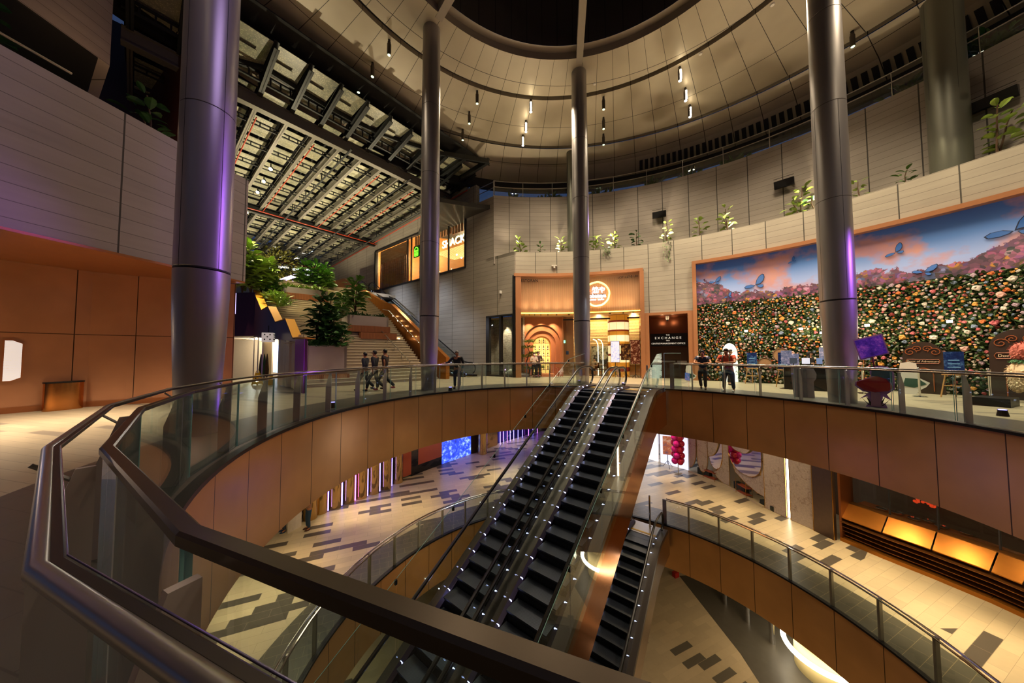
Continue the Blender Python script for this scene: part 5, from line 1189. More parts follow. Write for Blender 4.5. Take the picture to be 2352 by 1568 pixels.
def stand_poster(label, x, z0, z1, w, R, m, name='poster_stand', face=None):
    p = fp(x, 0, R); a = fa(x, R); root = thing(name, label, 'poster stand', p); t = tang(a); mb = MB(); mb.obox(p-t*w/2+Vector((0,0,z0)), t*w, outn(a)*.03, (0,0,z1-z0)); obj('board', mb, m, root)
    mb = MB(); mb.obox(p-t*(w/2+.02)+Vector((0,0,z0-.02))+outn(a)*.02, t*(w+.04), outn(a)*.03, (0,0,z1-z0+.04)); obj('frame', mb, M['blackm'], root)
    mb = MB(); mb.tube([p+outn(a)*.03, p+outn(a)*.03+Vector((0,0,z0))], .02, 6)
    for s in (-1,0,1): mb.tube([p+Vector((0,0,.25)), p+t*(.22*s)-outn(a)*(.2 if s == 0 else -.1)], .012, 5)
    obj('tripod', mb, M['blackm'], root); return root
stand_poster('glowing white digital menu totem in front of the striped lantern', 1411, 1.0, 2.35, .52, RW+.2, screenmat('menu_screen_glow', '5f74e0', 'e4e8ff', 'a8c0ff', .4, 5), 'menu_totem')
stand_poster('dark poster stand with a cake picture right of the menu totem', 1436, 1.15, 2.15, .6, RW+.1, screenmat('cake_poster', '1a1210', '3a2216', 'e0a860', .12, 5))
stand_poster('tall poster board with a food bowl picture at the right jamb', 1457, .9, 2.4, .55, RW+.0, screenmat('bowl_poster', '17110f', '5a2a1a', 'd8b090', .12, 5))
# dining table and chairs seen through the glass
def dchair(label, p, rz, m_):
    root = thing('dining_chair', label, 'chair', p, rz, 'dining chairs behind the restaurant glass'); mb = MB(); mb.box((0,0,.45), (.42,.42,.05)); o = obj('seat', mb, m_); o.parent = root
    mb = MB(); mb.obox((-.2,.19,.5), (.4,0,0), (0,.03,0), (0,0,.42)); o = obj('backrest', mb, m_); o.parent = root
    for sx in (-.18,.18):
        for sy in (-.18,.18): mb = MB(); mb.tube([(sx,sy,.43),(sx*1.1,sy*1.1,0)], .014, 5); o = obj('leg', mb, M['blackm']); o.parent = root
wn_m = mat('walnut_wood', '6d4526', .5)
for x, l in ((1374, 'next to the seated diner'), (1388, 'left of the striped lantern')): dchair('dining chair %s behind the glass' % l, fp(x, 0.02, RW+1.4), x*.7, wn_m)
p = fp(1381, 0, RW+1.9); root = thing('dining_table', 'small square dining table left of the striped lantern', 'table', p); mb = MB(); mb.box(p+Vector((0,0,.74)), (.7,.7,.04)); obj('tabletop', mb, wn_m, root); mb = MB(); mb.tube([p, p+Vector((0,0,.72))], .03, 8); mb.lathe([(.22,0),(.22,.02)], p, 12); obj('pedestal', mb, M['blackm'], root)
# stone window on the hall plane
sw = thing('stone_display_window', 'dark framed display window with a stacked slate wall behind the glass', 'window', hp(T1118, 0))
mb = MB(); L_ = T1118-T1183
for a, b, c, d in ((T1183, T1118, 0, .12), (T1183, T1118, 4.15, 4.25), (T1183, T1183+.16, 0, 4.25), (T1118-.3, T1118, 0, 4.25), ((T1183+T1118)/2-.1, (T1183+T1118)/2+.05, 0, 4.25)): mb.obox(hp(a, c, -.05), HA*(b-a), HC*.25, (0,0,d-c))
obj('frame', mb, M['winframe'], sw)
for i in range(2): a = T1183+(L_/2)*i+.1; mb = MB(); mb.obox(hp(a, .1, .05), HA*(L_/2-.15), HC*.012, (0,0,4.05)); obj('pane', mb, M['glass'], sw)
t = NT('stacked_slate'); P_, x = t.pos(); br = t.new('ShaderNodeTexBrick'); br.inputs['Scale'].default_value = 1.0; br.inputs['Brick Width'].default_value = .28; br.inputs['Row Height'].default_value = .055; br.inputs['Mortar Size'].default_value = .006
for k, c in (('Color1','9b958c'),('Color2','5e5850'),('Mortar','1f1c19')): br.inputs[k].default_value = srgb(c)
t.l.new(t.comb(t.math('SUBTRACT', x[0], t.math('MULTIPLY', x[1], .3)), x[2]), br.inputs['Vector']); n = t.noise(9, 3, P_)
t.l.new(t.mix(n, br.outputs['Color'], srgb('cfc4b0')), t.p.inputs['Base Color']); t.p.inputs['Roughness'].default_value = .85; t.bump(t.math('SUBTRACT', n, br.outputs['Fac']), .9, .05)
mb = MB(); mb.obox(hp(T1183+.02, 0, .9), HA*(L_+.8), HC*.2, (0,0,4.2)); mb.obox(hp(T1118+.1, 0, .2), HA*.1, HC*.9, (0,0,4.2)); obj('slate_wall', mb, t.mat, sw)
mb = MB(); mb.obox(hp(T1183+.05, 4.05, .2), HA*(L_+.6), HC*.9, (0,0,.05)); obj('inner_ceiling', mb, bpy.data.materials['pale_timber_soffit'], sw)
rock('large smooth white rock in the stone display window', hp(T1183+.55, .12, .45), .38, (1.1,.6,.6), 4); rock('small white rock left in the stone display window', hp(T1183+1.25, .12, .4), .22, (1.3,.6,.5), 6); rock('low grey rock at the right of the display window', hp(T1183+.25, .12, .3), .2, (1.2,.6,.6), 3)
# little sensor boxes on concrete
c = hallx(1151, 671); mb = MB(); mb.box(c-HC*.06, (.2,.1,.2), .6); tag(obj('sensor_box', mb, M['white']), 'small white sensor box on the concrete wall left of the restaurant', 'sensor')
c = atR(1273, 610, RW-.06, CW); mb = MB(); mb.box(c, (.35,.1,.08)); mb.box(c-Vector((0,0,.1)), (.12,.1,.14)); tag(obj('small_camera', mb, M['white']), 'small white camera on the concrete band over the restaurant', 'camera')
# ---- office door bay
M['officecop'] = mat('brown_copper_recess', '7d4122', .28, .6, noise=.08)
mb = MB(); mb.arc(CW, RW-.2, RW+.3, A1481-.05, fa(1490), 0, 3.95, 3); mb.arc(CW, RW-.2, RW+.3, fa(1579), A1592, 0, 4.05, 3); mb.arc(CW, RW-.2, RW+.3, A1481, A1592, 3.9, 4.05, 8); struct('trim_11', mb, M['cframe'])
mb = MB(); mb.arc(CW, RW+1.4, RW+1.6, fa(1484), fa(1588), 0, 3.95, 6); mb.arc(CW, RW+.1, RW+1.5, fa(1488), fa(1490), 0, 3.95, 3); mb.arc(CW, RW+.1, RW+1.5, fa(1579), fa(1581), 0, 3.95, 3); struct('wall_office', mb, M['officecop'])
mb = MB(); mb.arc(CW, RW+.1, RW+1.5, fa(1488), fa(1581), 3.88, 3.95, 6); struct('ceiling', mb, M['officecop'])
dr = struct('door_1', (lambda mb: mb.arc(CW, RW+.9, RW+.95, fa(1493), fa(1578), 0, 1.95, 6) and mb)(MB()), mat('dark_brown_doors', '3d2517', .35, .3))
for a, b in ((1508, 1548), (1552, 1574)): flatpanel('push_bar', a, b, 1.0, 1.1, RW+.86, M['steel'], dr)
pq = fp(1535, 2.36, RW+.3); aq = fa(1535, RW+.3); sn = thing('office_sign', 'black sign panel of the management office above the brown doors', 'sign', pq)
flatpanel('panel', 1492, 1577, 1.98, 2.78, RW+.34, mat('black_sign_panel', '0a0a0b', .25), sn)
M['sgrey'] = mat('silver_lettering', 'd8d4cc', .4, emit='cfc8ba', es=.6)
for s_, z_, h_ in (('THE', 2.68, .11), ('E X C H A N G E', 2.5, .2), ('TRX', 2.34, .11), ('CENTRE MANAGEMENT OFFICE', 2.16, .13)): text('lettering', s_, h_, fp(1532, z_, RW+.31), tang(aq), ud, M['sgrey'], sn, .005)
dc = fp(1532, 3.72, RW+.6); root = thing('security_camera', 'white dome camera hanging in the office door recess', 'camera', dc); mb = MB(); mb.lathe([(.03,-.1),(.08,-.04),(.1,.05),(.1,.18)], dc, 14); obj('housing', mb, M['white'], root, True); mb = MB(); mb.ball(dc-Vector((0,0,.08)), .07, 12, 6); obj('dome', mb, M['blackm'], root, True)
# ---- flower wall and mural
AF0, AF1 = A1602, 93.0
mb = MB(); mb.arc(CW, RW-.3, RW+.2, A1592, AF1, 6.72, 6.9, 50); mb.arc(CW, RW-.3, RW+.25, A1592, A1602, 0, 6.72, 3); struct('trim_12', mb, M['cframe'])
ZM = 4.36
t = NT('mural_sky_print'); P_, x = t.pos()
a = t.math('MULTIPLY', t.math('ARCTAN2', t.math('SUBTRACT', x[0], CW[0]), t.math('SUBTRACT', x[1], CW[1])), 57.29578)
v = t.math('DIVIDE', t.math('SUBTRACT', x[2], ZM), 6.72-ZM); u = t.math('MULTIPLY', a, .28); vec = t.comb(u, t.math('MULTIPLY', v, 2.6))
sky = t.ramp(v, [(.0, srgb('9d92b8')), (.3, srgb('8a9ed0')), (.65, srgb('5c86c8')), (1, srgb('4062a4'))])
c1 = t.noise(.55, 5, t.comb(t.math('MULTIPLY', u, .75), t.math('MULTIPLY', v, 2.0)), .55); cl = t.ramp(c1, [(.5, (0,0,0,1)), (.58, (1,1,1,1))])
cc = t.mix(t.noise(1.2, 4, vec), srgb('c98a6c'), srgb('8d7596'))
col = t.mix(cl, sky, cc)
vo = t.new('ShaderNodeTexVoronoi'); vo.inputs['Scale'].default_value = 3.6; t.l.new(vec, vo.inputs['Vector'])
vo2 = t.new('ShaderNodeTexVoronoi'); vo2.inputs['Scale'].default_value = 8; t.l.new(vec, vo2.inputs['Vector'])
hs = t.new('ShaderNodeSeparateColor'); t.l.new(vo.outputs['Color'], hs.inputs[0])
fl = t.ramp(hs.outputs[0], [(.0, srgb('5a2a5e')), (.2, srgb('94402c')), (.4, srgb('6f4a88')), (.52, srgb('8e3f60')), (.64, srgb('222e30')), (.8, srgb('b07828')), (.9, srgb('5a70a0')), (1, srgb('b88498'))])
hs2 = t.new('ShaderNodeSeparateColor'); t.l.new(vo2.outputs['Color'], hs2.inputs[0]); fl = t.mix(t.math('GREATER_THAN', hs2.outputs[1], .45), fl, t.mix(hs2.outputs[0], srgb('22302a'), srgb('a45a7a')))
fl = t.mix(t.math('MULTIPLY', t.math('GREATER_THAN', vo.outputs['Distance'], .5), .6), fl, srgb('20182a'))
edge = t.math('ADD', t.math('MULTIPLY', t.noise(.35, 3, t.comb(u, 0.0)), .9), t.math('MULTIPLY', t.noise(3, 3, vec, .7), .35)); 
lift = t.math('ADD', t.math('MAXIMUM', t.math('MULTIPLY', t.math('SUBTRACT', 41.0, a), .055), 0.0), t.math('MAXIMUM', t.math('MULTIPLY', t.math('SUBTRACT', a, 62.0), .03), 0.0))
h = t.math('ADD', t.math('SUBTRACT', edge, .42), lift)
col = t.mix(t.math('LESS_THAN', v, h), col, fl)
t.l.new(col, t.p.inputs['Base Color']); t.p.inputs['Roughness'].default_value = .4; t.l.new(col, t.p.inputs['Emission Color']); t.p.inputs['Emission Strength'].default_value = .10
mural = thing('sky_mural', 'long printed mural of blue sky, pink clouds, flowers and butterflies above the flower wall', 'mural', pol(CW, RW, 50, ZM))
mb = MB(); mb.arc(CW, RW+.02, RW+.1, AF0, AF1, ZM, 6.72, 60); obj('print', mb, t.mat, mural)
bf = mat('blue_butterfly_print', '2c5fa8', .4, emit='2c5fa8', es=.06); bfd = mat('dark_wing_edge', '12203f', .5)
for x, y, s, r in ((1735, 655, .8, .2), (1820, 600, .3, .5), (1642, 648, .5, 0), (1673, 681, .35, .3), (2057, 580, .5, .4), (2122, 625, .5, -.2), (2330, 530, .95, .1)):
    c = atR(x, y, RW-.01, CW); a = fa(x); T2 = tang(a)
    def bq(u, v): return c+T2*(u*math.cos(r)-v*math.sin(r))*s+Vector((0,0,(u*math.sin(r)+v*math.cos(r))*s))
    mb = MB()
    for k, sc_ in ((0, 1.0), (1, .85)):
        mb.m = 1-k; o_ = -outn(a)*(.012+.008*k)
        for w in ([(0,0),(.12,.3),(.3,.52),(.5,.62),(.58,.55),(.56,.35),(.45,.15),(.25,.0)], [(0,0),(-.2,.12),(-.45,.14),(-.6,.05),(-.55,-.05),(-.3,-.1),(-.08,-.06)], [(.05,-.03),(.25,-.02),(.4,-.1),(.38,-.22),(.22,-.26),(.1,-.15)]):
            cx, cy_ = sum(p[0] for p in w)/len(w), sum(p[1] for p in w)/len(w)
            mb.prism([bq(cx+(p[0]-cx)*sc_, cy_+(p[1]-cy_)*sc_)+o_ for p in w], -outn(a)*.006)
    obj('butterfly', mb, [bf, bfd], mural, label='blue butterfly printed on the mural')
# flower wall
fw_ = thing('flower_wall', 'floor-to-mural wall of roses in orange, pink and white among leaves', 'flower wall', pol(CW, RW, 50, 0))
mb = MB(); mb.arc(CW, RW+.0, RW+.15, AF0, AF1, 0, ZM, 60); obj('backing', mb, mat('dark_leafy_backing', '16200f', .9, noise=.5, nscale=20), fw_)
rnd = random.Random(9); mb = MB()
door_a0, door_a1 = fa(1655), fa(1690)
def indoor(a, z, pad=0.0): 
    c = (door_a0+door_a1)/2; hw = (door_a1-door_a0)/2+pad*3.6
    return abs(a-c) < hw and z < 1.55+pad+ (math.sqrt(max(0, 1-((a-c)/hw)**2))*.65 if abs(a-c) < hw else 0)
for i in range(15000):
    a = rnd.uniform(AF0, AF1-4); z = rnd.uniform(.02, ZM-.02)
    if indoor(a, z): continue
    q = rnd.uniform(0, 2*pi); d = tang(a)*math.cos(q)+Vector((0,0,math.sin(q)))-outn(a)*rnd.uniform(.3,1.1); leafblade(mb, pol(CW, RW-.01, a, z), d, rnd.uniform(.12,.26), .085, .3, rnd.uniform(-1,1))
obj('foliage', mb, [mat('wall_leaf_green', '42592b', .6, noise=.6, nscale=5)], fw_, kind='stuff', recalc=False)
FC = [mat('rose_%s' % n, c, .6) for n, c in (('orange','c8682a'),('apricot','cf9440'),('blush','c8998c'),('pink','b4585f'),('white','cbbfb2'),('mauve','9c8794'),('crimson','7c2420'),('dusty_blue','6f7f98'))]
FW_ = (14, 15, 20, 12, 20, 8, 6, 7)
def rose(mb, c, a, r, big):
    N = -outn(a); U = tang(a); V = Vector((0,0,1)); rings = ((r,.0,7),(r*.82,.35*r,7),(r*.5,.62*r,6)); vs = []; fs = []; o = 0
    tl = U*rnd.uniform(-.3,.3)+V*rnd.uniform(-.3,.3); N = (N+tl).normalized(); ph = rnd.random()*6
    for ri, (q, h, n) in enumerate(rings):
        for k in range(7): w = q*(1+.13*(-1)**k); e = 2*pi*k/7+ph+ri*.4; vs.append(c+U*(w*math.cos(e))+V*(w*math.sin(e))+N*h)
    vs.append(c+N*(.45*r))
    for ri in range(2):
        for k in range(7): l = (k+1) % 7; fs.append((ri*7+k, ri*7+l, ri*7+7+l, ri*7+7+k))
    for k in range(7): fs.append((14+k, 14+(k+1) % 7, 21))
    mb.add(vs, fs)
roses = []; cells = {}
tries = 0
while len(roses) < 3100 and tries < 42000:
    tries += 1; a = rnd.uniform(AF0+.2, AF1-6); z = rnd.uniform(.5, ZM-.05) if rnd.random() < .9 else rnd.uniform(.06,.5); r = rnd.choice((.032,.04,.045,.052,.06,.075)) if rnd.random() < .96 else .105
    if indoor(a, z, .02): continue
    s = a/57.3*RW; k = (int(s/.3), int(z/.3)); ok = True
    for dx in (-1,0,1):
        for dz in (-1,0,1):
            for (s2, z2, r2) in cells.get((k[0]+dx, k[1]+dz), ()):
                if (s-s2)**2+(z-z2)**2 < ((r+r2)*1.02)**2: ok = False; break
            if not ok: break
        if not ok: break
    if ok: cells.setdefault(k, []).append((s, z, r)); roses.append((a, z, r, rnd.choices(range(8), FW_)[0]))
eye = Vector((0,0,EYE)); roses.sort(key=lambda q: -q[2]/(pol(CW, RW, q[0], q[1])-eye).length)
vis = [q for q in roses if q[0] < fa(2345)]; inv = [q for q in roses if q[0] >= fa(2345)]
for a, z, r, ci in vis[:100]:
    mb = MB(); rose(mb, pol(CW, RW-.1, a, z), a, r, True); obj('rose', mb, FC[ci], fw_)
mb = MB()
for a, z, r, ci in vis[100:]+inv: mb.m = ci; rose(mb, pol(CW, RW-.09, a, z), a, r, False)
obj('small_roses', mb, FC, fw_, kind='stuff')
# bright arched doorway in the flower wall
dw = thing('arched_doorway', 'small brightly lit arched doorway cut in the flower wall', 'doorway', pol(CW, RW-.05, (door_a0+door_a1)/2, 0)); am = (door_a0+door_a1)/2; c0 = pol(CW, RW-.06, am); T2 = tang(am); hw = (door_a1-door_a0)/2/57.3*RW
mb = MB(); mb.prism([c0+T2*u+Vector((0,0,v)) for u, v in [(-hw,0),(hw,0)]+[(hw*math.cos(pi*i/12), 1.5+.6*math.sin(pi*i/12)) for i in range(13)]], outn(am)*.03); obj('lit_opening', mb, mat('bright_doorway_glow', 'f4ead8', .6, emit='fff0dc', es=1.1), dw)
mb = MB()
for i in range(4): mb.obox(c0-T2*hw*.7+Vector((0,0,1.0+.2*i))-outn(am)*.03, T2*hw*1.1, outn(am)*.02, (0,0,.03))
obj('shelf_lines', mb, M['cream'], dw)
for x, y, l in ((1714,760,'leftmost'), (1840,755,'second from left'), (1888,764,'by the left edge of the right column'), (1992,747,'right of the right column'), (2182,738,'rightmost')):
    c = atR(x, y, RW-.35, CW); a = fa(x); root = thing('flood_lamp', 'glaring floodlight fixed on the flower wall, %s' % l, 'lamp', c, 0, 'floodlights on the flower wall')
    mb = MB(); mb.box(c, (.1,.1,.1), -math.radians(a)); mb.tube([c, c+outn(a)*.3], .02, 6); obj('housing', mb, M['blackm'], root); mb = MB(); mb.box(c-outn(a)*.06, (.13,.03,.08), -math.radians(a)); obj('lens', mb, mat('glare_lens', 'ffffff', .4, emit='fff2d8', es=40) if 'glare_lens' not in bpy.data.materials else bpy.data.materials['glare_lens'], root)
# brown storybook door boards
M['dbrown'] = mat('dark_brown_board', '2a1a10', .5); M['dtan'] = mat('tan_scrollwork', '8a4a22', .5); M['dgold'] = mat('pale_gold_letters', 'd8c0a0', .5)
def storydoor(label, x, w, h, s, R=RW-.55):
    p = fp(x, 0, R); a = fa(x, R); T2, N2 = tang(a), -outn(a); root = thing('storybook_door_board', label, 'display board', p)
    def q(u, v, d=.0): return p+T2*u+Vector((0,0,v))+N2*(.03+d)
    sh = [(-w/2,0),(w/2,0),(w/2,h*.72)]+[(w/2*math.cos(pi*i/12), h*.72+h*.28*math.sin(pi*i/12)) for i in range(13)]+[(-w/2,h*.72)]
    mb = MB(); mb.prism([q(u,v,-.03) for u, v in sh], N2*.03); obj('board', mb, M['dbrown'], root)
    mb = MB()
    for (u0, v0, r0, dr_, s_) in ((-.3*w,h*.8,.16,1,1),(.3*w,h*.8,.16,1,-1),(-.12*w,h*.86,.12,1,-1),(.12*w,h*.86,.12,1,1)): mb.tube([q(u0+s_*r0*(1-k/24)*math.cos(k*.45), v0+r0*(1-k/24)*math.sin(k*.45), .01) for k in range(22)], .012, 5)
    mb.tube([q(-w*.38,h*.66,.01), q(w*.38,h*.66,.01), q(w*.41,h*.62,.01), q(w*.38,h*.58,.01), q(-w*.38,h*.58,.01), q(-w*.41,h*.62,.01)], .012, 5, True)
    mb.tube([q(-w*.24,0.1,.01), q(-w*.24,h*.36,.01)]+[q(w*.24*math.cos(pi-pi*i/10), h*.36+h*.13*math.sin(pi*i/10), .01) for i in range(1,10)]+[q(w*.24,h*.36,.01), q(w*.24,.1,.01)], .016, 5)
    obj('scrollwork', mb, M['dtan'], root, True); text('lettering', s, w*.1, q(0, h*.62, .012), T2, ud, M['dgold'], root, .004)
storydoor('brown arched storybook door board with tan scrollwork left of the rightmost one', 2112, .95, 1.95, 'Door of Adventure')
storydoor('tall brown arched storybook door board at the right edge of the picture', 2338, 1.15, 2.3, 'Door of Wonder', RW-.5)
# easels
def easel(label, x, y, rz=0.0, board=None, seed=0, scale=1.0):
    p = atz(x, y, 0); root = thing('wooden_easel', label, 'easel', p, 0); d = Vector((-p.x, -p.y, 0)).normalized(); t = Vector((-d.y, d.x, 0)); w = mat('easel_wood', 'b98a52', .55) if 'easel_wood' not in bpy.data.materials else bpy.data.materials['easel_wood']
    for s in (-1, 1): mb = MB(); mb.tube([p+t*(.3*s)+d*.1, p+t*(.07*s)+Vector((0,0,1.55))-d*.05], .02, 5); obj('leg', mb, w, root)
    mb = MB(); mb.tube([p-d*.35, p+Vector((0,0,1.5))-d*.05], .02, 5); obj('leg', mb, w, root)
    mb = MB(); mb.tube([p+t*.23+d*.07+Vector((0,0,.4)), p-t*.23+d*.07+Vector((0,0,.4))], .018, 5); mb.tube([p+t*.26+d*.1+Vector((0,0,.78)), p-t*.26+d*.1+Vector((0,0,.78))], .024, 5); obj('crossbar', mb, w, root)
    b = thing('event_board', (board or 'dark blue event board') , 'board', p+d*.08+Vector((0,0,.82))); mb = MB(); mb.obox(p-t*.2+d*.09+Vector((0,0,.82)), t*.4, -d*.02, (0,0,.75)); obj('panel', mb, screenmat('event_board_%d' % seed, '10143a', '1a2c5c', '4f78a8', .12, 4), b)
    mb = MB()
    for i in range(4): mb.obox(p-t*(.14-.01*i)+d*.093+Vector((0,0,.9+.12*i)), t*(.28-.02*i), d*.004, (0,0,.03))
    obj('text_lines', mb, mat('board_text_lines', '5f90b8', .5, emit='5f90b8', es=.15) if 'board_text_lines' not in bpy.data.materials else bpy.data.materials['board_text_lines'], b)
    return root
easel('wooden easel standing left of the registration counter', 1729, 881, 0, 'dark blue event board on the easel nearest the bright doorway', 1)
easel('wooden easel between the two brown storybook door boards', 2196, 913, 0, 'dark blue event board on the easel between the two storybook doors', 2)
easel('wooden easel partly behind the registration counter', 1803, 889, 0, 'dark blue event board beside the registration counter', 3)
def stanchion(label, x, y):
    p = atz(x, y, 0); root = thing('queue_post', label, 'queue post', p, 0, 'polished queue posts by the flower wall')
    mb = MB(); mb.lathe([(.18,0),(.18,.015),(.12,.03),(.03,.04)], p, 20); obj('base', mb, M['chrome'], root, True); mb = MB(); mb.lathe([(.028,.03),(.028,.93),(.035,.94),(.035,1.0),(.02,1.02)], p, 12); obj('pole', mb, M['chrome'], root, True)
for x, y, l in ((1803, 893, 'left of the plain white cutout back'), (1813, 887, 'behind the plain white cutout back'), (1893, 893, 'touching the left side of the right column'), (1983, 903, 'just right of the right column'), (2113, 911, 'right of the plain white rounded cutout'), (2276, 922, 'in front of the rightmost storybook board'), (2318, 913, 'farther back near the right picture edge')): stanchion('polished queue post '+l, x, y)
# white cutout back with slots
p = atz(1846, 912, 0); d = Vector((-p.x,-p.y,0)).normalized(); t2 = Vector((-d.y,d.x,0))*-1; root = thing('cutout_back', 'pale translucent back side of a freestanding cutout behind the right balustrade', 'standee', p)
def cshape(pts, p, t2, s=1.0): return [p+t2*(u*s*.66)+Vector((0,0,v*s)) for u, v in pts]
mb = MB(); mb.prism(cshape([(-.42,0),(.38,0),(.42,.35),(.45,.75),(.46,1.0),(.36,1.12),(.22,1.06),(.1,1.1),(-.1,1.14),(-.28,1.08),(-.42,1.0),(-.52,.82),(-.5,.66),(-.4,.55)], p, t2), d*.02); obj('sheet', mb, mat('pale_foam_board', 'c4b4b8', .5), root)
for s in (-.08, .16): mb = MB(); mb.prism(cshape([(s-.07,0),(s+.07,0),(s+.07,.95),(s+.02,1.0),(s-.07,.98)], p+d*.02, t2), d*.16 if False else d*.03); obj('strut', mb, mat('grey_foam_strut', '8f868c', .5), root)
# mushroom standee with tilted purple board
p = atz(2012, 935, 0); d = Vector((-p.x,-p.y,0)).normalized(); t2 = Vector((-d.y,d.x,0)); t2 = t2 if t2.x > 0 else -t2
root = thing('mushroom_standee', 'flat purple-lit standee of a red mushroom holding up a tilted purple board', 'standee', p)
sc_ = 1.05
mb = MB(); mb.prism(cshape([(-.28,0),(.3,0),(.26,.1),(.16,.14),(.2,.3),(.42,.2),(.3,.36),(.5,.5),(.52,.72),(.5,.95),(.38,1.08),(.2,1.12),(-.02,1.1),(-.12,.95),(-.1,.82),(-.28,.74),(-.52,.66),(-.55,.56),(-.36,.42),(-.18,.38),(-.42,.2),(-.22,.28),(-.16,.12)], p, t2, sc_), -d*.02); obj('outline_sheet', mb, mat('lilac_outline', 'c58ae0', .5), root)
mb = MB(); mb.prism(cshape([(-.5,.58),(-.3,.44),(0,.4),(.35,.46),(.48,.56),(.3,.76),(.05,.84),(-.3,.72),(-.48,.66)], p+d*.003, t2, sc_), d*.02); obj('cap', mb, mat('red_mushroom_cap', 'b01c2c', .5, noise=.2), root)
mb = MB(); mb.prism(cshape([(-.13,.03),(.15,.03),(.13,.4),(-.11,.4)], p+d*.004, t2, sc_), d*.02); obj('stem', mb, mat('pink_mushroom_stem', 'b07a9c', .5), root)
mb = MB(); mb.prism(cshape([(-.08,.84),(-.06,1.02),(.06,1.07),(.3,1.08),(.44,.95),(.46,.66),(.3,.78),(.1,.83)], p+d*.005, t2, sc_), d*.02); obj('leafy_top', mb, mat('teal_leafy_shape', '24506a', .5, noise=.3), root)
for s in (-1,1): mb = MB(); mb.prism(cshape([(s*.12,.03),(s*.38,.24),(s*.2,.06)], p+d*.005, t2, sc_), d*.01); mb.prism(cshape([(s*.14,.03),(s*.26,.3),(s*.1,.1)], p+d*.005, t2, sc_), d*.01); obj('grass_blade', mb, M['blackm'], root)
mb = MB(); mb.prism(cshape([(-.36,1.26),(.42,1.44),(.26,1.98),(-.54,1.82)], p+d*.0, t2, sc_), -d*.02); obj('board_rim', mb, mat('lilac_rim', 'd69cf0', .5), root)
mb = MB(); mb.prism(cshape([(-.33,1.3),(.37,1.46),(.23,1.93),(-.49,1.79)], p+d*.004, t2, sc_), d*.01); obj('board', mb, screenmat('purple_board_print', '2a1a6a', '5a2fb0', 'b05ad0', .25, 5), root)
mb = MB(); mb.tube(cshape([(0,1.08),(-.02,1.34)], p, t2, sc_), .02, 5); obj('board_stalk', mb, mat('dark_red_stalk', '6a1c3c', .5), root)
# plain white cutouts
for x, y, s, l in ((2088, 905, 1.0, 'plain white rounded cutout board with a dark green base patch behind the mushroom standee'), (1583, 876, .75, 'plain white rounded cutout board standing by the escalator glass guard')):
    p = atz(x, y, 0); d = Vector((-p.x,-p.y,0)).normalized(); t2 = Vector((d.y,-d.x,0)); t2 = t2 if t2.x > 0 else -t2; root = thing('white_cutout', l, 'standee', p)
    mb = MB(); mb.prism(cshape([(-.3,0),(.25,.0),(.35,.15),(.6,.3),(.72,.45),(.4,.6),(.34,.85),(.3,1.15),(.05,1.2),(-.25,1.15),(-.32,.85),(-.3,.6),(-.4,.3)], p, t2, s), d*.02); obj('sheet', mb, M['white'], root)
    mb = MB(); mb.prism(cshape([(-.2,.3),(.2,.25),(.62,.4),(.35,.58),(-.1,.6)], p+d*.021, t2, s), d*.006); obj('green_patch', mb, mat('deep_green_patch', '23473a', .6) if 'deep_green_patch' not in bpy.data.materials else bpy.data.materials['deep_green_patch'], root)
    if s < 1: mb = MB(); mb.prism(cshape([(-.42,.12),(.05,.05),(.08,.6),(-.38,.66)], p+d*.03, t2, s), d*.01); obj('held_board', mb, screenmat('blue_hand_board', '1a2a6a', '3f6ab0', 'd86070', .3, 5), root)
# registration counter with monitors
p = atz(1846, 896, 0); d = Vector((-p.x,-p.y,0)).normalized(); t2 = Vector((d.y,-d.x,0)); t2 = t2 if t2.x > 0 else -t2
root = thing('registration_counter', 'dark registration counter in front of the flower wall left of the right column', 'counter', p); mb = MB(); mb.obox(p-t2*.6, t2*1.3, -d*.6, (0,0,.95)); obj('body', mb, M['blackm'], root); mb = MB(); mb.obox(p-t2*.65+d*.03+Vector((0,0,.95)), t2*1.4, -d*.66, (0,0,.04)); obj('countertop', mb, mat('purple_counter_top', '3a2b46', .4), root)
for i, (u, w, l, c3) in enumerate(((-.28,.36,'dark screen at the middle of the registration counter','3c4450'), (.1,.36,'bright white screen on the registration counter','dfe8ff'), (.5,.26,'small screen at the right end of the registration counter','6f86b0'))):
    q = p+t2*u+Vector((0,0,.99)); m_ = thing('monitor', l, 'monitor', q); mb = MB(); mb.obox(q-t2*w*.33-d*.1+Vector((0,0,.1)), t2*w*.66, -d*.03, (0,0,.24)); obj('screen', mb, mat('monitor_face_%d' % i, c3, .3, emit=c3, es=.5), m_); mb = MB(); mb.tube([q-d*.12, q-d*.12+Vector((0,0,.15))], .02, 6); mb.lathe([(.09,0),(.09,.012)], q-d*.12, 12); obj('stand', mb, M['blackm'], m_)
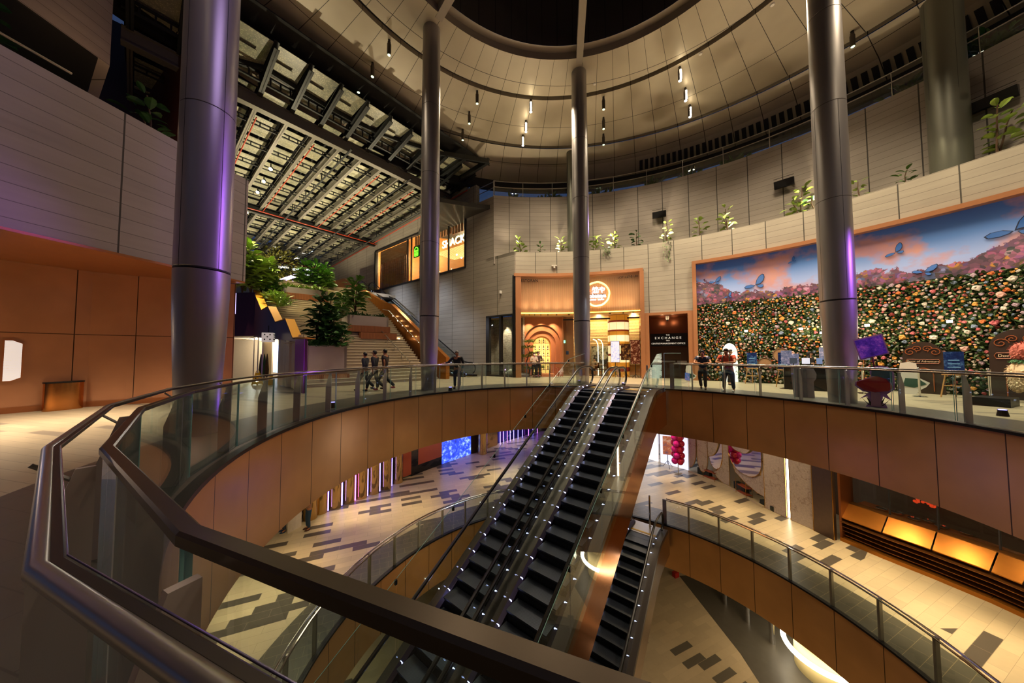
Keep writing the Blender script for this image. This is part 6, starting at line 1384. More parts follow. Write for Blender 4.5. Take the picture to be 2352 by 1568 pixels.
for i, (x, y, w, h, l) in enumerate(((1807, 836, .55, .6, 'clear acrylic notice board with pictures on a post left of the counter'), (1826, 838, .42, .5, 'pale purple menu board beside the clear notice board'), (1888, 826, .25, .55, 'small blue info board left of the right column'), (1985, 826, .45, .6, 'dark info board right of the right column behind the tilted purple board'))):
    p = atz(x, 891 if x < 1980 else 905, 0); q = atY(x, y, p.y); d = Vector((-p.x,-p.y,0)).normalized(); t3 = Vector((d.y,-d.x,0)); t3 = t3 if t3.x > 0 else -t3
    root = thing('info_board', l, 'board', p); mb = MB(); mb.obox(Vector((q.x,q.y,q.z-.0))-t3*w*.33, t3*w*.66, -d*.02, (0,0,h)); obj('panel', mb, screenmat('info_print_%d' % i, '3c4460', '757fa2', 'cfc0d4', .25, 6), root); mb = MB(); mb.tube([p-d*.03, Vector((q.x,q.y,q.z+.1))-d*.03], .02, 6); mb.lathe([(.15,0),(.15,.02)], p-d*.03, 14); obj('stand', mb, M['chrome'], root)
# glowing letter box by the column
p = atz(1883, 884, 0); root = thing('lit_letter_box', 'narrow glowing sign box with dark upright letters left of the right column base', 'sign', p); mb = MB(); mb.box(p+Vector((0,0,.52)), (.3,.12,1.0), -.9); obj('box', mb, mat('glowing_blue_white_face', 'e8ecff', .4, emit='cdd4ff', es=2.4), root)
dv = Vector((-p.x,-p.y,0)).normalized(); text('letters', 'D\nI\nG\nU', .2, p+Vector((0,0,.62))+dv*.15, Vector((-dv.y,dv.x,0)), ud, M['blackm'], root, .005)
# basket tops and chairs near counter
for x, y, r, l in ((1795, 815, .32, 'round woven tray leaning on the flower wall left of the counter'), (1757, 833, .25, 'small round woven stool top by the easel at the flower wall')):
    c = atR(x, y, RW-.4, CW); a = fa(x); root = thing('woven_tray', l, 'tray', c); mb = MB(); 
    n = 24; mb.prism([c+tang(a)*(r*math.cos(2*pi*k/n))+Vector((0,0,r*math.sin(2*pi*k/n))) for k in range(n)], outn(a)*.03); obj('disc', mb, mat('woven_cane', '8a6a48', .8, noise=.3, nscale=30) if 'woven_cane' not in bpy.data.materials else bpy.data.materials['woven_cane'], root)
    mb = MB(); mb.tube([c+tang(a)*(r*math.cos(2*pi*k/n))+Vector((0,0,r*math.sin(2*pi*k/n)))-outn(a)*.0 for k in range(n)], .02, 5, True); obj('rim', mb, M['bark'], root)
# fluffy plush costume on a dark block at the right edge
p = atz(2338, 925, 0); root = thing('plush_figure', 'big fluffy cream plush figure cropped by the right picture edge', 'plush', p); rnd = random.Random(5)
def fluffy(cs, m_, nm, L=.06):
    mb = MB()
    for c, r, sc in cs:
        mb.ball(c, r*.9, 14, 9, sc)
        for k in range(260):
            v = Vector((rnd.gauss(0,1), rnd.gauss(0,1), rnd.gauss(0,1))).normalized(); q = Vector(c)+Vector((v.x*sc[0], v.y*sc[1], v.z*sc[2]))*r*.88; leafblade(mb, q, v+Vector((0,0,-.4)), L, .035, .2)
    obj(nm, mb, m_, root, recalc=False)
pc = p+Vector((.35,0,.1))
fluffy([(pc+Vector((0,0,.8)), .38, (1,1,1.2)), (pc+Vector((-.3,0,.5)), .2, (.8,.8,1.4))], mat('cream_fur', 'd8c2a0', .9), 'body'); fluffy([(pc+Vector((0,0,1.45)), .3, (1,1,1.1))], mat('pink_fur', 'b8685c', .9), 'head'); fluffy([(pc+Vector((0,0,1.16)), .27, (1.1,1.1,.3))], mat('green_scarf_fur', '4a7a52', .9), 'scarf')
p2 = atz(2310, 935, 0); mb = MB(); mb.box(p2+Vector((.2,.3,.12)), (.9,.6,.24), .4); tag(obj('black_plinth', mb, M['blackm']), 'low black plinth on the floor at the right picture edge', 'plinth')
# black floodlights on upper wall
for x, y, l, w in ((1514, 492, 'small black wall floodlight, leftmost on the upper curved wall', .8), (1801, 420, 'black wall floodlight just left of the right column', .8), (2283, 228, 'black wall floodlight at the far upper right', .95)):
    c = atR(x, y, 16.75, CW); a = fa(x, 16.75); root = thing('wall_floodlight', l, 'floodlight', c); T2, N2 = tang(a), -outn(a)
    mb = MB(); mb.prism([c-T2*w/2+Vector((0,0,-.2))+N2*.05, c-T2*w/2+Vector((0,0,.12))+N2*.2, c-T2*w/2+Vector((0,0,.2))-N2*.1, c-T2*w/2+Vector((0,0,-.2))-N2*.1], T2*w); obj('housing', mb, M['blackm'], root)
    mb = MB(); mb.tube([c-T2*w/2+N2*.25+Vector((0,0,.22)), c+T2*w/2+N2*.25+Vector((0,0,.22))], .015, 5); mb.tube([c-N2*.25, c], .03, 6); obj('bracket', mb, M['steeldk'], root)
# garden beyond upper rails
for i, (x, y, R, r, l) in enumerate(((1180, 395, 19.5, 1.0, 'left end of the upper terrace'), (1260, 392, 19.5, 1.1, 'second from the left on the upper terrace'), (1380, 410, 19, .9, 'right of the centre column on the terrace'), (1500, 392, 19, .95, 'middle of the upper terrace'), (1580, 372, 19, .9, 'fourth along the upper terrace'), (1690, 345, 19, .9, 'above the floodlight bay of the terrace'), (2090, 170, 19, 1.0, 'left of the fat column on the terrace'), (2260, 90, 19, 1.2, 'farthest right on the terrace'))):
    c = atR(x, y, R, CW); c.z = 12.3+r*.9; bush('terrace_shrub', 'dark shrub behind the upper glass rail, '+l, c, r*.85, 260, .4, M['leafdk'], 20+i, 'shrub', .0, (1.3,1,1), 'dark shrubs on the upper terrace')
# ---- bronze waste console and wall sign at left
p = Vector((-11.35, 8.85, 0)); root = thing('bronze_console', 'mirror-polished bronze half-round console bin against the copper wall', 'console', p)
c0_ = WLa.lerp(WLb, .235)+wn_*.02; c1_ = WLa.lerp(WLb, .62)+wn_*.02
a, b = atz(105, 946, 0), atz(196, 936, 0); dd = (b-a); nn = Vector((dd.y, -dd.x, 0)).normalized()*-1
mb = MB(); w = dd.length; pass; prof = []
ux = dd.normalized(); nn = nn if nn.dot(a) > 0 else -nn; ctr = (a+b)/2+nn*.14
outl = [ctr+ux*(w/2*math.copysign(abs(math.cos(q))**.6, math.cos(q)))+nn*(-.17*math.copysign(abs(math.sin(q))**.8, math.sin(q))) for q in [2*pi*k/36 for k in range(36)]]
mb.prism(outl, (0,0,.76)); obj('body', mb, M['copshine'], root, True); mb = MB(); mb.prism([q+Vector((0,0,.76))+(q-ctr)*.03 for q in outl], (0,0,.035)); obj('top', mb, M['blackm'], root)
t = NT('mall_directory_face'); P_, x = t.pos(); ln = t.line(x[2], .07, .012); n = t.noise(22, 2, P_); t.l.new(t.mix(t.math('MULTIPLY', ln, n), srgb('f2ece4'), srgb('6b5f58')), t.p.inputs['Base Color']); t.p.inputs['Emission Color'].default_value = srgb('efe4dc'); t.p.inputs['Emission Strength'].default_value = .55
ws_ = (WPL[2]-WPL[0]).normalized(); wn_ = Vector((ws_.y, -ws_.x, 0)); w0_, w1_ = atPl(9, 820, (WPL[1].x, WPL[1].y), (wn_.x, wn_.y)), atPl(50, 820, (WPL[1].x, WPL[1].y), (wn_.x, wn_.y)); root = thing('directory_sign', 'white lit directory panel with chamfered corners at the left picture edge', 'sign', (w1_.x, w1_.y, .9))
zt_s, zb_s = 1.93, .86; c = .14; du = (w1_-w0_); du.z = 0; L2 = du.length; du.normalize(); o_ = Vector((w0_.x, w0_.y, 0))+wn_*.05
for nm, e, m_, th in (('frame', .03, M['cop'], .03), ('face', 0, t.mat, .035)):
    mb = MB(); mb.prism([o_+du*u+Vector((0,0,v)) for u, v in ((0-e,zb_s-e),(L2-c,zb_s-e),(L2+e,zb_s+c*.6),(L2+e,zt_s-c*.6),(L2-c,zt_s+e),(0-e,zt_s+e))], wn_*th); obj(nm, mb, m_, root)
# ================================================================== LOWER FLOOR SHOPS
def lw(x, y, z=ZL): return atz(x, y, z)
HT = -1.96
# left: mirrored half columns with light strips between
pil = [(712,1197),(737,1183),(769,1170.5),(801,1158),(830,1147.5),(858,1137),(886,1126),(913,1112)]
root = None
M['mirbronze'] = mat('rippled_bronze_mirror', 'd0ad70', .12, .92, bump=.6, nscale=2.0)
for i, (x, y) in enumerate(pil):
    p = lw(x, y); d = Vector((-p.x,-p.y,0)).normalized(); c = p-d*.32
    mb = MB(); mb.lathe([(.3,0),(.31,.03),(.31,HT-ZL)], c, 18)
    tag(obj('mirrored_pilaster', mb, M['mirbronze'], None, True), 'rippled bronze mirror pilaster on the lower left wall, %s' % ('nearest the standing person','second from the standing person','third from the standing person','fourth from the standing person','fourth from the red panels','third from the red panels','second from the red panels','right beside the red panels')[i], 'pilaster', 'bronze mirror pilasters of the lower left shopfront')
M['ledviolet'] = mat('violet_led_tube', 'ffffff', .4, emit='7a6cff', es=5); M['ledpink'] = mat('pink_violet_led_tube', 'ffffff', .4, emit='c45cff', es=4.5)
for i in range(len(pil)-1):
    x = (pil[i][0]+pil[i+1][0])/2; y = (pil[i][1]+pil[i+1][1])/2-1; p = lw(x, y); d = Vector((-p.x,-p.y,0)).normalized(); p -= d*.05
    mb = MB(); mb.tube([p+Vector((0,0,.05)), p+Vector((0,0,HT-ZL))], .035, 6); tag(obj('light_tube', mb, M['ledpink'] if i in (0,3) else M['ledviolet']), 'vertical violet light tube between bronze pilasters, %s from the standing person' % ('first','second','third','fourth','fifth','sixth','seventh')[i], 'light', 'violet light tubes between the bronze pilasters')
def lpanel(name, label, cat, x0, y0, x1, y1, m, z0=.0, h=None, off=.12):
    a, b = lw(x0, y0), lw(x1, y1); d = (b-a); n = Vector((d.y, -d.x, 0)).normalized(); n = n if n.dot(-a) > 0 else -n; mb = MB(); mb.obox(a-n*off+Vector((0,0,z0)), d, n*.05, (0,0,h or (HT-ZL-z0))); return tag(obj(name, mb, m), label, cat)
M['salmon'] = mat('glossy_salmon_panel', 'b5553a', .12, .25)
M['dkmir'] = mat('dark_mirror', '3a3634', .06, .9)
lpanel('glossy_panel', 'glossy salmon panel right of the bronze pilasters', 'wall panel', 915, 1106, 946, 1094, M['salmon'], .12)
lpanel('mirror_panel', 'narrow dark mirror between the salmon panels', 'mirror', 946, 1094, 962, 1087.5, M['dkmir'], 0)
lpanel('glossy_panel', 'wide glossy salmon panel beside the glowing blue window', 'wall panel', 962, 1087.5, 1016, 1066.5, M['salmon'], .55)
lpanel('mirror_panel', 'low dark mirror strip under the wide salmon panel', 'mirror', 962, 1087.5, 1016, 1066.5, M['dkmir'], 0, .55)
lpanel('image_wall', 'glowing blue neon picture window on the lower left shopfront', 'screen', 1017, 1066, 1083, 1043, screenmat('blue_neon_picture', '10124a', '2c48e0', 'b8e0ff', 1.4, 1.8), .0)
a = lw(1030,1060); mb = MB(); mb.obox(a+Vector((0,0,2.2)), lw(1062,1048)-a, (.5,-.5,0), (0,0,.06)); tag(obj('red_canopy', mb, mat('glowing_red_canopy','d8301c',.4,emit='ff3a1c',es=1.2)), 'glowing red slab in front of the blue picture window', 'canopy')
lpanel('brick_panel', 'dark brick panel right of the blue picture window', 'wall panel', 1083, 1043, 1098, 1038, mat('dark_brick', '2c1a14', .8, noise=.3, nscale=12))
p = lw(1108, 1041); mb = MB(); mb.lathe([(.38,0),(.38,HT-ZL)], p, 20); tag(obj('mirrored_pilaster', mb, M['mirbronze'], None, True), 'single thick bronze mirror pilaster under the fascia beside the brick panel', 'pilaster')
lpanel('mirror_panel', 'bronze mirror panel under the fascia right of the thick pilaster', 'mirror', 1119, 1031, 1144, 1022, M['mirbronze'])
for i, x in enumerate((1149,1157,1165,1172,1180,1190,1200,1214,1224,1234)):
    p = lw(x, 1020-(x-1149)*.31); mb = MB(); mb.tube([p, p+Vector((0,0,HT-ZL))], .03, 6); tag(obj('light_tube', mb, M['ledpink'] if i in (2,7,9) else M['ledviolet']), 'thin violet light tube on the farthest lower shopfront, %s from the left' % ('first','second','third','fourth','fifth','sixth','seventh','eighth','ninth','tenth')[i], 'light', 'violet light tubes on the farthest lower shopfront')
lpanel('shop_screen', 'dim violet shopfront behind the farthest light tubes', 'shopfront', 1144, 1021, 1240, 992, mat('dim_violet_front', '241c48', .2, .3), .0, None, .3)
lpanel('marble_plinth', 'low white marble corner behind the standing person', 'plinth', 664, 1226, 695, 1208, mat('white_marble', 'd9cfc0', .4, noise=.15), 0, .9)
# right: boutique front
M['marb'] = None
t = NT('veined_marble'); P_, x = t.pos(); n = t.noise(.9, 6, P_, .65); n2 = t.noise(14, 3, P_)
vein = t.ramp(n, [(.485, (0,0,0,1)), (.5, (1,1,1,1)), (.515, (0,0,0,1))]); base = t.mix(n2, srgb('9d8f86'), srgb('cfc1b4'))
t.l.new(t.mix(t.math('MULTIPLY', vein, .6), base, srgb('7a5c40')), t.p.inputs['Base Color']); t.p.inputs['Roughness'].default_value = .35; M['marb'] = t.mat
M['goldtrim'] = mat('polished_gold_trim', 'c89a4a', .2, .9); M['mirr'] = mat('clear_mirror', 'e8e4dc', .04, 1.0)
BP = [(1678,1117),(1760.6,1165),(1811.6,1189),(1875.4,1217),(1924,1240.4)]
def rseg(x0, y0, x1, y1):
    a, b = lw(x0, y0), lw(x1, y1); d = (b-a).normalized(); n = Vector((d.y,-d.x,0)); n = n if n.dot(-a) > 0 else -n; return a, b, d, n
def mpanel(name, label, cat, seg, u0, u1, z0, z1, m, th=.1, off=.0, shape=None, trim=True):
    a, b, d, n = seg; L = (b-a).length; root = BOUT
    pts = [(L*u0, z0), (L*u1, z0), (L*u1, z1), (L*u0, z1)] if shape is None else [(L*u, z) for u, z in shape]
    mb = MB(); mb.prism([a+d*u+n*off+Vector((0,0,z)) for u, z in pts], n*th); o = obj(name, mb, m, root, label=label)
    mb = MB(); mb.tube([a+d*u+n*(off+th)+Vector((0,0,z)) for u, z in pts], .016, 5, True); obj('gold_edge', mb, M['goldtrim'], o); return o
H0 = HT-ZL
BOUT = thing('boutique_front', 'marble, mirror and gold boutique shopfront on the lower floor, right of the balloon column', 'shopfront', lw(1678,1117))
s1 = rseg(1586, 1082, 1678, 1117); s2 = rseg(1678, 1117, 1760.6, 1165); s3 = rseg(1760.6, 1165, 1811.6, 1189); s4 = rseg(1811.6, 1189, 1875.4, 1217); s5 = rseg(1875.4, 1217, 1924, 1240.4); s0 = rseg(1500, 1057, 1586, 1082)
def U(u0, u1, z0, z1, flip=0, n=8, k=.45):      # rounded bottom outline
    r = (u1-u0)*k
    if flip == 0: return [(u0, z1), (u0, z0+1.0)]+[(u0+r-r*math.cos(pi/2*i/n), z0+1.0-1.0*math.sin(pi/2*i/n)) for i in range(1,n+1)]+[(u1-r+r*math.sin(pi/2*i/n), z0+1.0-1.0*math.cos(pi/2*i/n)) for i in range(0,n+1)]+[(u1, z1)]
    if flip == 1: return [(u0, z1), (u0, z0+1.3)]+[(u0+(u1-u0)*(1-math.cos(pi/2*i/n)), z0+1.3-1.3*math.sin(pi/2*i/n)) for i in range(1,n+1)]+[(u1, z1)]
    return [(u0, z1), (u0, z0)]+[(u0+(u1-u0)*math.sin(pi/2*i/n), z0+1.3-1.3*math.cos(pi/2*i/n)) for i in range(0,n+1)]+[(u1, z1)]
mpanel('marble_panel', 'rounded marble slab beside the balloon column', 'wall panel', s1, .02, .2, .35, H0, M['marb'], shape=U(.0,.2,.3,H0,2))
mpanel('marble_panel', 'marble slab with a rounded foot left of the pink tube', 'wall panel', s1, .2, .48, .2, H0, M['marb'], shape=U(.22,.5,.3,H0,0))
mpanel('marble_panel', 'marble slab with a rounded corner right of the pink tube', 'wall panel', s1, .5, .72, 1.5, H0, M['marb'], .06, .1, shape=U(.52,.8,1.4,H0,2))
mpanel('mirror_panel', 'tall curved mirror strip in the boutique front', 'mirror', s1, .52, .85, .6, H0, M['mirr'], .04, .04, shape=U(.52,.86,.75,H0,0))
mpanel('marble_panel', 'tall marble slab left of the big mirror', 'wall panel', s1, .82, 1.0, .0, H0, M['marb'], .06, .02, shape=[(.62,.55),(.72,.25),(.84,.08),(1.0,.0),(1.0,H0),(.86,H0),(.86,1.6),(.8,.95),(.7,.66)])
mpanel('mirror_panel', 'big rounded mirror reflecting the tiled floor', 'mirror', s2, 0, .98, 1.1, H0, M['mirr'], .05, .06, shape=U(.02,.97,1.15,H0,0,8,.45))
mpanel('marble_panel', 'rounded marble lobe hanging over the big mirror', 'wall panel', s2, .0, .8, 2.2, H0, M['marb'], .05, .13, shape=U(.0,.8,2.3,H0,0,8,.4))
mpanel('marble_panel', 'marble slab curving below the big mirror', 'wall panel', s2, .1, 1.0, .4, 1.4, M['marb'], .05, .0, shape=[(.02,1.8),(.2,1.0),(.45,.72),(.8,.5),(.99,.5),(.99,2.4),(.9,1.5),(.7,1.2),(.4,1.2),(.2,1.5)])
mpanel('marble_panel', 'tall marble slab with gold lines left of the glowing edge', 'wall panel', s3, 0, .98, 0, 2.9, M['marb'])
mpanel('marble_panel', 'upper marble slab above the gold line', 'wall panel', s3, 0, .98, 2.93, H0, M['marb'])
mpanel('marble_panel', 'wide marble slab right of the glowing edge', 'wall panel', s4, .14, 1.0, 0, H0, M['marb'])
mpanel('glow_strip', 'tall white glowing edge light with a gold rim in the boutique front', 'light', s4, .0, .11, .05, H0, mat('white_edge_glow', 'ffffff', .4, emit='fff3dc', es=9), .05, .0)
mpanel('bronze_pier', 'dark bronze pier between the marble slabs and the copper counter', 'pier', s5, .0, .98, 0, H0, mat('dark_bronze_pier', '54453a', .35, .6, noise=.15), .15)
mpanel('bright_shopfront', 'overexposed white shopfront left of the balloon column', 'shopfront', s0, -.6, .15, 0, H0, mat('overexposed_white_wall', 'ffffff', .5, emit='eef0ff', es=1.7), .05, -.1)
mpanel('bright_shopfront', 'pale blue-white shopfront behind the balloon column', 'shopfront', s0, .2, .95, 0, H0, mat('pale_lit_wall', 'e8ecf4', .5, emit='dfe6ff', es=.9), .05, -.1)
mb = MB(); a, b, d, n = s1; mb.obox(a-n*.9, (b-a), -n*.1, (0,0,H0)); a, b, d, n = s2; mb.obox(a-n*.9, (b-a)*1.05, -n*.1, (0,0,H0)); struct('wall_boutique', mb, mat('boutique_back', 'cbb894', .7))
mb = MB(); a, b, d, n = s1; mb.obox(a+n*.1, (b-a), n*.12, (0,0,.08)); a, b, d, n = s2; mb.obox(a+n*.1, (b-a), n*.12, (0,0,.08)); struct('trim_13', mb, mat('pale_stone_kerb', 'cdbd9e', .5))
# pink tube ring
a, b, d, n = s1; L = (b-a).length; c = a+d*(L*.5)+n*.14+Vector((0,0,3.2)); mb = MB(); mb.tube([c+d*(-.75*math.cos(q)*1.0)+Vector((0,0,-1.0*math.sin(q)+.4)) for q in [i*pi/2/10-.3 for i in range(12)]], .16, 10); tag(obj('pink_tube', mb, mat('hot_pink_balloon', 'e0147a', .12), None, True), 'curved glossy hot pink balloon tube on the boutique front', 'decoration')
# racks and bags
for i, (sg_, u, l) in enumerate(((s1, .55, 'small bronze rack with tan boxes under the narrow mirror'), (s2, .45, 'small bronze rack with brown boxes under the big mirror'))):
    a, b, d, n = sg_; L = (b-a).length; p = a+d*(L*u)-n*.1; root = thing('display_rack', l, 'rack', p); mb = MB()
    for du in (-.35,.35):
        for dn in (0,.35): mb.tube([p+d*du+n*dn, p+d*du+n*dn+Vector((0,0,.8))], .012, 5)
    obj('frame', mb, M['goldtrim'], root)
    for z in (.1,.45): mb = MB(); mb.obox(p-d*.33+Vector((0,0,z)), d*.66, n*.3, (0,0,.05)); obj('shelf', mb, mat('brick_red_shelf','9a4a30',.5) if 'brick_red_shelf' not in bpy.data.materials else bpy.data.materials['brick_red_shelf'], root)
for i, (sg_, u, l) in enumerate(((s2, .12, 'dark green quilted box at the left foot of the big mirror'), (s2, .85, 'dark green flat box at the right foot of the big mirror'), (s1, .2, 'dark patterned box at the foot of the first marble slab'))):
    a, b, d, n = sg_; L = (b-a).length; p = a+d*(L*u); mb = MB(); mb.obox(p-n*.25, d*.8, n*.3, (0,0,.45 if i != 1 else .25)); o = bevel(obj('storage_box', mb, mat('dark_green_box','1f2a20',.4,noise=.3)), .03); tag(o, l, 'box')
# balloon column and poster
bm_ = [mat('magenta_balloon', 'd81a9a', .12), mat('red_pink_balloon', 'c81c4a', .12)]
p = lw(1558, 1088); root = thing('balloon_column', 'tall column of magenta and red balloons on a white stand', 'balloon column', p)
mb = MB(); mb.tube([p, p+Vector((0,0,.7))], .025, 8); 
for k in range(4): q = k*pi/2+.4; mb.tube([p+Vector((0,0,.05)), p+Vector((math.cos(q)*.35, math.sin(q)*.35, 0))], .02, 5)
obj('stand', mb, M['white'], root)
for i in range(6):
    for k in range(4):
        q = k*pi/2+(pi/4 if i%2 else .1); c = p+Vector((math.cos(q)*.22, math.sin(q)*.22, .85+.37*i)); mb = MB(); mb.ball(c, .2, 14, 9, (1,1,1.08)); obj('balloon', mb, bm_[k%2], root, True)
mb = MB(); mb.ball(p+Vector((0,0,3.0)), .18, 14, 9, (1,1,1.1)); obj('balloon', mb, bm_[1], root, True)
p = lw(1535, 1073); root = thing('poster_stand', 'blue and orange poster on a black tripod left of the balloon column', 'poster stand', p); d = Vector((.93,-.3,0)).normalized(); mb = MB(); mb.obox(p-d*.3+Vector((0,0,.85)), d*.62, (0,.03,0), (0,0,1.25)); obj('board', mb, screenmat('food_poster', '2a5a8a', 'd07a4a', 'e8d8c0', .35, 3), root)
mb = MB(); mb.tube([p+Vector((0,.05,0.2)), p+Vector((0,.05,.9))], .02, 5)
for k in range(3): q = k*2.1+.3; mb.tube([p+Vector((0,.05,.45)), p+Vector((math.cos(q)*.35, math.sin(q)*.35, 0))], .015, 5)
obj('tripod', mb, M['blackm'], root)
# copper counter with louvres
CB = [(1930,1241),(2026,1282),(2141,1328),(2276.5,1385),(2352,1420),(2480,1478)]
M['cshelf'] = mat('amber_copper_sheet', 'b9792f', .3, .75, noise=.08, nscale=6); M['louv'] = mat('copper_louvre', '8a5a2c', .35, .7)
ct = thing('louvred_counter', 'long copper counter with a sloped amber top and dark louvres along the lower right floor', 'counter', lw(1930,1241))
CPTS = [lw(x, y) for x, y in CB]
def offp(k, o):
    a = CPTS[max(k-1,0)]; b = CPTS[min(k+1,len(CPTS)-1)]; d = (b-a).normalized(); n = Vector((d.y,-d.x,0)); n = n if n.dot(-CPTS[k]) > 0 else -n; return CPTS[k]+n*o
for k in range(len(CPTS)-1):
    def face(o0, z0, o1, z1): return [offp(k,o0)+Vector((0,0,z0)), offp(k+1,o0)+Vector((0,0,z0)), offp(k+1,o1)+Vector((0,0,z1)), offp(k,o1)+Vector((0,0,z1))]
    mb = MB(); f = face(-.08, .95, -.62, 1.42); g = (offp(k,0)-offp(k+1,0)).normalized()*.02; f[0]-=g; f[3]-=g; f[1]+=g; f[2]+=g; mb.prism(f, (0,0,-.03)); obj('sloped_top', mb, M['cshelf'], ct)
    for j in range(4): mb = MB(); z = .78-.18*j; o = -.12-.05*j; mb.prism(face(o+.1, z-.02, o-.18, z+.06), (0,0,.018)); obj('louvre', mb, M['louv'], ct)
    mb = MB(); mb.prism(face(-.5, .1, -.52, .95), offp(k,0)*0+Vector((.001,0,.0))-offp(k,.0)*0+(offp(k,-.55)-offp(k,-.5))); obj('back_panel', mb, M['dkwall'], ct)
    mb = MB(); mb.prism(face(0, 0, -.0, .14), (offp(k,-.3)-offp(k,0))); obj('plinth', mb, M['cshelf'], ct)
    mb = MB(); mb.prism(face(-.62, 1.40, -.95, 1.40), (0,0,.05)); obj('back_ledge', mb, M['louv'], ct)
mb = MB(); lo = [offp(k,-.8)+Vector((0,0,1.46)) for k in range(len(CPTS))]; mb.strip(lo, [q+Vector((0,0,H0-1.46)) for q in lo]); gl = thing('counter_glazing', 'sheet of glass above the louvred copper counter', 'glazing', lo[0]); obj('pane', mb, M['glassblue'], gl, recalc=False)
for k in range(1, len(CPTS)): mb = MB(); q = offp(k-.0 if False else k, -.82); mb.tube([q+Vector((0,0,1.45)), q+Vector((0,0,H0))], .03, 6); obj('mullion', mb, M['winframe'], gl)
mb = MB(); mb.obox(CPTS[0]+Vector((0,0,0)), (offp(0,-.9)-CPTS[0]), (CPTS[0]-lw(1924,1240))*.9, (0,0,H0)); mb.strip([offp(k,-3.4) for k in range(len(CPTS))], [offp(k,-3.4)+Vector((0,0,H0)) for k in range(len(CPTS))]); struct('wall_bar', mb, mat('amber_brown_bar_wall', '7a4420', .3, .4))
mb = MB(); mb.strip([offp(k,-1.0)+Vector((0,0,1.3)) for k in range(len(CPTS))], [offp(k,-1.9)+Vector((0,0,1.3)) for k in range(len(CPTS))]); tag(obj('inner_bar_top', mb, mat('glossy_orange_bar_top','a85a28',.15,.3), recalc=False), 'glossy orange bar top behind the glass of the copper counter', 'bar top')
for i, (u, v) in enumerate(((.6,.3),(.95,.4),(1.35,.3),(1.6,.55),(1.9,.35),(2.3,.5))):
    k = int(u); q = offp(k,-1.2-v).lerp(offp(k+1,-1.2-v), u-k)+Vector((0,0,1.31)); mb = MB(); mb.lathe([(.05,0),(.14,.02),(.17,.06),(.16,.07),(.12,.035)], q, 18); tag(obj('metal_bowl', mb, M['chrome'], None, True), 'shallow shiny bowl on the inner bar top, %s along the copper counter' % ('first','second','third','fourth','fifth','sixth')[i], 'bowl', 'shiny bowls on the inner bar top')
q = offp(1,-1.6).lerp(offp(2,-1.6), .6)+Vector((0,0,2.1)); rnd = random.Random(8); mb = MB()
for k in range(22): mb.ball(q+Vector((rnd.uniform(-.25,.25), rnd.uniform(-.25,.25), rnd.uniform(-.12,.12))), .05, 7, 5)
cl_ = thing('cluster_lamp', 'hanging cluster of small red globes over the inner bar', 'lamp', q); obj('globes', mb, mat('red_glass_globe', 'a03020', .2, emit='ff4a20', es=.5), cl_, True); mb = MB(); mb.tube([q, Vector((q.x,q.y,HT))], .01, 4); obj('cord', mb, M['blackm'], cl_)
# ================================================================== BASEMENT
for i, (x, y0, y1) in enumerate(((1666,1372,1386),(1717,1404,1428),(1774,1438,1476))):
    p = lw(x, y1, ZB); mb = MB(); mb.lathe([(.12,0),(.12,ZL-1.85-ZB)], p, 16); tag(obj('slim_column', mb, M['chrome'], None, True), 'slim steel column under the lower right fascia, %s' % ('farthest','middle','nearest')[i], 'column', 'slim steel columns in the basement')
p = lw(1895, 1545, ZB); root = thing('ring_bench', 'round cream drum with a glowing white ring at the bottom right', 'bench', p); mb = MB(); mb.lathe([(1.0,0),(1.0,1.2),(.9,1.5)], p, 40); obj('drum', mb, mat('cream_drum', 'd8c690', .6), root, True); mb = MB(); mb.tube([p+Vector((1.35*math.cos(2*pi*k/48), 1.35*math.sin(2*pi*k/48), .95)) for k in range(48)], .1, 8, True); obj('light_ring', mb, mat('white_ring_light', 'ffffff', .4, emit='fff0d0', es=10), root, True)
mb = MB(); mb.arc((7.5,8.3), 3.2, 3.7, 20, 150, ZB, ZB+.35, 24); tag(obj('stone_kerb', mb, mat('grey_stone_kerb', '5c5850', .6)), 'curved grey stone kerb on the basement floor at the bottom', 'kerb')
mb = MB(); mb.lathe([(3.2,0),(3.2,.02)], (7.5,8.3,ZB+.26), 40); tag(obj('dark_pool', mb, mat('wet_dark_stone', '35332e', .1)), 'dark glossy surface inside the curved stone kerb', 'pool')
for x, y, l in ((1552, 1318, 'tiny red and gold parcel on the basement floor below the short escalator'),): p = lw(x, y+6, ZB); mb = MB(); mb.box(p+Vector((0,0,.15)), (.35,.25,.3), .4); tag(bevel(obj('red_parcel', mb, mat('red_gift','a8261c',.4)), .02), l, 'parcel')
# recessed downlights under the first-floor slab
ct_ = 0
def downlight(p, label, grp):
    mb = MB(); mb.lathe([(.09,-.02),(.09,0)], p, 12); tag(obj('recessed_downlight', mb, M['lampwarm']), label, 'downlight', grp)

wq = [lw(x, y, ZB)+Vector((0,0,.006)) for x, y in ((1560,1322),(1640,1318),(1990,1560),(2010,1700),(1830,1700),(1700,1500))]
mb = MB(); mb.prism(wq, (0,0,-.004)); struct('trim_14', mb, mat('dark_basement_paving', '4a463f', .45, noise=.2, nscale=3))
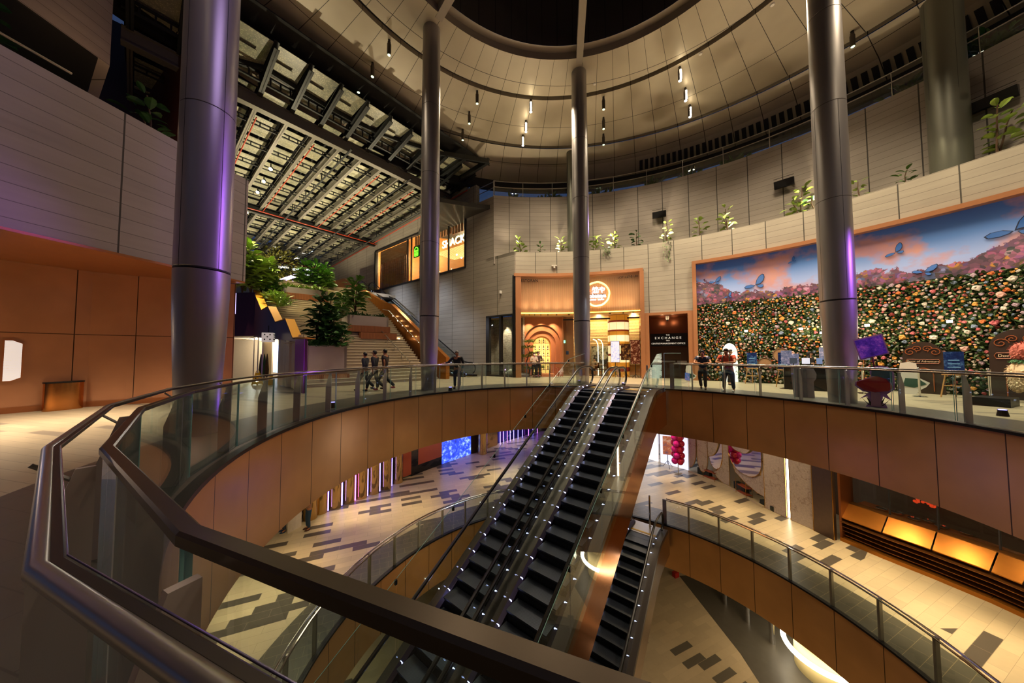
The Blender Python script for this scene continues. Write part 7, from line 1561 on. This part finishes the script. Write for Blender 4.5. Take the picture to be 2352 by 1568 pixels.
# ================================================================== PEOPLE
def skin_mesh(name, V, Ed, R, m, parent, sub=2, label=None):
    me = bpy.data.meshes.new(name); me.from_pydata([tuple(v) for v in V], Ed, []); me.materials.append(m)
    o = bpy.data.objects.new(name, me); COL.objects.link(o)
    sk = o.modifiers.new('skin', 'SKIN'); sk.use_smooth_shade = True
    if not me.skin_vertices: me.attributes.new if False else None
    bpy.context.view_layer.objects.active = o
    lay = me.skin_vertices[0] if me.skin_vertices else None
    if lay is None:
        bm = bmesh.new(); bm.from_mesh(me); bm.verts.layers.skin.verify(); bm.to_mesh(me); bm.free(); lay = me.skin_vertices[0]
    for i, r in enumerate(R):
        lay.data[i].radius = (r, r) if not isinstance(r, tuple) else r
    lay.data[0].use_root = True
    s = o.modifiers.new('sub', 'SUBSURF'); s.levels = sub; s.render_levels = sub
    if parent: o.parent = parent
    if label: o['label'] = label
    return o
def bake(o):
    dg = bpy.context.evaluated_depsgraph_get(); me = bpy.data.meshes.new_from_object(o.evaluated_get(dg)); old = o.data; o.modifiers.clear(); o.data = me; bpy.data.meshes.remove(old)
def person(label, feet, face, h=1.7, shirt='222222', trousers='1d2430', shoes='151515', hair='hairblk', skin='skin', arms='down', legs='stand', lean=0.0, sleeves=.5, head_down=.0, long_hair=False, scarf=None, seated=False, build=1.0, extras=None):
    """face: plan direction the person looks at. local frame x = right, y = forward"""
    s = h/1.7; f = Vector((face[0], face[1], 0)).normalized(); rz = math.atan2(-f.x, f.y)
    root = thing('person', label, 'person', feet, rz)
    up = Vector((0,0,1)); L = lambda x, y, z: Vector((x, y, z))*s
    hipz = .92 if not seated else .5
    ly = math.sin(lean)
    pel = L(0, 0, hipz); chest = L(0, .42*ly, hipz+.42*math.cos(lean)); neck = L(0, .52*ly, hipz+.53*math.cos(lean)); hd = neck+L(0, .02+.06*head_down, .11); hdt = neck+L(0, .02+.1*head_down, .2-.03*head_down)
    bw = .205*build
    shl = {-1: chest+L(-bw+.02, 0, .06), 1: chest+L(bw-.02, 0, .06)}
    if arms == 'down': el = {k: shl[k]+L(.06*k, -.03, -.28) for k in (-1,1)}; wr = {k: el[k]+L(.01*k, .08, -.25) for k in (-1,1)}
    elif arms == 'rail': el = {k: shl[k]+L(.09*k, .2, -.22) for k in (-1,1)}; wr = {-1: L(-.08, .62*1.0, 1.15), 1: L(.1, .6, 1.15)}
    elif arms == 'side_rail': el = {-1: shl[-1]+L(-.08,-.05,-.27), 1: shl[1]+L(.2,.1,-.22)}; wr = {-1: el[-1]+L(0,.1,-.24), 1: L(.5,.25,1.17)}
    elif arms == 'hold': el = {k: shl[k]+L(.07*k, .02, -.27) for k in (-1,1)}; wr = {k: el[k]+L(-.08*k, .22, .02) for k in (-1,1)}
    elif arms == 'phone': el = {k: shl[k]+L(.06*k, .05, -.27) for k in (-1,1)}; wr = {k: el[k]+L(-.12*k, .2, .1) for k in (-1,1)}
    elif arms == 'walk': el = {-1: shl[-1]+L(-.05,-.1,-.26), 1: shl[1]+L(.05,.1,-.26)}; wr = {-1: el[-1]+L(0,.02,-.25), 1: el[1]+L(0,.16,-.2)}
    hip = {k: pel+L(.095*k*build, 0, -.06) for k in (-1,1)}
    if seated: kn = {k: hip[k]+L(.03*k, .42, .02) for k in (-1,1)}; an = {k: kn[k]+L(0,.02,-.4) for k in (-1,1)}
    elif legs == 'walk': kn = {-1: L(-.1,.22,.5), 1: L(.1,-.02,.48)}; an = {-1: L(-.1,.28,.09), 1: L(.1,-.36,.16)}
    elif legs == 'wide': kn = {-1: L(-.14,.04,.49), 1: L(.14,.02,.49)}; an = {-1: L(-.16,0,.09), 1: L(.17,-.02,.09)}
    elif legs == 'cross': kn = {-1: L(-.08,.06,.49), 1: L(.12,-.08,.5)}; an = {-1: L(-.08,.02,.09), 1: L(.08,-.4,.1)}
    else: kn = {-1: L(-.1,.03,.49), 1: L(.1,.03,.49)}; an = {-1: L(-.1,0,.09), 1: L(.11,0,.09)}
    sk = M[skin]
    # body: one continuous skinned surface
    V = [pel, (pel+chest)/2, chest, neck, hd-L(0,0,.03), hd+L(0,.01,.04), hdt]; E_ = [(0,1),(1,2),(2,3),(3,4),(4,5),(5,6)]; R = [.105*s*build,.1*s*build,.12*s*build,.052*s,.068*s,.082*s,.055*s]
    def addv(p, r, pr): V.append(p); R.append(r*s); E_.append((pr, len(V)-1)); return len(V)-1
    hands = {}
    for k in (-1,1):
        a = addv(shl[k], .055, 2); b = addv(el[k], .04, a); c = addv(wr[k], .026, b); d = (wr[k]-el[k]).normalized(); side = d.cross(up); side = side.normalized() if side.length > .1 else Vector((1,0,0))
        pa = addv(wr[k]+d*.06*s, .032, c); hands[k] = (wr[k]+d*.06*s, d, side)
        i2 = addv(an[k], .04, addv(kn[k], .055, addv(hip[k], .08, 0))); addv(an[k]+L(.01*k,.11,-.05), .035, i2)
    body = skin_mesh('body', V, E_, R, sk, root, 2); bake(body)
    mb = MB()
    for k in (-1,1):
        c, d, side = hands[k]; nr = d.cross(side)
        for j, (o, ln) in enumerate(((-.027,.06),(-.01,.07),(.009,.068),(.026,.052))): b0 = c+side*o*s+d*.02*s; mb.tube([b0, b0+d*ln*.55*s, b0+d*ln*.9*s-Vector((0,0,.02*s))], [.009*s,.008*s,.006*s], 6)
        mb.tube([c+side*.03*s*k-d*.01*s, c+side*.05*s*k+d*.03*s], [.01*s,.007*s], 6)
    obj('fingers', mb, sk, root, True).matrix_parent_inverse = Matrix.Identity(4)
    # face
    hc = hd+L(0,.012,.035); mb = MB(); mb.m = 0; mb.ball(hc+L(0,.088,-.01), .014*s, 6, 4, (.8,1,1.5))
    for k in (-1,1): mb.ball(hc+L(.082*k,0,0), .02*s, 6, 4, (.5,.8,1.4))
    nf = obj('nose_and_ears', mb, sk, root, True); nf.matrix_parent_inverse = Matrix.Identity(4)
    mb = MB()
    for k in (-1,1): mb.ball(hc+L(.03*k,.08,.02), .007*s, 6, 4); mb.box(hc+L(.03*k,.083,.04), (.026*s,.006*s,.004*s))
    mb.box(hc+L(0,.08,-.045), (.035*s,.01*s,.008*s)); fo = obj('eyes_and_mouth', mb, M['hairblk'], root); fo.matrix_parent_inverse = Matrix.Identity(4)
    mb = MB()
    if scarf: mb.ball(hc+L(0,-.02,.0), .118*s, 14, 9, (.95,1,1.15)); mb.lathe([(.19*s,-.28*s),(.12*s,-.12*s),(.09*s,-.06*s)], hc, 14); ho = obj('headscarf', mb, cloth('headscarf_cloth', scarf), root, True)
    else:
        mb.ball(hc+L(0,-.018,.025), .1*s, 14, 9, (.9,1,1.02))
        if long_hair: mb.ball(hc+L(0,-.06,-.07), .09*s, 12, 8, (1,.6,1.4))
        ho = obj('hair', mb, M[hair], root, True)
    # cut the face open: push hair back
    for v in ho.data.vertices:
        if v.co.y > hc.y+.03*s and v.co.z < hc.z+.06*s: v.co.y = hc.y+.03*s
    ho.matrix_parent_inverse = Matrix.Identity(4)
    # shirt
    V = [pel+L(0,0,-.05), (pel+chest)/2, chest, neck-L(0,0,.05)]; E_ = [(0,1),(1,2),(2,3)]; R = [(.15*s*build,.11*s*build),(.15*s*build,.115*s*build),(.165*s*build,.12*s*build),.065*s]
    for k in (-1,1):
        a = len(V); V += [shl[k], shl[k].lerp(el[k], .55)]; R += [.068*s*build,.062*s]; E_ += [(2,a),(a,a+1)]
        if sleeves > .6: V += [el[k], el[k].lerp(wr[k], .9)]; R += [.054*s,.042*s]; E_ += [(a+1,a+2),(a+2,a+3)]
    sh = skin_mesh('shirt', V, E_, R, cloth('shirt_cloth', shirt), root, 2); bake(sh)
    V = [pel+L(0,0,.02), pel+L(0,0,-.05)]; E_ = [(0,1)]; R = [(.145*s*build,.105*s*build),(.15*s*build,.115*s*build)]
    for k in (-1,1): a = len(V); V += [hip[k]+L(0,0,-.06) if not seated else hip[k]+L(0,.1,0), kn[k], an[k]+L(0,0,.02)]; R += [.095*s*build,.075*s,.062*s]; E_ += [(1,a),(a,a+1),(a+1,a+2)]
    tr = skin_mesh('trousers', V, E_, R, cloth('trouser_cloth', trousers), root, 2); bake(tr)
    for k in (-1,1):
        mb = MB(); c = an[k]; mb.ball(c+L(0,.07,-.045), .05*s, 12, 7, (.85,2.3,.85)); mb.v = [(x, y, max(z, (c.z-.088*s))) for x, y, z in mb.v]; o = obj('shoe', mb, cloth('shoe_leather', shoes), root, True); o.matrix_parent_inverse = Matrix.Identity(4)
    if extras: extras(root, dict(chest=chest, pel=pel, wr=wr, s=s, L=L, hc=hc, neck=neck))
    return root
def local(o): o.matrix_parent_inverse = Matrix.Identity(4); return o
def backpack_straps(root, q):
    L, c = q['L'], q['chest']; mb = MB()
    for k in (-1,1): mb.tube([c+L(.1*k,-.13,.06), c+L(.11*k,.0,.15), c+L(.11*k,.13,.03), c+L(.12*k,.12,-.2), c+L(.14*k,-.08,-.26)], .022*q['s'], 6)
    local(obj('straps', mb, cloth('strap_cloth','4a4a38'), root, True)); mb = MB(); mb.ball(c+L(0,-.2,-.06), .17*q['s'], 12, 8, (.95,.55,1.25)); local(obj('backpack', mb, cloth('backpack_cloth','2a2c26'), root, True))
def panelblocks(root, q):
    L, c = q['L'], q['chest']; mb = MB()
    for k in (-1,1): mb.ball(c+L(.16*k,.02,.05), .07*q['s'], 10, 6, (.7,.95,1.3))
    local(obj('white_shoulder_panel', mb, cloth('white_panel_cloth','d8dae0'), root, True))
def toC(p): v = Vector((C0[0]-p[0], C0[1]-p[1], 0)).normalized(); return v
f = atz(1047, 892, 0); f = pol(C0, 7.98, ang(f, C0)); person('grey-haired person in a black jacket standing alone with a hand on the left balustrade', f, (-.15,-1), 1.68, '15161a', '27364a', '141414', 'hairgry', 'skin', 'side_rail', 'stand', .06, .9, .4, build=1.08)
f = atz(1612, 896, 0); f = pol(C0, 7.95, ang(f, C0)); person('person in a navy shirt with white shoulder panels leaning on the right balustrade', f, toC(f)+Vector((.25,0,0)), 1.68, '1a2338', '181d2a', '111111', 'hairblk', 'skin', 'rail', 'cross', .3, .45, .6, build=1.12, extras=panelblocks)
f = atz(1655, 904, 0); f = pol(C0, 7.92, ang(f, C0)); person('person in an orange-red polo and jeans with backpack straps leaning on the right balustrade', f, toC(f), 1.74, 'c24a2e', '2d3f5a', 'd8d4cc', 'hairblk', 'skin', 'rail', 'wide', .3, .4, .7, build=1.2, extras=backpack_straps)
f = atz(1676, 884, 0); person('person in a white polo and black trousers before the bright doorway, looking at a phone', f, (.6,-.8), 1.72, 'd8d2c8', '17171a', '222222', 'hairblk', 'skinlt', 'phone', 'stand', .05, .4, .6)
f = atz(1862, 889, 0); person('person in a black headscarf standing behind the registration counter', f, (.2,-1), 1.6, '17171a', '17171a', '111111', scarf='131315', skin='skinlt', arms='hold', sleeves=.9)
def apron(root, q):
    L, c = q['L'], q['chest']; mb = MB(); mb.ball(q['hc']+L(0,.05,-.04), .055*q['s'], 10, 6, (1.1,.9,.8)); local(obj('face_mask', mb, cloth('mask_cloth', 'e8e4dc'), root, True))
f = fp(1226, 0.02, RW-.25); person('restaurant person in a cream blouse and black skirt by the pine, left of two', f, (.2,-1), 1.6, 'd8c8ac', '15130f', '111111', arms='hold', sleeves=.9, skin='skinlt', long_hair=True, extras=apron)
f = fp(1235.5, 0.02, RW-.15); person('restaurant person in a brown tunic and black mask beside the niche, right of two', f, (-.1,-1), 1.68, '4a372c', '15130f', '111111', arms='hold', sleeves=.9, skin='skinlt')
f = fp(1364, 0.02, RW+1.6); person('seated diner in a pale shirt partly hidden by the centre column', f, (-.8,-.5), 1.65, 'c9b8a0', '2a2420', '222222', arms='hold', seated=True, skin='skinlt')
for i, (x, y, h, l, sh, tr) in enumerate(((838, 897, 1.62, 'walking person on the left of three by the stair foot, dark blue clothes', '1b2230', '191a20'), (860, 898, 1.7, 'walking person in the middle of three by the stair foot, dark jacket', '22232a', '15151a'), (884, 896, 1.76, 'walking person on the right of three by the stair foot, brownish dark shirt', '2c2226', '16161c'))):
    person(l, atz(x, y, 0), (-1, .1), h, sh, tr, ('2a2a30', '222226', 'b0405a')[i], arms='walk', legs='walk', sleeves=.9 if i != 2 else .5)
def sandals(root, q): pass
f = atz(708, 1216, ZL); person('person in blue jeans by the lower bronze pilasters, upper half hidden by the fascia', f, (-.6,-.7), 1.72, 'b08a70', '24405a', '4a2a1a', arms='hold', sleeves=.4)
f = atz(652, 1221, ZL); person('person at the far left of the lower floor, only a shoe showing under the fascia', f, (-.6,-.7), 1.7, '5a5a5a', '3a4658', '26406a', arms='down')
# ================================================================== LIGHT
w = bpy.data.worlds.new('night'); S.world = w; w.use_nodes = True; bg = w.node_tree.nodes['Background']; bg.inputs[0].default_value = (.035,.06,.14,1); bg.inputs[1].default_value = .55
def lamp(kind, name, loc, e, col, size=.3, tgt=None, blend=.5, angle=60, sy=None, spread=None):
    d = bpy.data.lights.new(name, kind); d.energy = e; d.color = col
    if kind == 'SPOT': d.spot_size = math.radians(angle); d.spot_blend = blend; d.shadow_soft_size = size
    elif kind == 'AREA':
        d.size = size
        if sy: d.shape = 'RECTANGLE'; d.size_y = sy
        if spread: d.spread = math.radians(spread)
    else: d.shadow_soft_size = size
    if kind in ('SPOT','POINT'): d.shadow_soft_size = min(size, .04)
    o = bpy.data.objects.new(name, d); COL.objects.link(o); o.location = loc
    if tgt is not None: o.rotation_euler = (Vector(tgt)-Vector(loc)).to_track_quat('-Z', 'Y').to_euler()
    return o
WARM = (1,.72,.40); WW = (1,.80,.55); AMB = (1,.70,.40); PUR = (.36,.10,1); VIO = (.55,.35,1); COOL = (.75,.85,1)
LS = 1.0
# lower floor downlights: pools of warm light
for i, (x, y) in enumerate(((792,1185),(835,1172),(925,1168),(990,1075),(1070,1040),(1150,1095),(1180,1018),(640,1330),(560,1420),(1535,1092),(1620,1150),(1745,1205),(1880,1260),(2010,1330),(2120,1395),(2240,1470),(2340,1545),(1180,1090))):
    p = lw(x, y)
    rr = math.hypot(p.x-C0[0], p.y-C0[1])
    if rr < 7.9: p = pol(C0, 8.0, ang(p, C0), ZL)
    downlight(Vector((p.x, p.y, -1.93)), 'small recessed downlight in the soffit over the lower floor', 'recessed downlights of the lower floor')
    lamp('SPOT', 'downlight_lamp', (p.x, p.y, -2.0), 330, WARM, .08, (p.x, p.y, ZL), .8, 62 if i not in (0,1,9) else 42)
for a in range(0, 360, 24):
    p = pol(CL, 10.8, a, -2.05); lamp('AREA', 'lower_floor_lamp', p, 38, WARM, 1.6, (p.x, p.y, ZL))
for a in (60, 110, 200, 290): p = pol(CL, 11, a, ZL-2.0); lamp('AREA', 'basement_lamp', p, 95, WARM, 2, (p.x, p.y, ZB))  # added fill that brightens the basement
lamp('AREA', 'basement_lamp', (7.5, 10, ZL-2.2), 80, WARM, 2, (7.5, 9, ZB))
# first floor: ceiling spots and wash
for x, y, e, tx, ty in ((1219,229,900,10,13),(1208,277,900,-2,16),(1201,310,900,4,18),(1561,154,900,12,12),(1574,202,900,9,16),(1584,241,900,13,9)):
    p = atz(x, y, ZC-.7); lamp('SPOT', 'ceiling_spot_lamp', p, e*2.2, WW, .12, (tx, ty, 0), .8, 62)
for a, e in ((-150,16),(-110,24),(-70,60),(-30,150),(0,190),(30,230),(60,260),(90,230),(120,120)):
    p = pol(C0, 10.2, a, 9.0); lamp('AREA', 'hall_wash_lamp', (p.x, p.y, ZC-.9), e*1.7, WW, 1.6, (p.x, p.y, 0), spread=110)  # added area fill for the floor, without fixtures
# uplight on ceiling from the planters
for a in range(-8, 92, 12):
    p = pol(CW, 16.5, a, 8.6); q = pol(CW, 12.5, a, ZC); lamp('SPOT', 'planter_uplight', p, 400, (1,.8,.52), .15, q, .9, 120)
# wash of the concrete band and planter plants
for a in range(-10, 90, 8):
    p = pol(CW, 14.4, a, 10.6); q = pol(CW, 15.9, a, 7.6); lamp('SPOT', 'band_wash', p, 120, (1,.84,.5), .2, q, .9, 86)
# flower wall floods
for x, y in ((1714,760),(1840,755),(1888,764),(1992,747),(2182,738)):
    c = atR(x, y, RW-.8, CW); lamp('POINT', 'flower_flood', c, 22, WW, .12)
for a in (36, 44, 52, 60, 68, 76):
    p = pol(CW, 12.4, a, 6.3); lamp('SPOT', 'flower_wash', p, 190, (1,.83,.6), .3, pol(CW, 15.8, a, 2.2), .9, 95)
# restaurant
for x in (1215, 1243, 1270): p = fp(x, 3.95, RW+.5); lamp('SPOT', 'restaurant_lamp', p, 150, AMB, .08, fp(x, 1.2, RW+1.2), .8, 90)
for x in (1305, 1375, 1455): p = fp(x, 3.9, RW+1.8); lamp('POINT', 'restaurant_lamp', p, 90, (1,.66,.32), .15)
for x in range(1208, 1470, 24): p = fp(x, 4.3, RW-.6); lamp('SPOT', 'fascia_uplight', p, 34, AMB, .1, fp(x, 6.2, RW), .9, 120)
p = fp(1243, 1.3, RW+1.1); lamp('POINT', 'niche_lamp', p, 10, AMB, .1)
for i in range(2): p = hp(T1183+.5+.9*i, 3.85, .55); lamp('SPOT', 'window_lamp', p, 260, WW, .05, hp(T1183+.5+.9*i, 1.0, .9), .7, 70)
for x in (1545, 1520): p = fp(x, 3.6, RW+.5); lamp('POINT', 'office_lamp', p, 5, WARM, .1)
# stair hall
for t_, s_, e in ((8, -4, 300), (8,-10,260), (14,-4,320), (14,-9,320), (20,-6,300), (24,-8,260), (27,-4,200)):
    p = cp(t_, s_, -1.0); lamp('SPOT', 'stair_flood', p, e*(3.4 if t_ > 10 else 1.4), (1,.84,.56), .12, (p.x, p.y-1, 2), .8, 84)
for t_, s_, e in ((9,-4,150),(9,-10,150),(15,-4,160),(15,-10,170),(22,-5,160),(22,-10,170),(27,-7,120)):
    p = cp(t_, s_, -5.6); lamp('SPOT', 'canopy_uplight', p, e*9.0, (1,.84,.55), .25, p+Vector((0,0,6)), .9, 135)
for x, Y, e in ((575,17.6,190),(615,18.6,150),(718,23.5,130),(748,24,120)): p = atY(x, 560, Y); lamp('SPOT', 'tree_lamp', (p.x, p.y-.6, p.z+1.6), e*7, (1,.9,.5), .1, (p.x, p.y+.6, p.z-2.5), .8, 80)
for p, e in ((hp(T1069+2, 11.3, 1.6), 260), (hp(T1069+8, 11.3, 1.6), 420), (hp(T1069+13, 11.3, 1.6), 420)): lamp('POINT', 'window_room_lamp', p, e, (1,.72,.4), .3)
# kiosk room
p = (q0+dk*.45+KC*.55)+Vector((0,0,2.3)); lamp('POINT', 'kiosk_lamp', p, 35, (1,.86,.66), .2); p = (q0+dk*.95+KC*1.0)+Vector((0,0,2.3)); lamp('POINT', 'kiosk_lamp', p, 110, (1,.9,.75), .2); lamp('POINT', 'kiosk_lamp', q0+dk*1.7+KC*1.1+Vector((0,0,2.2)), 110, (1,.9,.75), .2)
# wall graze in hall
for t_, z, e in ((8,6.5,90),(14,7.2,110),(5,4,40)): p = hp(t_, z, -3.2); lamp('SPOT', 'hall_wall_graze', p, e*2.6, (.75,.82,1) if t_ < 20 else WW, .3, hp(t_, z-1.5, 0), .9, 110)
lamp('SPOT', 'escalator_blue', hp(10, 6.5, -1.4), 120, (.25,.35,1), .2, hp(10, 2, -1), .9, 100)
# violet effect lights, added to streak the columns and tint nearby surfaces
lamp('SPOT', 'violet_floor_light', (-5.2, 8.9, .2), 60, PUR, .04, (-6.0, 6.2, 3.4), .8, 110)
lamp('SPOT', 'violet_floor_light', (11.8, 7.4, .2), 90, (.45,.12,1), .04, (10.5, 9.4, 3.6), .7, 90)
lamp('SPOT', 'violet_floor_light', (5.3, 14.6, .2), 70, PUR, .1, (3.6, 15.4, 3), .8, 60)
lamp('SPOT', 'violet_floor_light', (-2.6, 12.9, .2), 70, PUR, .1, (-3.6, 13.3, 3), .8, 60)
lamp('AREA', 'violet_wash', (-1.5, 4.5, 10.5), 50, (.66,.46,1), 2.5, (-10, 6, 5.5), spread=150)
lamp('SPOT', 'violet_wash', (-7.4, 11.2, .4), 70, (.5,.15,1), .1, (-11.9, 12.9, 3), .9, 90)
lamp('SPOT', 'violet_wash', (-5.2, 9.3, .3), 45, (.5,.15,1), .1, (-8.6, 14.2, 2.0), .9, 70)
lamp('SPOT', 'violet_wash', (9.2, 6.0, .2), 14, (.45,.12,1), .1, (8.2, 7.5, .5), .9, 120)
# left walkway warm glow from added fill lights
lamp('AREA', 'left_walkway_lamp', (-11.2, 5.2, 3.95), 140, (1,.8,.58), 1.2, (-11.0, 5.4, 0), spread=100); lamp('AREA', 'left_walkway_lamp', (-10.1, 7.6, 3.95), 90, (1,.8,.58), .8, (-10.0, 7.4, 0), spread=100)
lamp('POINT', 'left_corner_lamp', (-13.4, 5.6, 2.2), 26, (1,.7,.4), .2)
lamp('SPOT', 'foreground_lamp', (3.0, 1.0, 9), 160, WW, .3, (1.0, .8, 1), .9, 50)  # added to lift the foreground rails
lamp('AREA', 'escalator_fill', P1(-1.5, .8, 4.5), 20, COOL, .8, P1(3, .8, 0))
# light inside escalator leds
for u in (1.5, 3.5, 5.5, 7.5, 9.5):
    for P_, l in ((P1, -.5), (P2, -.4)): lamp('POINT', 'skirt_glow', P_(u, l, .16), 4, (.6,.7,1), .008)

for k in range(3): q = offp(k+1,-2.4)+Vector((0,0,H0-.3)); lamp('POINT', 'bar_lamp', q, 45, (1,.62,.3), .2)  # added to brighten the bar interior behind the glass
for k in range(4): q = offp(k+1,.6)+Vector((0,0,H0-.1)); lamp('SPOT', 'counter_lamp', q, 90, WARM, .06, offp(k+1,-.4)+Vector((0,0,1.1)), .8, 46)

for a in (-16, -4, 8, 20, 32, 44, 56, 68, 80, 92):
    p = pol(CW, 12.6, a, ZC-.6); lamp('SPOT', 'walkway_spot_lamp', p, 900, (1,.82,.56), .1, pol(CW, 12.9, a, 0), .9, 42)  # added fill over the walkway floor, no fixtures there
for a in (-150, -125, -100, -75): p = pol(C0, 9.4, a, ZC-.6); lamp('SPOT', 'walkway_spot_lamp', p, 220, (1,.78,.52), .1, pol(C0, 9.6, a, 0), .9, 36)
for x in (1215, 1300, 1420): p = fp(x, 10.0, RW-6.0); lamp('SPOT', 'facade_wash', p, 420, (1,.78,.5), .1, fp(x, 4.6, RW), .9, 44)  # added front light on the restaurant facade

lamp('POINT', 'lobby_lamp', (-17, 20.4, 2.3), 120, (1,.9,.75), .04)  # added to brighten the lobby behind the kiosk
for i, (x, y, l) in enumerate(((-5.2, 8.9, 'beside the large left column'), (11.8, 7.4, 'in front of the right column'), (5.3, 14.6, 'right of the centre column'), (-2.6, 12.9, 'right of the column before the stairs'))):  # housings added where the violet column lamps stand
    root = thing('floor_uplight', 'small black floor uplight with violet light '+l, 'uplight', (x, y, 0)); mb = MB(); mb.lathe([(.09,0),(.09,.02),(.07,.13),(.075,.15)], (x, y, 0), 14); obj('housing', mb, M['blackm'], root); mb = MB(); mb.lathe([(.06,.15),(.06,.16)], (x, y, 0), 12); obj('lens', mb, M['ledviolet'], root)

c = atR(1801, 420, 16.6, CW); lamp('SPOT', 'violet_wall_flood', c, 6500, (.40,.12,1), .04, (-6.15, 6.0, 4.5), .8, 13)  # violet beam added at the black floodlight to streak the left column
c = atR(1514, 492, 16.6, CW); lamp('SPOT', 'violet_wall_flood', c, 700, (.55,.35,1), .04, (-10, 7, 6), .9, 30)  # violet beam added to tint the left concrete
lamp('SPOT', 'violet_wall_flood', (17.2, 3.2, 6.4), 2600, (.42,.12,1), .04, (10.35, 9.6, 3.6), .8, 22)  # unseen lamp added to streak the right column

lamp('POINT', 'terrace_lamp', (-12.6, 9.6, 9.6), 45, (1,.6,.3), .04)  # added to lift the dark brown terrace wall

for k in (.12, .32, .52, .72): lamp('POINT', 'curtain_lamp', q0+dk*k+KC*.14+Vector((0,0,2.0)), 9, (1,.86,.66), .02)  # added row that brightens the curtain
